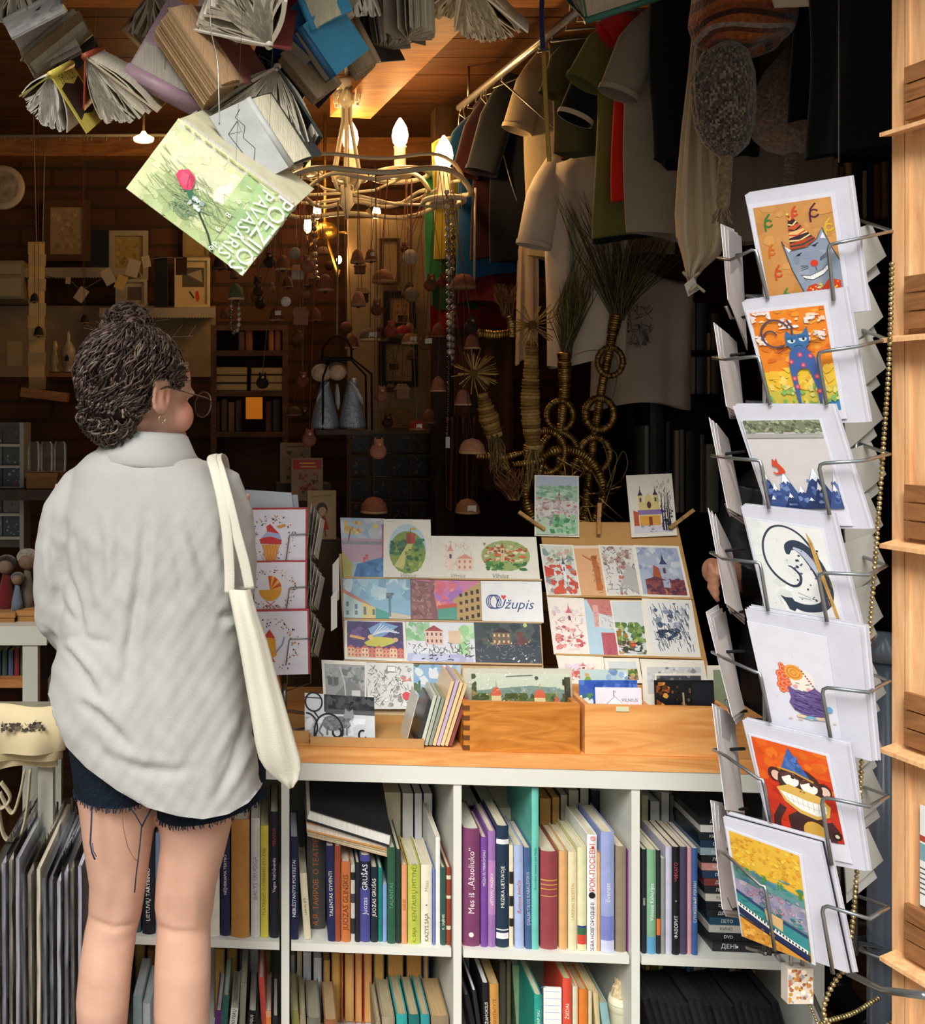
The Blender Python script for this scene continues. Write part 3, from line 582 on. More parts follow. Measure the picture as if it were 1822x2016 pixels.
def a_sketch(a):
 a.lines(.3,.1,.95,.8,'#d79a84',60,.16,.008);a.tower(.45,.12,.8,.13,'#efd9c4','#dca088');a.house(.6,.42,.98,.8,'#eed2bc','#dd9a80','#cf8a70');a.text('Vilnius',.62,.93,.13,'#9a9682',.3)
def a_oldtown(a):
 a.ell(.5,.45,.38,.36,'#9fb06a');a.scat(.15,.15,.85,.4,['#8aa050','#b9c48a','#d2c9a0'],26,.04);a.scat(.16,.25,.84,.62,['#c4502e','#d86a40','#e6d8b4','#a8402a','#efe0c0'],70,.04,.6);a.scat(.18,.58,.82,.8,['#4a8a3a','#2f6f34','#7aa64a'],34,.05,.6)
 a.tower(.45,.1,.6,.06,'#e0bc8a','#b04a30',False);a.text('Vilnius',.4,.93,.1,'#9a9682',.3)
def a_street(a):
 a.rect(0,0,1,1,'#8fbcd4');a.scat(0,0,1,.55,['#9cc8dc','#b4d4e0','#82b0cc','#c9dee4'],34,.1)
 a.poly([(0,.35),(.28,.55),(.28,1),(0,1)],'#b9d2cf');a.poly([(0,.28),(.42,.68),(.42,.74),(0,.38)],'#c8806a');a.poly([(.28,.6),(.48,.74),(.48,1),(.28,1)],'#dfc982');a.poly([(.48,.74),(.68,.86),(.68,1),(.48,1)],'#4aa39a');a.poly([(.68,.84),(1,.92),(1,1),(.68,1)],'#d0c6b0')
 for i in range(4):a.rect(.04+i*.13,.6+i*.06,.08+i*.13,.72+i*.06,'#5a7a8a');a.rect(.04+i*.13,.82,.08+i*.13,.92,'#6a7a80')
 a.rect(.675,.42,.71,.95,'#6a8490');a.scat(.64,.36,.76,.5,['#4a6474','#6a8490'],10,.03)
def a_sunset(a):
 a.rect(0,0,1,1,'#d884a8');a.scat(.3,0,.75,.7,['#e67a8a','#c880c0','#e89a7a','#b07ac0','#e06a80'],40,.08);a.poly([(0,0),(.3,.05),(.4,1),(0,1)],'#8a5a5c');a.scat(0,0,.34,1,['#9a6a66','#7a4c52','#a87a70'],40,.05);a.lines(0,.05,.3,.95,'#c9a490',26,.05,.008)
 a.poly([(.6,.5),(1,0),(1,1),(.62,1)],'#c0a06a');a.poly([(.38,.72),(.65,.66),(.65,1),(.38,1)],'#58a08c');a.poly([(.38,.65),(.65,.58),(.65,.68),(.38,.74)],'#d0584a')
 for i in range(4):
  for j in range(4):a.rect(.69+i*.08,.82-j*.2+(3-i)*.04,.73+i*.08,.93-j*.2+(3-i)*.03,'#3a2f2a')
def a_uzupis(a):
 a.rect(0,0,1,1,'#f4f4f4');a.text('Užupis',.52,.58,.235,'#2f4a86',.35)
 for k in range(3):a.arc(.17+.03*k,.52,.09,.17,60,400,.016,'#34508c',18)
 a.ell(.345,.38,.022,.03,'#df4a44');a.ell(.385,.38,.022,.03,'#df4a44');a.poly([(.323,.39),(.407,.39),(.365,.47)],'#df4a44')
def a_angel(a):
 a.rect(0,0,1,1,'#4a2f6e');a.scat(0,0,1,.6,['#3a2860','#5a3a80','#6a4488','#33245a'],40,.09);a.scat(0,0,1,.6,['#e0c0d8'],14,.008)
 a.poly([(.38,.2),(.62,.0),(.92,.12),(.6,.45),(.45,.42)],'#7aa0cc')
 for i in range(8):a.line([(.45+.03*i,.4-.02*i),(.62+.045*i,.06+.035*i)],.014,'#dfe8f0')
 a.poly([(.3,.6),(.5,.42),(.8,.45),(.85,.58),(.6,.72),(.35,.68)],'#c9c24a');a.ell(.42,.44,.05,.07,'#e6c07a');a.poly([(.05,.38),(.2,.42),(.32,.47),(.3,.53),(.15,.48),(.04,.46)],'#e0a860');a.ell(.86,.5,.05,.06,'#d8a880')
 for i in range(8):a.house(i*.125,.66+.05*(i%2),i*.125+.125,1,['#e8b88a','#e89a80','#f0c8a0','#d87a6a'][i%4],['#c05a4a','#d06a50'][i%2],'#9a5a5a',2,2,.25)
def a_redhouse(a):
 a.rect(0,0,1,1,'#e6e6ec');a.scat(0,.05,.35,.5,['#8abf8a','#a6d0a0','#cfe4cf'],26,.08);a.scat(.75,.1,1,.8,['#a6d69a','#c9e6bf'],20,.08);a.house(.28,.12,.54,.58,'#ecc6b4','#a8484a','#7a4a4a',4,2);a.rect(.62,.24,.8,.55,'#e6c8a8')
 a.lines(0,.5,1,.95,'#55565e',100,.1,.008);a.scat(0,.8,1,1,['#b9bfe0','#c9cfe8'],14,.1);a.lines(.2,.8,.7,.95,'#2a2c3a',16,.06,.014)
def a_nighthouse(a):
 a.rect(0,0,1,1,'#454c54');a.scat(0,0,1,.6,['#3a4a46','#4f5c58','#39424a','#56605c'],50,.09);a.ell(.78,.08,.03,.05,'#c9cc8a');a.house(.27,.14,.55,.56,'#7a6a5c','#3f3638','#e0c890',4,2);a.scat(.64,.25,.8,.55,['#6a4a48','#7a5050'],12,.06)
 a.lines(0,.5,1,1,'#9aa2a4',70,.06,.006);a.scat(.1,.42,.85,.6,['#e0d8c4','#d8b08a','#d04a3a'],22,.012);a.scat(.5,.8,.9,.98,['#dfe4e6'],9,.016)
def a_bwphoto(a):
 a.rect(.06,.1,.96,1,'#9a9c9c');a.scat(.06,.1,.96,.7,['#8a8e8e','#b0b2b2','#6e7272','#a4a6a6'],60,.08);a.poly([(.3,.9),(.6,.5),(.95,.85),(.95,1),(.2,1)],'#7a7c7c');a.rect(.12,.45,.22,.66,'#4a4c4c');a.rect(.26,.45,.36,.66,'#4a4c4c');a.line([(.4,.15),(.5,.6),(.52,1)],.03,'#c9c9c9');a.rect(.66,.8,.86,.98,'#d0d0d0')
def a_bwdoodle(a):
 a.rect(0,0,1,1,'#dcdcd8');a.lines(.02,.05,.98,.95,'#3a3a3a',130,.14,.009);a.scat(.1,.1,.95,.95,['#b9b9b4','#8f8f8c','#e8e8e4'],26,.05);a.rect(.45,.08,.62,.2,'#f0f0ec');a.line([(.45,.08),(.62,.08),(.62,.2),(.45,.2),(.45,.08)],.012,'#222222');a.ell(.84,.72,.09,.09,'#d8404a');a.scat(.72,.3,.95,.4,['#d8847a'],8,.04)
def a_sky(a):
 a.rect(0,0,1,1,'#8fb4d4');a.scat(0,0,1,.7,['#b9d0e0','#dfe6e8','#7aa6cc'],26,.12);a.rect(0,.8,1,1,'#6a7a5a');a.scat(0,0,.15,1,['#4a6a4a'],10,.08)
def a_cat(a):
 a.rect(0,0,1,1,'#d2d6da');a.rect(.28,.0,1,.38,'#2c2f33');a.scat(.3,0,1,.34,['#1f2124','#3a3d40','#4a4c50'],40,.07);a.rect(.3,.32,1,.42,'#55585c');a.scat(0,.5,1,1,['#c4c9ce','#e2e5e8','#b4b9c0'],26,.1)
 b='#74787c'
 a.ell(.4,.62,.15,.17,b);a.ell(.52,.6,.12,.14,b);a.ell(.63,.45,.075,.1,'#8f9396');a.poly([(.57,.4),(.58,.28),(.63,.37)],'#8f9396');a.poly([(.64,.36),(.69,.29),(.7,.42)],'#8f9396')
 for x in(.32,.4,.55,.6):a.line([(x,.7),(x,.88)],.03,b)
 a.line([(.26,.62),(.2,.8),(.26,.9)],.03,b);a.scat(.28,.5,.66,.76,['#8a8e92','#5c6064','#6a6e72'],40,.03)
 k='#16181c'
 a.arc(.13,.18,.12,.2,0,360,.022,k,24);a.arc(.02,.72,.16,.3,-90,90,.022,k,18);a.arc(.34,.78,.2,.36,150,380,.024,k,24);a.line([(.13,.38),(.2,.52),(.14,.7),(.13,.98)],.022,k);a.arc(.46,.82,.06,.1,-60,200,.028,k);a.arc(.82,.86,.05,.1,20,300,.028,k);a.line([(.74,.96),(.86,.96)],.03,k);a.rect(0,.08,.24,.1,k)
def a_townview(a):
 a.rect(0,0,1,.2,'#bcc9dc');a.rect(0,.16,1,.5,'#a9c9b0');a.scat(0,.15,1,.42,['#8fb89a','#b9d4ba','#cfdccb','#7fae92'],40,.1,.5);a.rect(0,.42,1,.75,'#d6d0ca');a.scat(0,.36,1,.72,['#c8685a','#d88a78','#e6ded6','#9a8a90','#b9b0b4','#c4aaa0'],90,.045,.7);a.lines(0,.32,1,.72,'#6a6a78',60,.08,.007)
 a.rect(0,.72,1,1,'#b9ceb4');a.scat(.3,.66,.95,.98,['#5aa06a','#7ab886','#4a9060','#a0ccA0'],50,.07);a.scat(.02,.68,.4,.85,['#c4beb4','#8a8a90'],20,.04);a.tower(.55,.22,.55,.05,'#c9a89c','#7a6a70')
def a_church(a):
 a.rect(.05,.82,.95,.96,'#d8d4dc');a.scat(.1,.8,.9,.95,['#b9b4cc','#8f8aa6','#e2dfe6'],26,.05,.5);a.rect(.2,.45,.68,.84,'#e6d68f');a.poly([(.34,.45),(.36,.36),(.44,.31),(.52,.36),(.54,.45)],'#e6d68f');a.ell(.44,.5,.05,.06,'#5a3a4a');a.tower(.25,.18,.62,.1,'#e3d28a','#4a3a5a');a.tower(.6,.18,.62,.1,'#e3d28a','#4a3a5a');a.rect(.16,.58,.72,.66,'#8f7ab0');a.rect(.2,.68,.68,.84,'#e0a64a');a.rect(.41,.7,.49,.84,'#8a4a2a');a.poly([(.06,.58),(.18,.62),(.18,.84),(.06,.84)],'#c0603a')
 for x in(.74,.8,.86,.9):
  a.line([(x,.93),(x-.01,.6),(x+R.uniform(-.05,.05),.3)],[.04,.025,.01],'#2f2a36')
 a.lines(.62,.06,.97,.6,'#35303c',70,.1,.007,-75);a.scat(.7,.55,.98,.88,['#4a3f66','#2f2a40'],22,.04)
def a_roofs(a):
 a.rect(0,0,1,1,'#d6d6cc');a.scat(0,0,1,.4,['#a9b89a','#c9ceb8','#8aa09a','#d0a890'],40,.09);a.scat(0,.4,1,1,['#c8503a','#d86a50','#e6e2d8','#9a9aa0','#d04a36'],50,.1);a.lines(0,.2,1,1,'#4a5060',60,.16,.012);a.tower(.62,.2,.75,.1,'#dfe2e4','#3a5078');a.poly([(.0,.42),(.3,.5),(.26,.62),(0,.56)],'#c8402e');a.poly([(.2,.9),(.5,.78),(.6,.98),(.2,1)],'#d8563c')
def a_statue(a):
 a.rect(0,0,1,1,'#e8d2b8');a.rect(.0,.06,1,1,'#dca878');a.poly([(.62,.22),(.8,.2),(.92,.5),(.86,.9),(.66,.9),(.66,.5)],'#b86a34');a.ell(.72,.26,.09,.06,'#a85c2c');a.line([(.62,.3),(.3,.2)],.05,'#b0602c');a.line([(.7,.4),(.86,.2)],.06,'#b0602c');a.lines(.55,.2,.95,.95,'#7a4220',34,.14,.016);a.ell(.8,.82,.14,.07,'#c06a30')
def a_lane(a):
 a.rect(0,0,1,1,'#d9d6d0');a.scat(0,0,.9,.4,['#a88c80','#c0aca0','#8a7468'],36,.08);a.lines(0,0,1,1,'#3f3c40',120,.16,.01);a.poly([(.7,.35),(1,.5),(1,1),(.5,.8)],'#b4b2ae');a.scat(.4,.3,.7,1,['#b9756a','#9a9a9c','#cfc9c4'],26,.06)
def a_castle(a):
 a.rect(0,0,1,1,'#a9b4c9');a.scat(0,0,1,.6,['#9aa8c4','#bcc4d2','#8c9abc','#c9cdd6'],40,.1);a.rect(.1,.68,1,1,'#8a4a4a');a.scat(.1,.66,1,1,['#a0584a','#7a3f4c','#b4705a','#5a3a50'],50,.06);a.tower(.58,.1,.85,.16,'#aab2c4','#3a4668');a.poly([(.28,.68),(.34,.38),(.46,.44),(.5,.72)],'#a8583a');a.lines(.1,.6,1,1,'#3a3048',40,.1,.01);a.poly([(.1,.7),(.34,.62),(.6,.7)],'#6a3a48')
def a_pinkchurch(a):
 a.rect(0,0,1,1,'#f0e6dc');a.scat(.05,.15,.95,.5,['#e6c0c0','#d8ccd6','#f0d8d0'],22,.1);a.tower(.55,.08,.62,.17,'#f0dcd4','#cc6a6a');a.scat(.05,.5,.95,.95,['#dc8a86','#e6a8a0','#c8605e','#f0dcd4'],44,.09,.7);a.lines(.05,.3,.95,.95,'#b04a50',60,.16,.01)
def a_wall(a):
 a.rect(0,0,1,1,'#b4d0de');a.poly([(.1,0),(1,0),(1,.35),(.3,.25)],'#c87a72');a.rect(.3,.1,.5,.5,'#dca8a0');a.poly([(.5,.25),(1,.3),(1,.55),(.45,.5)],'#d6d6d6');a.rect(.5,.6,1,1,'#b85a66');a.lines(.3,.05,1,.55,'#6a5a60',34,.2,.012);a.lines(.5,.6,1,1,'#8a3a48',26,.16,.012)
def a_garden(a):
 a.rect(0,0,1,1,'#cfd6d6');a.scat(0,.4,1,.78,['#8aa65a','#6a8a48','#b9b86a','#a0762e','#4f6f3a'],70,.1);a.scat(0,.75,1,1,['#6a6a48','#3f4a34','#c89a6a'],30,.1);a.scat(.45,.78,.62,.86,['#dc5a2e'],7,.06);a.lines(0,.78,1,1,'#3a2f28',26,.3,.012,10)
def a_bridge(a):
 a.rect(0,0,1,1,'#e6e6e4');a.scat(.1,.02,.95,.6,['#8a96aa','#b4bcc8','#5c6a84','#d0d4d8'],34,.07);a.lines(.1,.02,.98,.98,'#2c3854',110,.2,.012,75);a.scat(.2,.55,.7,.75,['#4a5670','#2f3a54'],22,.05);a.lines(.1,.5,.7,.75,'#2c3854',26,.14,.012,15)
def a_pano(a):
 a.rect(0,0,1,1,'#d0dcc8');a.poly([(0,.5),(.3,.42),(.6,.34),(.85,.4),(1,.5),(1,1),(0,1)],'#7f9a92');a.scat(.2,.38,.9,.6,['#86a09a','#74928a','#93a89a'],30,.04);a.scat(0,.55,1,1,['#6a7a48','#55683a','#8a9056','#4a5a34'],80,.05);a.scat(0,0,.05,.6,['#4a5a3a','#a08a4a'],16,.03);a.rect(.94,.1,1,1,'#3a3a34');a.scat(.92,.0,1,.9,['#2f332a','#4a5038'],14,.03)
 for x,w,h in((.25,.05,.45),(.69,.055,.5),(.86,.025,.7)):
  a.rect(x-w,h+.18,x+w,1,'#e6d6a0');a.ell(x,h+.18,w*1.05,.24,'#d8694a',16,180,360);a.rect(x-w*.3,h+.32,x+w*.3,h+.6,'#d8783f');a.line([(x,h-.06),(x,h-.22)],.008,'#c9a85a')
 a.line([(.35,.08),(.62,.04)],.006,'#55585a');a.ell(.66,.12,.018,.05,'#4a5a58')
def a_vilnius(a):
 a.rect(0,0,1,1,'#e6e3ee');a.text('VILNIUS',.74,.42,.1,'#4a4658');a.poly([(.1,.75),(.42,.3),(.76,.78)],'#f4f2f6');a.line([(.1,.75),(.42,.3),(.76,.78),(.1,.75)],.012,'#5a5a64');a.line([(.4,.3),(.4,.1),(.45,.16)],.016,'#3a3a44');a.rect(.16,.76,.7,1,'#dfdce6');a.lines(.14,.72,.9,1,'#6a6a74',30,.1,.008)
def a_blue(a):
 a.rect(0,0,1,1,'#3f62b4');a.scat(0,0,1,.5,['#3456a8','#5a7cc4','#2f4f9c'],16,.08);a.ell(.5,.5,.16,.16,'#e8ecf2');a.rect(0,.5,.22,1,'#4a7a58');a.scat(0,.45,.24,1,['#3f6a8a','#5a8a5a','#e0e6e4'],14,.06)
def a_water(a):
 a.rect(0,0,1,1,'#c4d6cf');a.scat(0,0,.3,1,['#d08a4a','#c86a3a','#8aa64a','#e0b06a'],22,.07);a.scat(.3,0,1,1,['#9ab8d6','#b4c8d6','#dfe4e2','#7a9ac0'],26,.08)
def a_dark(a):
 a.rect(0,0,1,1,'#15161a');a.scat(.03,.05,.32,1,['#b0702e','#8a4a1e','#d0943e','#5a3012'],34,.05);a.scat(.35,.05,.62,1,['#4a3420','#2a1c12','#6a5230'],22,.03);a.rect(.63,.05,1,1,'#1e2029');a.line([(.48,.3),(.5,1)],.03,'#a89a80')
def a_wreath(kind):
 def f(a):
  a.rect(0,0,1,1,'#e8e6f0');a.rect(0,0,1,.035,'#b5454a');a.rect(.965,0,1,1,'#b5454a')
  for i in range(110):
   t=R.uniform(0,6.28);r=R.uniform(.78,1.1)if kind else R.uniform(.7,1.1);u=.36+.42*r*math.cos(t);v=.56+.40*r*math.sin(t)
   if 0<u<.93 and.08<v<.97:a.ell(u,v,R.uniform(.008,.018),R.uniform(.008,.018),pick(['#5a7ab8','#d8a04a','#c8504a','#e0b486','#3a3f5a','#8aa0d0']if not kind else['#3a3440','#c8504a','#d8a04a','#5a6a8a','#e0d0c0']),6)
  if kind==0:
   a.poly([(.18,.68),(.5,.68),(.42,1),(.26,1)],'#e6a659')
   for k in range(5):a.line([(.2+.06*k,.69),(.25+.05*k,.98)],.008,'#c9843a');a.line([(.5-.06*k,.69),(.4-.05*k,.98)],.008,'#c9843a')
   a.poly([(.14,.58),(.34,.52),(.54,.6),(.53,.68),(.16,.66)],'#cf3f46');a.poly([(.17,.56),(.3,.42),(.5,.48),(.54,.6),(.34,.53)],'#a9b6de');a.poly([(.28,.44),(.27,.34),(.34,.3),(.44,.42),(.5,.48)],'#cf3f46');a.poly([(.44,.34),(.6,.3),(.62,.34),(.5,.38)],'#d89a4a')
  elif kind==1:
   a.ell(.33,.58,.2,.22,'#e2a238',18,0,180)
   for k in range(6):a.poly([(.33,.58),(.33+.21*math.cos(math.radians(-100+17*k)),.58+.28*math.sin(math.radians(-100+17*k))),(.33+.21*math.cos(math.radians(-83+17*k)),.58+.28*math.sin(math.radians(-83+17*k)))],'#d4552f' if k%2==0 else '#eab04a')
   a.line([(.25,.8),(.42,.95)],.012,'#c8504a');a.line([(.42,.8),(.25,.95)],.012,'#c8504a');a.arc(.27,.95,.06,.07,0,360,.01,'#d0806a');a.arc(.45,.95,.06,.07,0,360,.01,'#d0806a')
  else:
   a.poly([(.2,.42),(.34,.36),(.4,.46),(.42,.7),(.3,.76),(.16,.7)],'#e2a238');a.poly([(.2,.42),(.3,.3),(.4,.44)],'#cf3f36');a.line([(.4,.66),(.52,.54),(.56,.42)],.03,'#8fa0c4');a.poly([(.24,.8),(.4,.8),(.32,.7)],'#cf4a38')
 return f
 # --- the two leaning stands
PLL=leanplane(.2,.80,25);PLR=leanplane(.205,.80,25)
def board(name,label,px4,pl,col,off,t,mat,cat='display stand'):
 n=pl[1].normalized();q=quad_on(px4,pl[0]+n*off,n)
 zc=ZC+.002
 def ext(top,bot):
  d=bot-top;return top+d*((zc-top.z)/d.z)
 q=[q[0],q[1],ext(q[1],q[2]),ext(q[0],q[3])]
 o=thing(name,label,cat,(q[2]+q[3])/2)
 m=MB();m.slab(q,n,t,lin(col));m.build('face_board',mat,o)
 m=MB()
 a=q[0].lerp(q[1],.5)+(q[3]-q[0])*.2-n*t;b=a+VD*.1;b.z=zc
 s=UD*.06;m.hexa([a-s,a+s,b+s,b-s],[a-s-VD*.004,a+s-VD*.004,b+s-VD*.004,b-s-VD*.004],lin(col));m.build('prop_leg',mat,o)
 return o,n
stl,nl=board('card_stand','pale leaning card stand with rows of city watercolours',[(668,1090),(1058,1090),(1070,1310),(679,1310)],PLL,'#cdb48c',-.004,.006,KRAFT)
strr,nr_=board('card_stand','brown cardboard card stand with pegged postcards on top',[(1062,1027),(1334,1029),(1400,1335),(1108,1335)],PLR,'#bd9159',-.004,.005,KRAFT)
def ledge(o,a,b,pl,col,mat,w=.012):
 n=pl[1].normalized();p=ray_plane(a[0],a[1],pl[0]-n*.004,n);q=ray_plane(b[0],b[1],pl[0]-n*.004,n);up=n.cross((q-p)).normalized()*.004
 m=MB();m.hexa([p,q,q+n*w,p+n*w],[p+up,q+up,q+n*w+up,p+n*w+up],lin(col));m.build('ledge',mat,o)
for y in((1138,1142),(1220,1226),(1302,1308)):ledge(stl,(676,y[0]+2),(1066,y[1]+3),PLL,'#cfb187',KRAFT,.008)
for y in((1174,1178),(1289,1296)):ledge(strr,(1078+(y[0]-1174)*.13,y[0]+2),(1362+(y[0]-1174)*.16,y[1]+3),PLR,'#c49a62',KRAFT,.008)
GL='postcards on the pale leaning stand';GR='postcards on the brown leaning stand'
for lab,q,art,off in[('postcard of a girl by a blue river and golden tree',[(670,1019),(757,1021),(757,1137),(676,1136)],a_river,.002),('postcard of a red tower on a green hill in an oval',[(756,1022),(848,1023),(851,1140),(755,1138)],a_hill,.004),('cream postcard with a faint pink sketch of a bell tower',[(849,1055),(934,1056),(932,1140),(851,1140)],a_sketch,.0015),('cream postcard with a red-roofed old town in an oval',[(933,1056),(1056,1057),(1064,1141),(932,1140)],a_oldtown,.003),('postcard of a pastel street under a blue sky',[(675,1137),(808,1140),(809,1219),(677,1216)],a_street,.002),('postcard of a brick street under a pink sunset',[(809,1141),(946,1144),(950,1221),(809,1219)],a_sunset,.0015),('white postcard with blue script and a tiny red heart',[(947,1144),(1066,1145),(1071,1226),(950,1222)],a_uzupis,.003),('postcard of a flying angel with trumpet over roofs',[(678,1217),(798,1220),(802,1302),(679,1298)],a_angel,.002),('postcard of a red-roofed river house by day',[(799,1220),(933,1223),(937,1306),(802,1303)],a_redhouse,.0015),('dark postcard of the same river house at night',[(933,1223),(1062,1225),(1068,1308),(937,1306)],a_nighthouse,.003),('black and white photo postcard of a courtyard with white border',[(633,1299),(722,1303),(722,1374),(637,1374)],a_bwphoto,.014),('black and white doodle postcard with a red spot',[(720,1304),(814,1306),(816,1396),(725,1396)],a_bwdoodle,.012),('pale blue sky postcard behind the leaning card bundle',[(814,1308),(908,1309),(905,1390),(816,1396)],a_sky,.014)]:
 card(lab,q,PLL,art,GL,off=off,margin=.045 if art is a_angel else 0)
for lab,q,art,off,mg in[('red roofs and white spire postcard',[(1063,1071),(1129,1073),(1145,1172),(1077,1173)],a_roofs,.0015,.04),('orange postcard of a trumpeting statue',[(1129,1074),(1178,1074),(1195,1173),(1145,1172)],a_statue,.003,0),('pencil sketch postcard of a narrow lane',[(1178,1073),(1247,1074),(1263,1173),(1195,1173)],a_lane,.0015,.04),('blue and red postcard of a tower above houses',[(1247,1073),(1337,1075),(1360,1177),(1263,1174)],a_castle,.003,.05),('pink watercolour postcard of a church spire',[(1077,1174),(1150,1178),(1162,1288),(1091,1288)],a_pinkchurch,.0015,.04),('postcard of a red wall against pale blue',[(1150,1180),(1201,1181),(1218,1290),(1162,1289)],a_wall,.003,0),('green garden watercolour postcard',[(1201,1182),(1265,1182),(1278,1291),(1218,1290)],a_garden,.0015,.04),('blue ink sketch postcard of a hanging bridge',[(1264,1178),(1362,1181),(1381,1295),(1278,1291)],a_bridge,.003,.06),('half hidden cream postcard with red roofs behind the blue card',[(1095,1290),(1188,1293),(1196,1350),(1108,1350)],a_pinkchurch,.0115,.1),('half hidden cream postcard with green trees',[(1189,1295),(1258,1296),(1266,1345),(1197,1345)],a_garden,.0105,.1),('half hidden bare tree postcard behind the dark cards',[(1260,1297),(1386,1300),(1394,1345),(1268,1345)],a_lane,.0115,.1)]:
 card(lab,q,PLR,art,GR,off=off,margin=mg)
card('postcard of green hills and red roofs pegged on top',[(1053,935),(1140,937),(1141,1057),(1053,1055)],PLR,a_townview,GR,off=.003,margin=.03)
card('postcard of a twin-towered yellow church pegged on top',[(1233,936),(1323,932),(1334,1054),(1244,1058)],PLR,a_church,GR,off=.003,margin=.03)
def peg(label,a,b):
 n=PLR[1].normalized();p=ray_plane(a[0],a[1],PLR[0]+n*.008,n);q=ray_plane(b[0],b[1],PLR[0]+n*.008,n)
 d=(q-p);L=d.length;d.normalize();s=n.cross(d).normalized()
 o=thing('clothes_peg',label,'clothes peg',p,'wooden pegs along the brown stand')
 for k in(0,1):
  m=MB();h0,h1=(.0,.003)if k==0 else(.0035,.0065)
  a0=p+n*h0;w=s*.0045
  m.hexa([a0-w,a0+w,a0+w+d*L,a0-w+d*L],[a0-w+n*.003,a0+w+n*.003,a0+w*.8+d*L+n*.003,a0-w*.8+d*L+n*.003],lin('#b98a52' if k else '#a87a46'));m.build('prong',SLAT if False else STRAW,o)
 m=MB();c=p+d*L*.5+n*.003
 for k in range(4):m.torus(c+s*(-.003+.002*k),.0042,.0007,lin('#9a9a9a'),Matrix((d,n,s)).transposed().to_4x4(),12,5)
 m.build('spring',WIRE,o)
peg('wooden peg slanting over the hills postcard',(1021,1009),(1072,1043));peg('upright wooden peg between the pegged postcards',(1180,992),(1178,1053));peg('wooden peg slanting over the church postcard',(1365,1005),(1318,1041))
# --- boxes and trays
def open_box(name,label,x0,x1,yt,yb,v0,v1,mat,t=.011,cat='box',joints=False,base=ZC,jc='#6a4220'):
 u0,_=B(x0,yb,v0);u1,zt=B(x1,yt,v0)
 o=thing(name,label,cat,W3((u0+u1)/2,(v0+v1)/2,base));z0=base+.0006;c=lin('#b98a52' if mat is not KRAFT else '#c0935c')
 m=MB();ubox(m,u0,u1,v0,v0+t,z0,zt,c);m.build('front_panel',mat,o)
 m=MB();ubox(m,u0,u1,v1-t,v1,z0,zt,c);m.build('back_panel',mat,o)
 for a in(u0,u1-t):
  m=MB();ubox(m,a,a+t,v0+t,v1-t,z0,zt,c);m.build('side_panel',mat,o)
 m=MB();ubox(m,u0+t,u1-t,v0+t,v1-t,z0,z0+.004,c);m.build('bottom',mat,o)
 if joints:
  for k in range(5):
   m=MB();zz=z0+(zt-z0)*(k+.1)/5;ubox(m,u0-.0004,u0+.013,v0-.0004,v0+t,zz,zz+(zt-z0)*.1,lin(jc));m.build('dovetail',GENERIC,o)
 return o,u0,u1,zt
bo,bu0,bu1,bz=open_box('drawer_box','dovetailed oak drawer box holding a panorama card',913,1142,1386,1480,.004,.15,OAK,joints=True)
b2,cu0,cu1,cz=open_box('drawer_box','long pine drawer box full of postcards',1152,1436,1394,1487,.004,.16,PINE)
m=MB();ubox(m,(cu0+cu1)/2-.008,(cu0+cu1)/2+.004,.016,.148,ZC+.006,cz-.012,lin('#c9985c'));m.build('divider',PINE,b2)
m=MB();u,z=B(1227,1393,.003);ubox(m,u-.014,u+.012,.002,.0035,z-.008,z+.002,lin('#d9d6b4'));m.build('tape_scrap',PAPER,b2)
open_box('card_tray','shallow brown cardboard tray with the cat postcard',611,835,1456,1478,.012,.17,KRAFT,.004,'tray')
open_box('card_tray','brown cardboard tray half hidden behind the tote bag',545,609,1440,1470,.03,.14,KRAFT,.004,'tray')
def upright(label,x0,x1,yt,v,art,base=ZC+.005,lean=6,group=None,col='#ece7d8',t=.0009,tilt=0,mat=None,name='postcard',cat='postcard',margin=0):
 """a card standing in a box: bottom edge at (v, base)"""
 a=math.radians(lean);n=(-VD*math.cos(a)+ZD*math.sin(a));pl=W3(0,v,base)
 tl=ray_plane(x0,yt,pl,n);tr=ray_plane(x1,yt+tilt,pl,n)
 dn=Vector((0,0,-1))-n*n.dot(Vector((0,0,-1)));dn.normalize()
 q=[tl,tr,tr+dn*((base-tr.z)/dn.z),tl+dn*((base-tl.z)/dn.z)]
 m=MB();m.slab(q,n,t,lin(col));ar=Art(m,q,n)
 if art:
  if margin:
   k=margin*ar.w/ar.h;ar=Art(m,[ar.at(margin,k),ar.at(1-margin,k),ar.at(1-margin,1-k),ar.at(margin,1-k)],n,.0001)
  art(ar)
 return tag(m.build(name,mat or CARD),label,cat,group)
class Crop:
 """draw a picture in the top part of a card only"""
 def __init__(s,f,k):s.f=f;s.k=k
 def __call__(s,a):
  b=Art(a.mb,[a.q[0],a.q[1],a.at(1,s.k),a.at(0,s.k)],a.n,a.k);s.f(b)
GB='cards standing in the drawer boxes'
upright('wide panorama photo of red domes standing in the oak box',928,1122,1326,.04,Crop(a_pano,.5),group=GB)
upright('white backing card behind the panorama in the oak box',912,1126,1316,.075,None,group=GB,col='#d6d2c0')
m=MB();q=quad_on([(908,1313),(1128,1313),(1128,1384),(908,1384)],W3(0,.027,0),-VD);m.face(q,lin('#ffffff'));tag(m.build('plastic_sleeve',FILM),'clear plastic sleeve around the panorama card','sleeve')
upright('pale card with a temple drawing at the front of the pine box',1172,1263,1353,.032,Crop(a_vilnius,.5),group=GB,tilt=1,col='#e6e3ee')
upright('bright blue postcard in the pine box',1140,1255,1339,.05,Crop(a_blue,.45),group=GB,col='#4a66b0')
upright('autumn watercolour postcard behind the blue one',1142,1236,1318,.075,Crop(a_water,.4),group=GB)
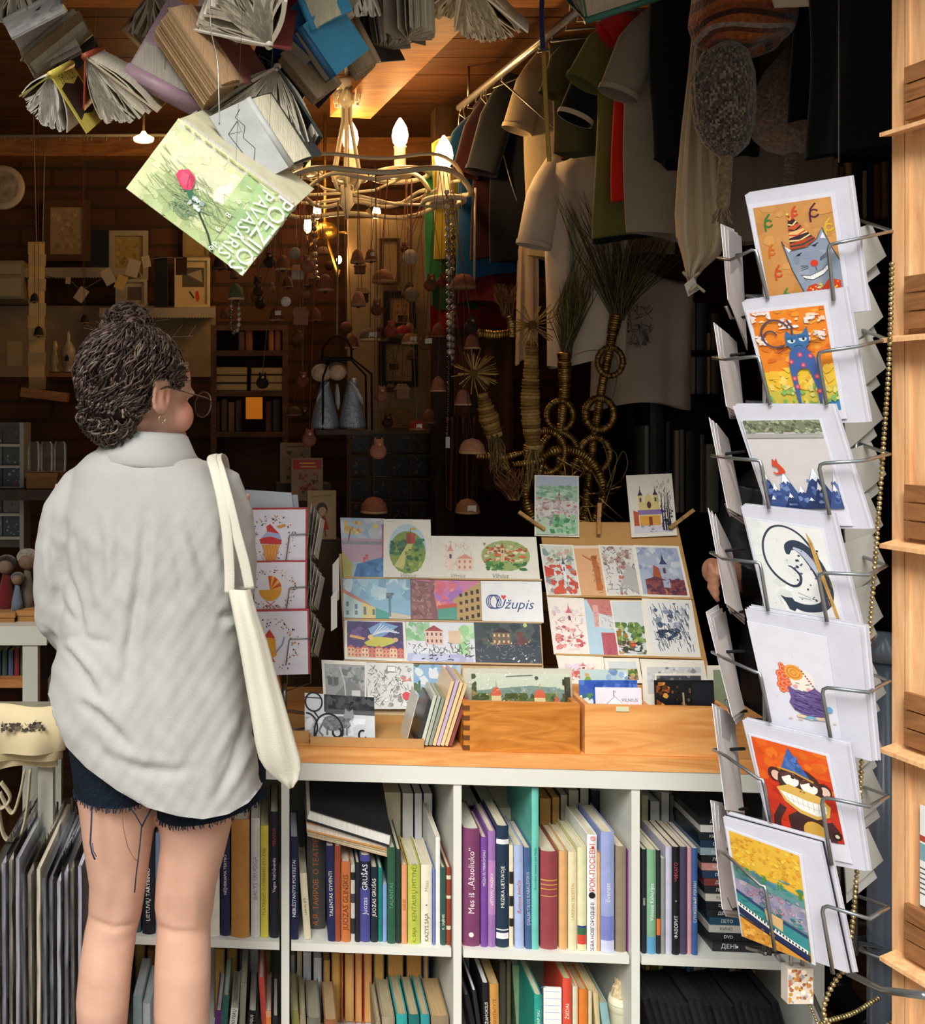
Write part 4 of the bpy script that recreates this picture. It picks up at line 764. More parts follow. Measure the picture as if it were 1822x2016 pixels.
upright('dark postcard with amber lights at the front of the pine box',1288,1405,1339,.035,Crop(a_dark,.6),group=GB,col='#17181c')
upright('white postcard with dark photo edge behind the dark one',1290,1383,1326,.06,Crop(lambda a:(a.rect(.03,.1,.97,1,'#4a4a50'),a.scat(.03,.1,.97,1,['#3a3a40','#6a6a70','#8a8478'],20,.05)),.3),group=GB)
upright('grey-edged postcard standing behind the dark cards',1264,1386,1306,.09,Crop(lambda a:(a.rect(.08,.12,.95,1,'#c9c9c9'),a.scat(.08,.12,.95,.6,['#8a8a8c','#b4b4b6','#dcdcdc'],40,.04)),.4),group=GB)
upright('white-framed card at the end of the pine box by the rack',1392,1432,1310,.1,Crop(lambda a:a.rect(.3,.1,1,1,'#8a9a7a'),.6),group=GB)
upright('black and white cat postcard behind iron scrolls',600,737,1364,.035,a_cat,lean=14,tilt=9,col='#dfe0e0')
# bundle of cards leaning beside the tray
for i,(x,yb,w,h,c)in enumerate([(800,1450,.085,.105,'#8a8270'),(826,1466,.09,.1,'#3a3a3e'),(834,1470,.1,.11,'#cfd4c4'),(842,1472,.1,.108,'#b4b8a8'),(850,1474,.11,.105,'#8f9a86'),(858,1476,.12,.142,'#e6c89a'),(866,1477,.12,.145,'#cbb6d0'),(874,1477,.12,.14,'#e8cf9c'),(882,1478,.12,.138,'#e2c48e'),(890,1478,.1,.11,'#8a4a4a')]):
 u,z=B(x,yb,.02);a=math.radians(14+i*.4);up=UD*math.sin(a)+ZD*math.cos(a);n=-UD*math.cos(a)+ZD*math.sin(a)
 b0=W3(u,.02,ZC+.0045);t=.0065 if i>0 else.0015
 q=[b0+VD*w+up*h,b0+up*h,b0,b0+VD*w]
 m=MB();m.slab(q,n,-t,lin(c)if i else lin('#cfc9bb'));ar=Art(m,q,n)
 if i==0:ar.rect(0,0,1,1,'#7a7264');ar.scat(.05,.05,.95,.95,['#8f8674','#6a6456','#a49a86'],30,.09);ar.scat(.35,.1,.6,.6,['#dcdcdc','#b9bcc0'],12,.06)
 if i==5:ar.rect(0,0,1,1,'#d9b468');ar.poly([(0,0),(1,0),(1,.35),(0,.55)],'#e0ac3a');ar.poly([(0,.6),(1,.5),(1,1),(0,1)],'#b9b4a4')
 tag(m.build('postcard',CARD),['drab photo card facing out of the leaning bundle','dark card in the leaning bundle behind the drab photo','pale green card bundle leaning by the oak box','grey-green card in the leaning bundle','moss grey card in the leaning bundle','tall yellow card standing out of the leaning bundle','lilac-edged tall card in the leaning bundle','thick straw-yellow card in the leaning bundle','sandy card in the leaning bundle','dark red card against the oak box'][i],'postcard','bundle of leaning cards')
 # --- small wire spinner with red-bordered greeting cards
u,z=B(560,1250,.16)
rk=thing('card_spinner','small wire card spinner with red-edged greeting cards','card rack',W3(u,.16,ZC))
PLS=(W3(0,.10,0),-VD)
GS='red-edged greeting cards on the small spinner'
card('greeting card with a striped ice cream cone in a wreath',[(494,1000),(606,999),(605,1104),(497,1106)],leanplane(.1,1.2,-4),a_wreath(0),GS,name='greeting_card',cat='greeting card',off=.002,t=.002,col='#b5454a')
card('greeting card with an orange pram in a wreath',[(496,1104),(605,1103),(605,1201),(497,1203)],leanplane(.1,1.1,-4),a_wreath(1),GS,name='greeting_card',cat='greeting card',off=.004,t=.002,col='#b5454a')
card('greeting card with a yellow teapot in a wreath',[(497,1200),(609,1198),(611,1327),(498,1330)],leanplane(.1,1.0,-4),a_wreath(2),GS,name='greeting_card',cat='greeting card',off=.006,t=.002,col='#b5454a')
card('pale blue envelope behind the ice cream card',[(484,964),(574,970),(578,1004),(486,1004)],(W3(0,.112,0),-VD),None,None,'#b9c2cc',name='envelope',cat='envelope')
card('grey envelope edge behind the pale blue one',[(490,976),(586,974),(590,1008),(492,1008)],(W3(0,.118,0),-VD),None,None,'#a4adb8',name='envelope',cat='envelope')
for row in range(3):
 y0=(992,1105,1205)[row];y1=(1100,1200,1292)[row]
 for i in range(4):
  x=610+i*6;p=[Bw(x+4,y0+i*9,.13),Bw(x+12,y0+6+i*9,.2),Bw(x+2-i,y1+2,.2),Bw(x-6-i,y1-8,.13)]
  m=MB();m.slab(p,UD,.0012,lin(pick(['#b9b4a6','#c9c4b4','#a8a294'])));tag(m.build('greeting_card',CARD),'grey card seen edge-on in the %s pocket at the side of the small spinner'%('top','middle','lowest')[row],'greeting card','edge-on cards of the small spinner')
def wire(px,r=.0012):
 m=MB();m.tube([Bw(x,y,v)for x,y,v in px],r,lin('#8f9398'),6);return m
for y in(1052,1156,1258):
 wire([(563,y+52,.095),(570,y+2,.095),(574,y,.095),(612,y-1,.095),(622,y-3,.12),(612,y-8,.15)]).build('wire_pocket',WIRE,rk)
 wire([(500,y+52,.097),(500,y+2,.097),(505,y,.097),(530,y,.12)]).build('wire_pocket',WIRE,rk)
for x in(502,566,612):wire([(x,1010,.125),(x,1345,.125),(558,1362,.16)],.0015).build('upright_wire',WIRE,rk)
q=W3(u,.16,ZC)
m=MB();m.tube([q+ZD*.01,q+ZD*.09],.006,lin('#8f9398'),8);m.build('post',WIRE,rk)
m=MB();m.torus(q+ZD*.006,.07,.003,lin('#8f9398'));m.tube([q+Vector((-.07,0,.006)),q+Vector((.07,0,.006))],.003,lin('#8f9398'),6);m.build('base_ring',WIRE,rk)
card('white price card clipped at the side of the pale stand',[(652,1175),(664,1160),(664,1235),(652,1243)],(W3(0,.19,0),-VD),None,None,'#d0ccc4',name='price_card',cat='card')
card('second white price card above the first',[(655,1112),(668,1096),(668,1180),(655,1190)],(W3(0,.2,0),-VD),None,None,'#c4c0b8',name='price_card',cat='card')
# ------------------------------------------------------------------ greeting card spinner beside the shop door
DR=Vector((-.6,.8,0));NO=Vector((-.8,-.6,0));IN=-NO
RREF=P(1560,815,1.345)
def rackplane(depth=0,lean=10):
 a=math.radians(lean);up=NO*math.sin(a)+ZD*math.cos(a);n=up.cross(DR).normalized()
 if n.dot(NO)<0:n=-n
 return n
RN=rackplane()
def rcard(label,px4,yc,off,col='#dddce6',art=None,m4=(0,0,0,0),name='greeting_card',cat='greeting card',group='front cards of the tall card rack',t=.0012):
 """yc: pixel row where the leaning card crosses the rack's face plane"""
 o=ray_plane(1570,yc,RREF,NO);q=quad_on(px4,o+RN*off,RN)
 m=MB();m.slab(q,RN,t,lin(col))
 if art:
  a=Art(m,q,RN);l,tp,r,b=m4
  art(Art(m,[a.at(l,tp),a.at(1-r,tp),a.at(1-r,1-b),a.at(l,1-b)],RN))
 return tag(m.build(name,CARD),label,cat,group)
def curve2(p,w,n=6):
 o=[];ww=[]
 for i in range(len(p)-1):
  a,b,c,d=p[max(i-1,0)],p[i],p[i+1],p[min(i+2,len(p)-1)]
  for k in range(n):
   t=k/n;o.append(tuple(.5*(2*b[q]+(c[q]-a[q])*t+(2*a[q]-5*b[q]+4*c[q]-d[q])*t*t+(3*b[q]-a[q]-3*c[q]+d[q])*t**3)for q in(0,1)));ww.append(w[i]+(w[i+1]-w[i])*t)
 return o+[p[-1]],ww+[w[-1]]
def a_partycat(a):
 a.rect(0,0,1,1,'#c98f50');a.scat(0,0,1,1,['#cf9656','#c58a4a','#cc9253'],40,.12)
 for u,v,c,d in((.14,.17,'#3f7a34',1),(.5,.1,'#cf4a2c',.7),(.74,.13,'#5a2a3a',1.1),(.9,.3,'#d8b23a',1),(.12,.48,'#cf6a2a',.8),(.16,.72,'#c8502a',.9),(.22,.97,'#4f8a44',.8)):
  a.arc(u+.03,v+.02,.05*d,.036*d,20,330,.026,c);a.line([(u+.03-.05*d,v+.1*d),(u+.03-.052*d,v+.03),(u+.03-.03*d,v-.03*d),(u+.03+.03*d,v-.08*d)],.026,c)
 g='#8b98ab'
 a.poly([(.3,.4),(.37,.52),(.62,.5),(.76,.42),(.84,.31),(.92,.52),(1.0,.68),(1,1),(.5,1),(.38,.72)],g);a.scat(.42,.55,.95,.95,['#95a1b2','#8390a4','#a09ca4'],24,.06)
 a.line([(.5,1),(.38,.72),(.3,.4),(.37,.52),(.62,.5),(.76,.42),(.84,.31),(.92,.52),(1,.68)],.012,'#4a4a55');a.poly([(.33,.46),(.37,.53),(.41,.51)],'#e6e4ea');a.poly([(.8,.42),(.84,.36),(.87,.43)],'#e6e4ea')
 H_=[((.44,.13),(.44,.13)),((.425,.2),(.51,.18)),((.42,.26),(.56,.23)),((.415,.32),(.61,.29)),((.41,.38),(.66,.34)),((.405,.44),(.71,.39)),((.4,.5),(.76,.43))]
 for i in range(6):
  (l0,r0),(l1,r1)=H_[i],H_[i+1]
  a.poly([l0,r0,r1,((l1[0]+r1[0])/2,(l1[1]+r1[1])/2+.03),l1],['#b0402c','#3a2a2a','#c85a34','#e3c07a','#3a2a34','#b5452e'][i])
  a.line([((l0[0]+l1[0])/2,(l0[1]+l1[1])/2),((r0[0]+r1[0]+l0[0]+l1[0])/4,(l0[1]+r1[1])/2+.03),((r0[0]+r1[0])/2,(r0[1]+r1[1])/2)],.022,['#e3b45a','#e8d49a','#2a2430','#cf4a30','#e8cf8a','#1f4a44'][i])
 a.ell(.435,.12,.018,.014,'#e6c050');a.ell(.5,.57,.02,.012,'#2a2a30');a.ell(.72,.49,.02,.012,'#2a2a30');a.line([(.46,.58),(.5,.565),(.54,.55)],.01,'#2a2a30');a.line([(.68,.49),(.72,.485),(.77,.465)],.01,'#2a2a30')
 a.ell(.68,.68,.05,.035,'#d8402c');a.line([(.69,.72),(.7,.76)],.008,'#3a3a40');a.poly([(.5,.8),(.6,.81),(.78,.76),(.87,.69),(.87,.74),(.78,.81),(.64,.85),(.55,.84)],'#f4f2f0');a.line([(.48,.79),(.6,.81),(.78,.76),(.88,.68)],.01,'#4a4a50');a.line([(.52,.83),(.64,.855),(.78,.81),(.88,.74)],.008,'#4a4a50')
 for i in range(9):a.line([(.56+.035*i,.81-.012*i+(.0 if i<5 else-.004*(i-4))),(.57+.035*i,.85-.013*i)],.005,'#8a8a8f')
 for k in range(3):a.line([(.5,.69+.025*k),(.6,.7+.012*k)],.006,'#3a3a40');a.line([(.76,.66-.012*k),(.86,.62-.02*k)],.006,'#3a3a40')
 a.poly([(.5,1),(.56,.92),(.66,.9),(.72,.97),(.7,1)],'#d0401f');a.poly([(.72,.97),(.84,.86),(.98,.9),(.98,1),(.74,1)],'#d0401f');a.scat(.54,.9,.98,.99,['#efdf9a','#e6c83a'],16,.018)
def a_bluecat(a):
 a.rect(0,0,1,.6,'#e8862a');a.rect(0,.58,1,.8,'#ecc23c');a.rect(0,.76,1,.92,'#cdbb4a');a.rect(0,.9,1,1,'#3f86b8')
 a.scat(0,0,1,.58,['#e57a28','#ea9636','#de6f2a','#eea23e'],70,.07,.6);a.scat(0,.55,1,.78,['#efc548','#e8b63c','#f0d066'],30,.07);a.scat(0,.72,1,.92,['#e0d27a','#a9bc5a','#d8c84e','#7fae5c'],40,.05)
 for u,v in((.14,.05),(.5,.13),(.86,.1),(.84,.27),(.02,.27)):a.scat(max(0,u-.14),v-.05,min(1,u+.14),v+.05,['#efe9e6','#e0d6d6','#f2d6b8'],14,.05,.6)
 a.arc(.3,.22,.2,.13,-20,-300,.028,'#5a4a5a',24);a.arc(.22,.26,.1,.07,-260,-20,.026,'#5a4a5a');a.line([(.49,.1),(.54,.17),(.52,.27)],.028,'#5a4a5a')
 b='#3f6ea0'
 a.poly([(.42,.26),(.45,.2),(.52,.25),(.66,.24),(.74,.18),(.75,.27),(.74,.34),(.66,.39),(.5,.39),(.42,.34)],b);a.poly([(.44,.41),(.5,.37),(.68,.37),(.78,.48),(.8,.62),(.79,.8),(.77,.93),(.73,.93),(.73,.76),(.66,.58),(.55,.57),(.48,.62),(.48,.78),(.46,.94),(.43,.94),(.41,.75),(.4,.55)],'#44629e')
 for u,v in((.5,.3),(.66,.29)):a.ell(u,v,.055,.026,'#c9dfe6');a.ell(u+.01,v,.018,.018,'#1f2a34');a.rect(u-.06,v-.03,u+.06,v-.008,'#34608f')
 a.line([(.52,.36),(.58,.345),(.64,.36)],.01,'#20344f')
 for k in range(3):a.line([(.45,.35),(.28,.36+.025*k)],.006,'#3a2a20');a.line([(.72,.33),(.9,.3+.025*k)],.006,'#3a2a20')
 for u,v in((.44,.5),(.58,.44),(.72,.46),(.6,.54),(.44,.66),(.76,.66),(.46,.74),(.76,.8)):a.ell(u,v,.035,.024,'#c84a64');a.ell(u,v,.016,.011,'#e08aa0')
 for u in(.3,.44,.62,.8,.92):a.ell(u,.955,.03,.018,'#e2d8c0');a.ell(u,.955,.016,.01,'#3f86b8')
def a_fox(a):
 a.rect(0,0,1,1,'#cfcac8');a.rect(0,0,1,.14,'#7d8468');a.scat(0,0,1,.16,['#6a7056','#8c9278','#a4a890','#585e48'],90,.03);a.rect(0,.15,1,.2,'#a9a7a2')
 for u,v,w,h in((.08,.54,.22,.46),(.34,.58,.3,.42),(.74,.54,.4,.46),(.99,.58,.22,.42),(.18,.7,.2,.3),(.52,.74,.22,.26),(.76,.7,.2,.3),(.95,.72,.18,.28),(.36,.82,.18,.18),(.12,.85,.16,.15),(.62,.87,.18,.13)):
  c=pick(['#3d5287','#2f4274','#5570a4','#27365f']);a.poly([(max(0,u-w*.7),min(1,v+h)),(u,v),(min(1,u+w*.7),min(1,v+h))],c)
  a.scat(max(0,u-w*.3),v+.12,min(1,u+w*.3),min(1,v+h*.8),['#4d659a','#6d86b6','#33487a'],6,.05);a.poly([(u-w*.2,v+h*.32),(u,v),(min(1,u+w*.2),v+h*.32),(min(1,u+w*.08),v+h*.26),(u,v+h*.34),(u-w*.09,v+h*.26)],'#eef1f6')
 k='#cf4a2c';a.poly([(.26,.49),(.29,.46),(.33,.5),(.37,.545),(.385,.585),(.36,.6),(.27,.6),(.3,.575),(.29,.53),(.25,.52)],k);a.poly([(.24,.47),(.25,.43),(.28,.46),(.31,.43),(.315,.48),(.28,.52),(.23,.51)],k);a.line([(.34,.59),(.26,.605),(.22,.585)],[.03,.03,.012],k)
def a_tail(a):
 a.rect(0,0,1,1,'#e4e5e2');a.scat(0,0,1,1,['#dfe0dc','#e8e9e6'],20,.14);k='#333d4e'
 a.line(*curve2([(.86,.3),(.7,.1),(.5,.02),(.3,.06),(.16,.22),(.14,.42),(.24,.58),(.42,.68),(.54,.66),(.58,.56),(.5,.48),(.44,.46)],[.034,.03,.028,.028,.028,.03,.034,.038,.04,.036,.03,.012]),k)
 a.line(*curve2([(.47,.33),(.5,.25),(.6,.22),(.72,.28),(.82,.42),(.88,.58),(.89,.74),(.83,.86),(.7,.91),(.54,.92),(.42,.89),(.34,.86)],[.04,.12,.17,.2,.2,.18,.16,.14,.12,.12,.1,.05]),k)
 a.poly([(.24,.8),(.3,.82),(.4,.82),(.46,.9),(.4,.97),(.33,.95),(.3,.88)],k);a.line(*curve2([(.56,.25),(.68,.3),(.78,.42),(.84,.56)],[.03,.08,.09,.02]),'#b4b9cc');a.scat(.52,.22,.9,.88,['#27303f','#4a5468','#3a4456'],26,.02)
 a.poly([(.78,.05),(.84,.16),(.98,1),(.94,1),(.82,.4)],'#c49a56');a.lines(.78,.1,.98,1,'#9a743c',16,.12,.01,80);a.scat(0,0,1,1,['#6a707a'],16,.006);a.line([(.66,.8),(.5,.75)],.005,k);a.line([(.66,.82),(.5,.8)],.005,k)
def a_girl(a):
 a.scat(.1,.2,.9,.9,['#8a8a98'],12,.005)
 for u,v,r in((.36,.46,.06),(.3,.52,.06),(.3,.58,.055),(.36,.54,.06),(.28,.64,.055),(.34,.62,.06),(.4,.6,.05),(.3,.69,.05),(.38,.67,.055),(.34,.42,.04)):
  a.ell(u,v,r,r*.72,'#e2683a');a.arc(u,v,r*.6,r*.42,0,320,.012,'#f0a080',10);a.arc(u,v,r*.25,r*.2,0,300,.01,'#c8502a',8)
 a.ell(.6,.56,.17,.12,'#f2e6da');a.ell(.5,.48,.13,.085,'#e8a24a');a.arc(.5,.48,.09,.06,0,340,.014,'#c97a2a',14);a.arc(.5,.48,.045,.03,0,340,.012,'#c97a2a',10);a.ell(.67,.65,.03,.02,'#e6a0a0');a.ell(.5,.63,.03,.02,'#e6a0a0');a.line([(.5,.59),(.56,.6)],.01,'#5a4a48');a.line([(.64,.6),(.7,.59)],.01,'#5a4a48')
 for i in range(8):a.ell(.62+.02*i,.45+.025*i,.014,.01,'#a04a54',8)
 a.poly([(.38,.64),(.5,.68),(.64,.68),(.76,.62),(.86,.68),(.88,.8),(.9,.92),(.78,.97),(.6,.96),(.42,.9),(.36,.82),(.4,.76)],'#6a568e');a.lines(.4,.66,.86,.94,'#3f3468',50,.2,.008,12);a.lines(.4,.66,.86,.94,'#8f7fb4',30,.16,.008,10);a.ell(.92,.84,.05,.035,'#6aa6cc');a.ell(.64,.965,.14,.02,'#7ab0cc');a.scat(.3,.94,1,1,['#e6c8a8'],10,.06,.4)
def a_monkey(a):
 a.rect(0,0,1,1,'#cf3a1e');a.rect(0,0,1,.3,'#df5a1c');a.scat(0,0,1,.45,['#e2661f','#d84f1c','#e0701f'],40,.1);a.scat(0,.5,1,1,['#c4331f','#d03c22','#b92e1e'],40,.1);k='#452a28'
 a.ell(.24,.36,.1,.08,k);a.ell(.25,.37,.065,.055,'#e0b8a0');a.ell(.88,.42,.1,.08,k);a.ell(.89,.43,.065,.055,'#e6c0b0');a.ell(.56,.42,.3,.2,k);a.poly([(.3,.8),(.46,.72),(.7,.74),(.86,.8),(.92,1),(.3,1)],k);a.ell(.64,.93,.16,.12,'#d6a84a');a.line([(.26,.7),(.14,.84),(.1,1)],.1,k);a.line([(.86,.78),(.96,.92)],.09,k)
 a.ell(.44,.38,.115,.08,'#f2efe8');a.ell(.68,.42,.115,.08,'#f2efe8');a.ell(.48,.35,.024,.018,'#241c1c');a.ell(.72,.39,.024,.018,'#241c1c');a.poly([(.3,.33),(.44,.29),(.56,.34),(.54,.37),(.44,.33),(.33,.37)],'#5a3834');a.poly([(.56,.37),(.7,.33),(.82,.38),(.8,.41),(.69,.37),(.58,.41)],'#5a3834')
 a.poly([(.22,.5),(.4,.44),(.58,.47),(.8,.5),(.92,.6),(.88,.72),(.7,.78),(.48,.74),(.3,.64)],'#d9b058');a.poly([(.26,.53),(.42,.55),(.6,.58),(.86,.6),(.85,.68),(.72,.74),(.5,.7),(.34,.62)],'#f4f2ea')
 for i in range(7):a.line([(.34+.07*i,.55+.008*i),(.36+.065*i,.63+.012*i)],.006,'#b4b0a4')
 a.line([(.3,.585),(.5,.63),(.72,.665),(.86,.64)],.006,'#b4b0a4');a.ell(.57,.49,.035,.02,'#caa050');a.ell(.55,.49,.01,.007,k);a.ell(.6,.495,.01,.007,k);a.poly([(.34,.28),(.5,.02),(.72,.33),(.52,.28)],'#3f62a8');a.scat(.42,.1,.64,.28,['#5478ba','#34568f'],14,.04);a.line([(.3,.27),(.52,.29),(.76,.35)],.03,'#c9983a');a.ell(.93,.92,.06,.045,'#2f2220');a.ell(.93,.92,.03,.022,'#d8c4a8')
def a_piano(a):
 a.rect(0,0,1,1,'#e0b33c');a.scat(0,0,1,.33,['#e6bd3a','#d8a634','#ecc84e','#e09a2e'],130,.03);a.poly([(0,.3),(1,.4),(1,.9),(0,.62)],'#5f8f8c');a.scat(0,.3,1,.46,['#3f8a84','#6aa09a','#4a7a94'],40,.06,.5);a.poly([(0,.44),(1,.5),(1,.72),(0,.6)],'#9a94a8');a.scat(0,.44,1,.68,['#a89fb0','#8a88a4','#b4a4ac'],40,.06)
 for i in range(12):
  u=R.uniform(.1,.9);v=R.uniform(.46,.64);a.arc(u,v,.05,.035,0,400,.01,pick(['#a8485a','#4a5a8a','#c07080']),12,-.03)
 for i in range(16):u=R.uniform(.02,.98);a.line([(u,.36+u*.06),(u+.01,.29+u*.05)],.014,'#4f8a3a')
 a.poly([(0,.56),(.4,.66),(1,.76),(1,.92),(.5,.8),(0,.68)],'#3a8a8c');a.scat(0,.58,1,.8,['#34807f','#4a9a98','#2f7478'],40,.06,.4);a.poly([(0,.54),(.4,.64),(1,.74),(1,.77),(.4,.67),(0,.57)],'#34406a');a.poly([(.4,.64),(.66,.68),(.64,.8),(.42,.74)],'#d8b07a')
 a.poly([(0,.68),(.5,.82),(1,.93),(1,1),(.9,1),(0,.77)],'#262e4f');a.poly([(0,.66),(.5,.79),(.98,.89),(.97,.925),(.5,.835),(0,.7)],'#e9e9e2')
 for i in range(22):
  u=.03+i*.043;v=.665+u*.245;a.poly([(u,v),(u+.02,v+.004),(u+.016,v+.026),(u-.004,v+.022)],'#1d2230')
 a.poly([(0,.8),(1,1.0),(0,1)],'#cf8f34');a.scat(0,.84,.6,1,['#d89a3a','#b9772a','#e0a94e'],40,.04);a.line([(0,.79),(.95,.985)],.02,'#1f2540')
RK=thing('card_rack','tall wire spinner rack of greeting cards at the shop door','card rack',P(1600,815,1.45).xy.to_3d())
rows=[('party cat','greeting card of a grinning grey cat in party hat',[(1467,384),(1669,349),(1704,612),(1517,640)],[(1472,402),(1644,376),(1678,612),(1515,634)],a_partycat,(.06,.04,.05,.19)),('blue cat','greeting card of a sulky blue cat on orange sky',[(1461,595),(1660,568),(1706,831),(1527,838)],[(1468,611),(1630,593),(1668,824),(1523,838)],a_bluecat,(.05,.03,.05,.08)),('fox','greeting card of a small red fox on snowy mountains',[(1443,800),(1635,799),(1711,1041),(1523,1040)],[(1459,826),(1618,824),(1680,1035),(1522,1034)],a_fox,(.02,.01,.03,.16)),('cat tail','greeting card of a black cat with a long curling tail',[(1459,997),(1635,1014),(1690,1234),(1512,1222)],[(1467,1018),(1623,1040),(1665,1230),(1510,1214)],a_tail,(.03,.02,.03,.06)),('girl','white greeting card of a red-curled girl in purple scarf',[(1467,1199),(1693,1237),(1717,1499),(1523,1448)],[(1471,1222),(1628,1254),(1657,1455),(1519,1436)],a_girl,(.02,.0,.02,.14)),('monkey','red greeting card of a laughing monkey in blue hat',[(1462,1418),(1667,1466),(1705,1715),(1527,1682)],[(1474,1443),(1633,1486),(1679,1701),(1524,1668)],a_monkey,(.03,.02,.04,.17)),('piano','greeting card of a piano under a yellow field',[(1424,1608),(1615,1660),(1670,1916),(1461,1842)],[(1429,1628),(1580,1683),(1607,1901),(1461,1843)],a_piano,(.04,.02,.04,.02))]
for i,(nm,lab,env,cd,art,mg)in enumerate(rows):
 yc=(cd[0][1]+cd[3][1])/2
 f=.018 if i==6 else.0
 rcard(lab,cd,yc,f+.004,art=art,m4=mg,t=.0008)
 rcard('white envelope around the %s card'%nm,env,yc,f+.0015,'#cfced9',name='envelope',cat='envelope',group='envelopes in the front pockets of the tall rack')
 for k in range(3 if i<6 else 5):
  s=(k+1)*(4 if i!=4 else 6)
  rcard('%s spare card behind the %s card'%(('first','second','third','fourth','fifth')[k],nm),[(env[0][0]+s*.7,env[0][1]-s*.5),(env[1][0]+s,env[1][1]-s*.35),(env[2][0]+s*1.0,env[2][1]-s*.1),(env[3][0]+s*.7,env[3][1])],yc,f-.003*(k+1),['#cac9d4','#d8d7de','#c2c1cd','#dad9df','#c8c7d2'][k]if not(i==6 and k==1)else '#2c3038',group='spare cards stacked in the front pockets')
  # edge-on cards of the pocket column facing the shop interior
for i,(a,b,c,d)in enumerate([((1419,441),(1445,452),(1471,676),(1433,590)),((1405,635),(1436,660),(1467,820),(1430,800)),((1396,822),(1420,850),(1468,1020),(1432,1000)),((1394,1000),(1425,1060),(1466,1215),(1428,1188)),((1390,1205),(1414,1190),(1466,1395),(1442,1412)),((1402,1385),(1432,1400),(1466,1600),(1428,1594)),((1399,1575),(1422,1580),(1462,1795),(1422,1790))]):
 for k in range(3):
  o=k*7
  q=[P(a[0]+o,a[1]+o*.8,1.44+.01*k),P(b[0]+o,b[1]+o,1.50+.01*k),P(c[0],c[1]+o,1.50+.01*k),P(d[0]+o*.5,d[1]+o,1.44+.01*k)]
  n=(q[1]-q[0]).cross(q[3]-q[0]).normalized();m=MB();m.slab(q,n,.001,lin(['#e6e4e6','#d4d3d8','#c3c3c8'][k]))
  tag(m.build('greeting_card',CARD),'%s card seen edge-on beside the %s card'%(('outermost','middle','inner')[k],rows[i][0]),'greeting card','edge-on cards facing the counter')
  # cards of the rear pockets: grey backs peeping out on the door side
for i,y in enumerate((470,590,690,790,900,1000,1080,1180,1330,1440,1540,1660)):
 for k in range(2):
  x1=1746-12*k-(6 if i%2 else 0)
  q=[P(1660,y-10+30*k,1.46+.012*k),P(x1-30,y-30+34*k,1.44+.012*k),P(x1,y+34+34*k,1.44+.012*k),P(1668,y+98+20*k,1.46+.012*k)]
  n=(q[1]-q[0]).cross(q[3]-q[0]).normalized();m=MB();m.slab(q,n,.001,lin(['#b9b8b0','#c6c6c0'][k]));tag(m.build('greeting_card',CARD),'card back showing past the door side of the tall rack','greeting card','card backs of the rear pockets')
def rwire(pts,name='wire_pocket',r=.0026):
 m=MB();m.tube([P(x,y,Y)for x,y,Y in pts],r,lin('#9da3a6'),8);return m.build(name,WIRE,RK)
def fy(x,y,out=.018):
 q=ray_plane(x,y,RREF+NO*out,NO);return(x,y,q.y)
tiers=[((1632,480),(1642,592),(1690,470),(1757,455),(1415,508),(1490,492),(1512,588)),((1612,692),(1628,797),(1690,682),(1747,668),(1404,704),(1495,702),(1517,797)),((1614,912),(1634,1014),(1700,907),(1752,894),(1402,897),(1498,906),(1515,1002)),((1613,1128),(1629,1224),(1710,1132),(1746,1114),(1400,1088),(1497,1107),(1513,1203)),((1620,1354),(1636,1452),(1710,1363),(1752,1340),(1403,1284),(1497,1323),(1517,1422)),((1619,1571),(1638,1703),(1712,1588),(1750,1567),(1405,1476),(1503,1533),(1518,1618)),((1620,1784),(1641,1917),(1712,1809),(1750,1786),(1408,1672),(1507,1743),(1526,1872))]
for i,(rc,rb,r1,r2,lo,lc,lb)in enumerate(tiers):
 o=.022+(.018 if i==6 else 0)
 rwire([fy(*rb,o),fy(rc[0],rc[1]+12,o),fy(rc[0]+2,rc[1]+3,o),fy(rc[0]+10,rc[1],o),fy(r1[0],r1[1],o),(r2[0],r2[1],1.36),(1690,r2[1]-22,1.47)])
 rwire([fy(*lb,o),fy(lc[0]+2,lc[1]+12,o),fy(lc[0]-1,lc[1]+2,o),fy(lc[0]-9,lc[1],o),fy(lo[0]+24,lo[1]+12 if i>2 else lo[1]+4,o),(lo[0],lo[1],1.47),(1466,lo[1]-8 if i<4 else lo[1]-2,1.50)])
 bl=fy(lb[0],lb[1],o)
 rwire([(1430+i%2*4,lo[1]+95,1.46),(1440,lo[1]+118,1.47),(1470,lo[1]+116,1.50)])
 rwire([(1510,lb[1]+6,1.45),(1470,lb[1]-6,1.50),(1690,lb[1]+2,1.46)],'tier_wire')
for x,y0,y1,Y in((1506,500,1880,1.455),(1516,500,1880,1.49),(1686,480,1880,1.46),(1652,480,1860,1.42)):rwire([(x,y0,Y),(x,y1,Y)],'upright_wire',.003)
rwire([(1530,1880,1.40),(1600,1960,1.44),(1625,2016,1.47),(1625,2200,1.47)],'stand_leg',.004);rwire([(1670,1915,1.36),(1740,1950,1.3),(1822,1960,1.2)],'stand_brace',.005)
rwire([(1700,2300,1.45),(1610,2300,1.45),(1560,2300,1.5)],'stand_foot',.006)
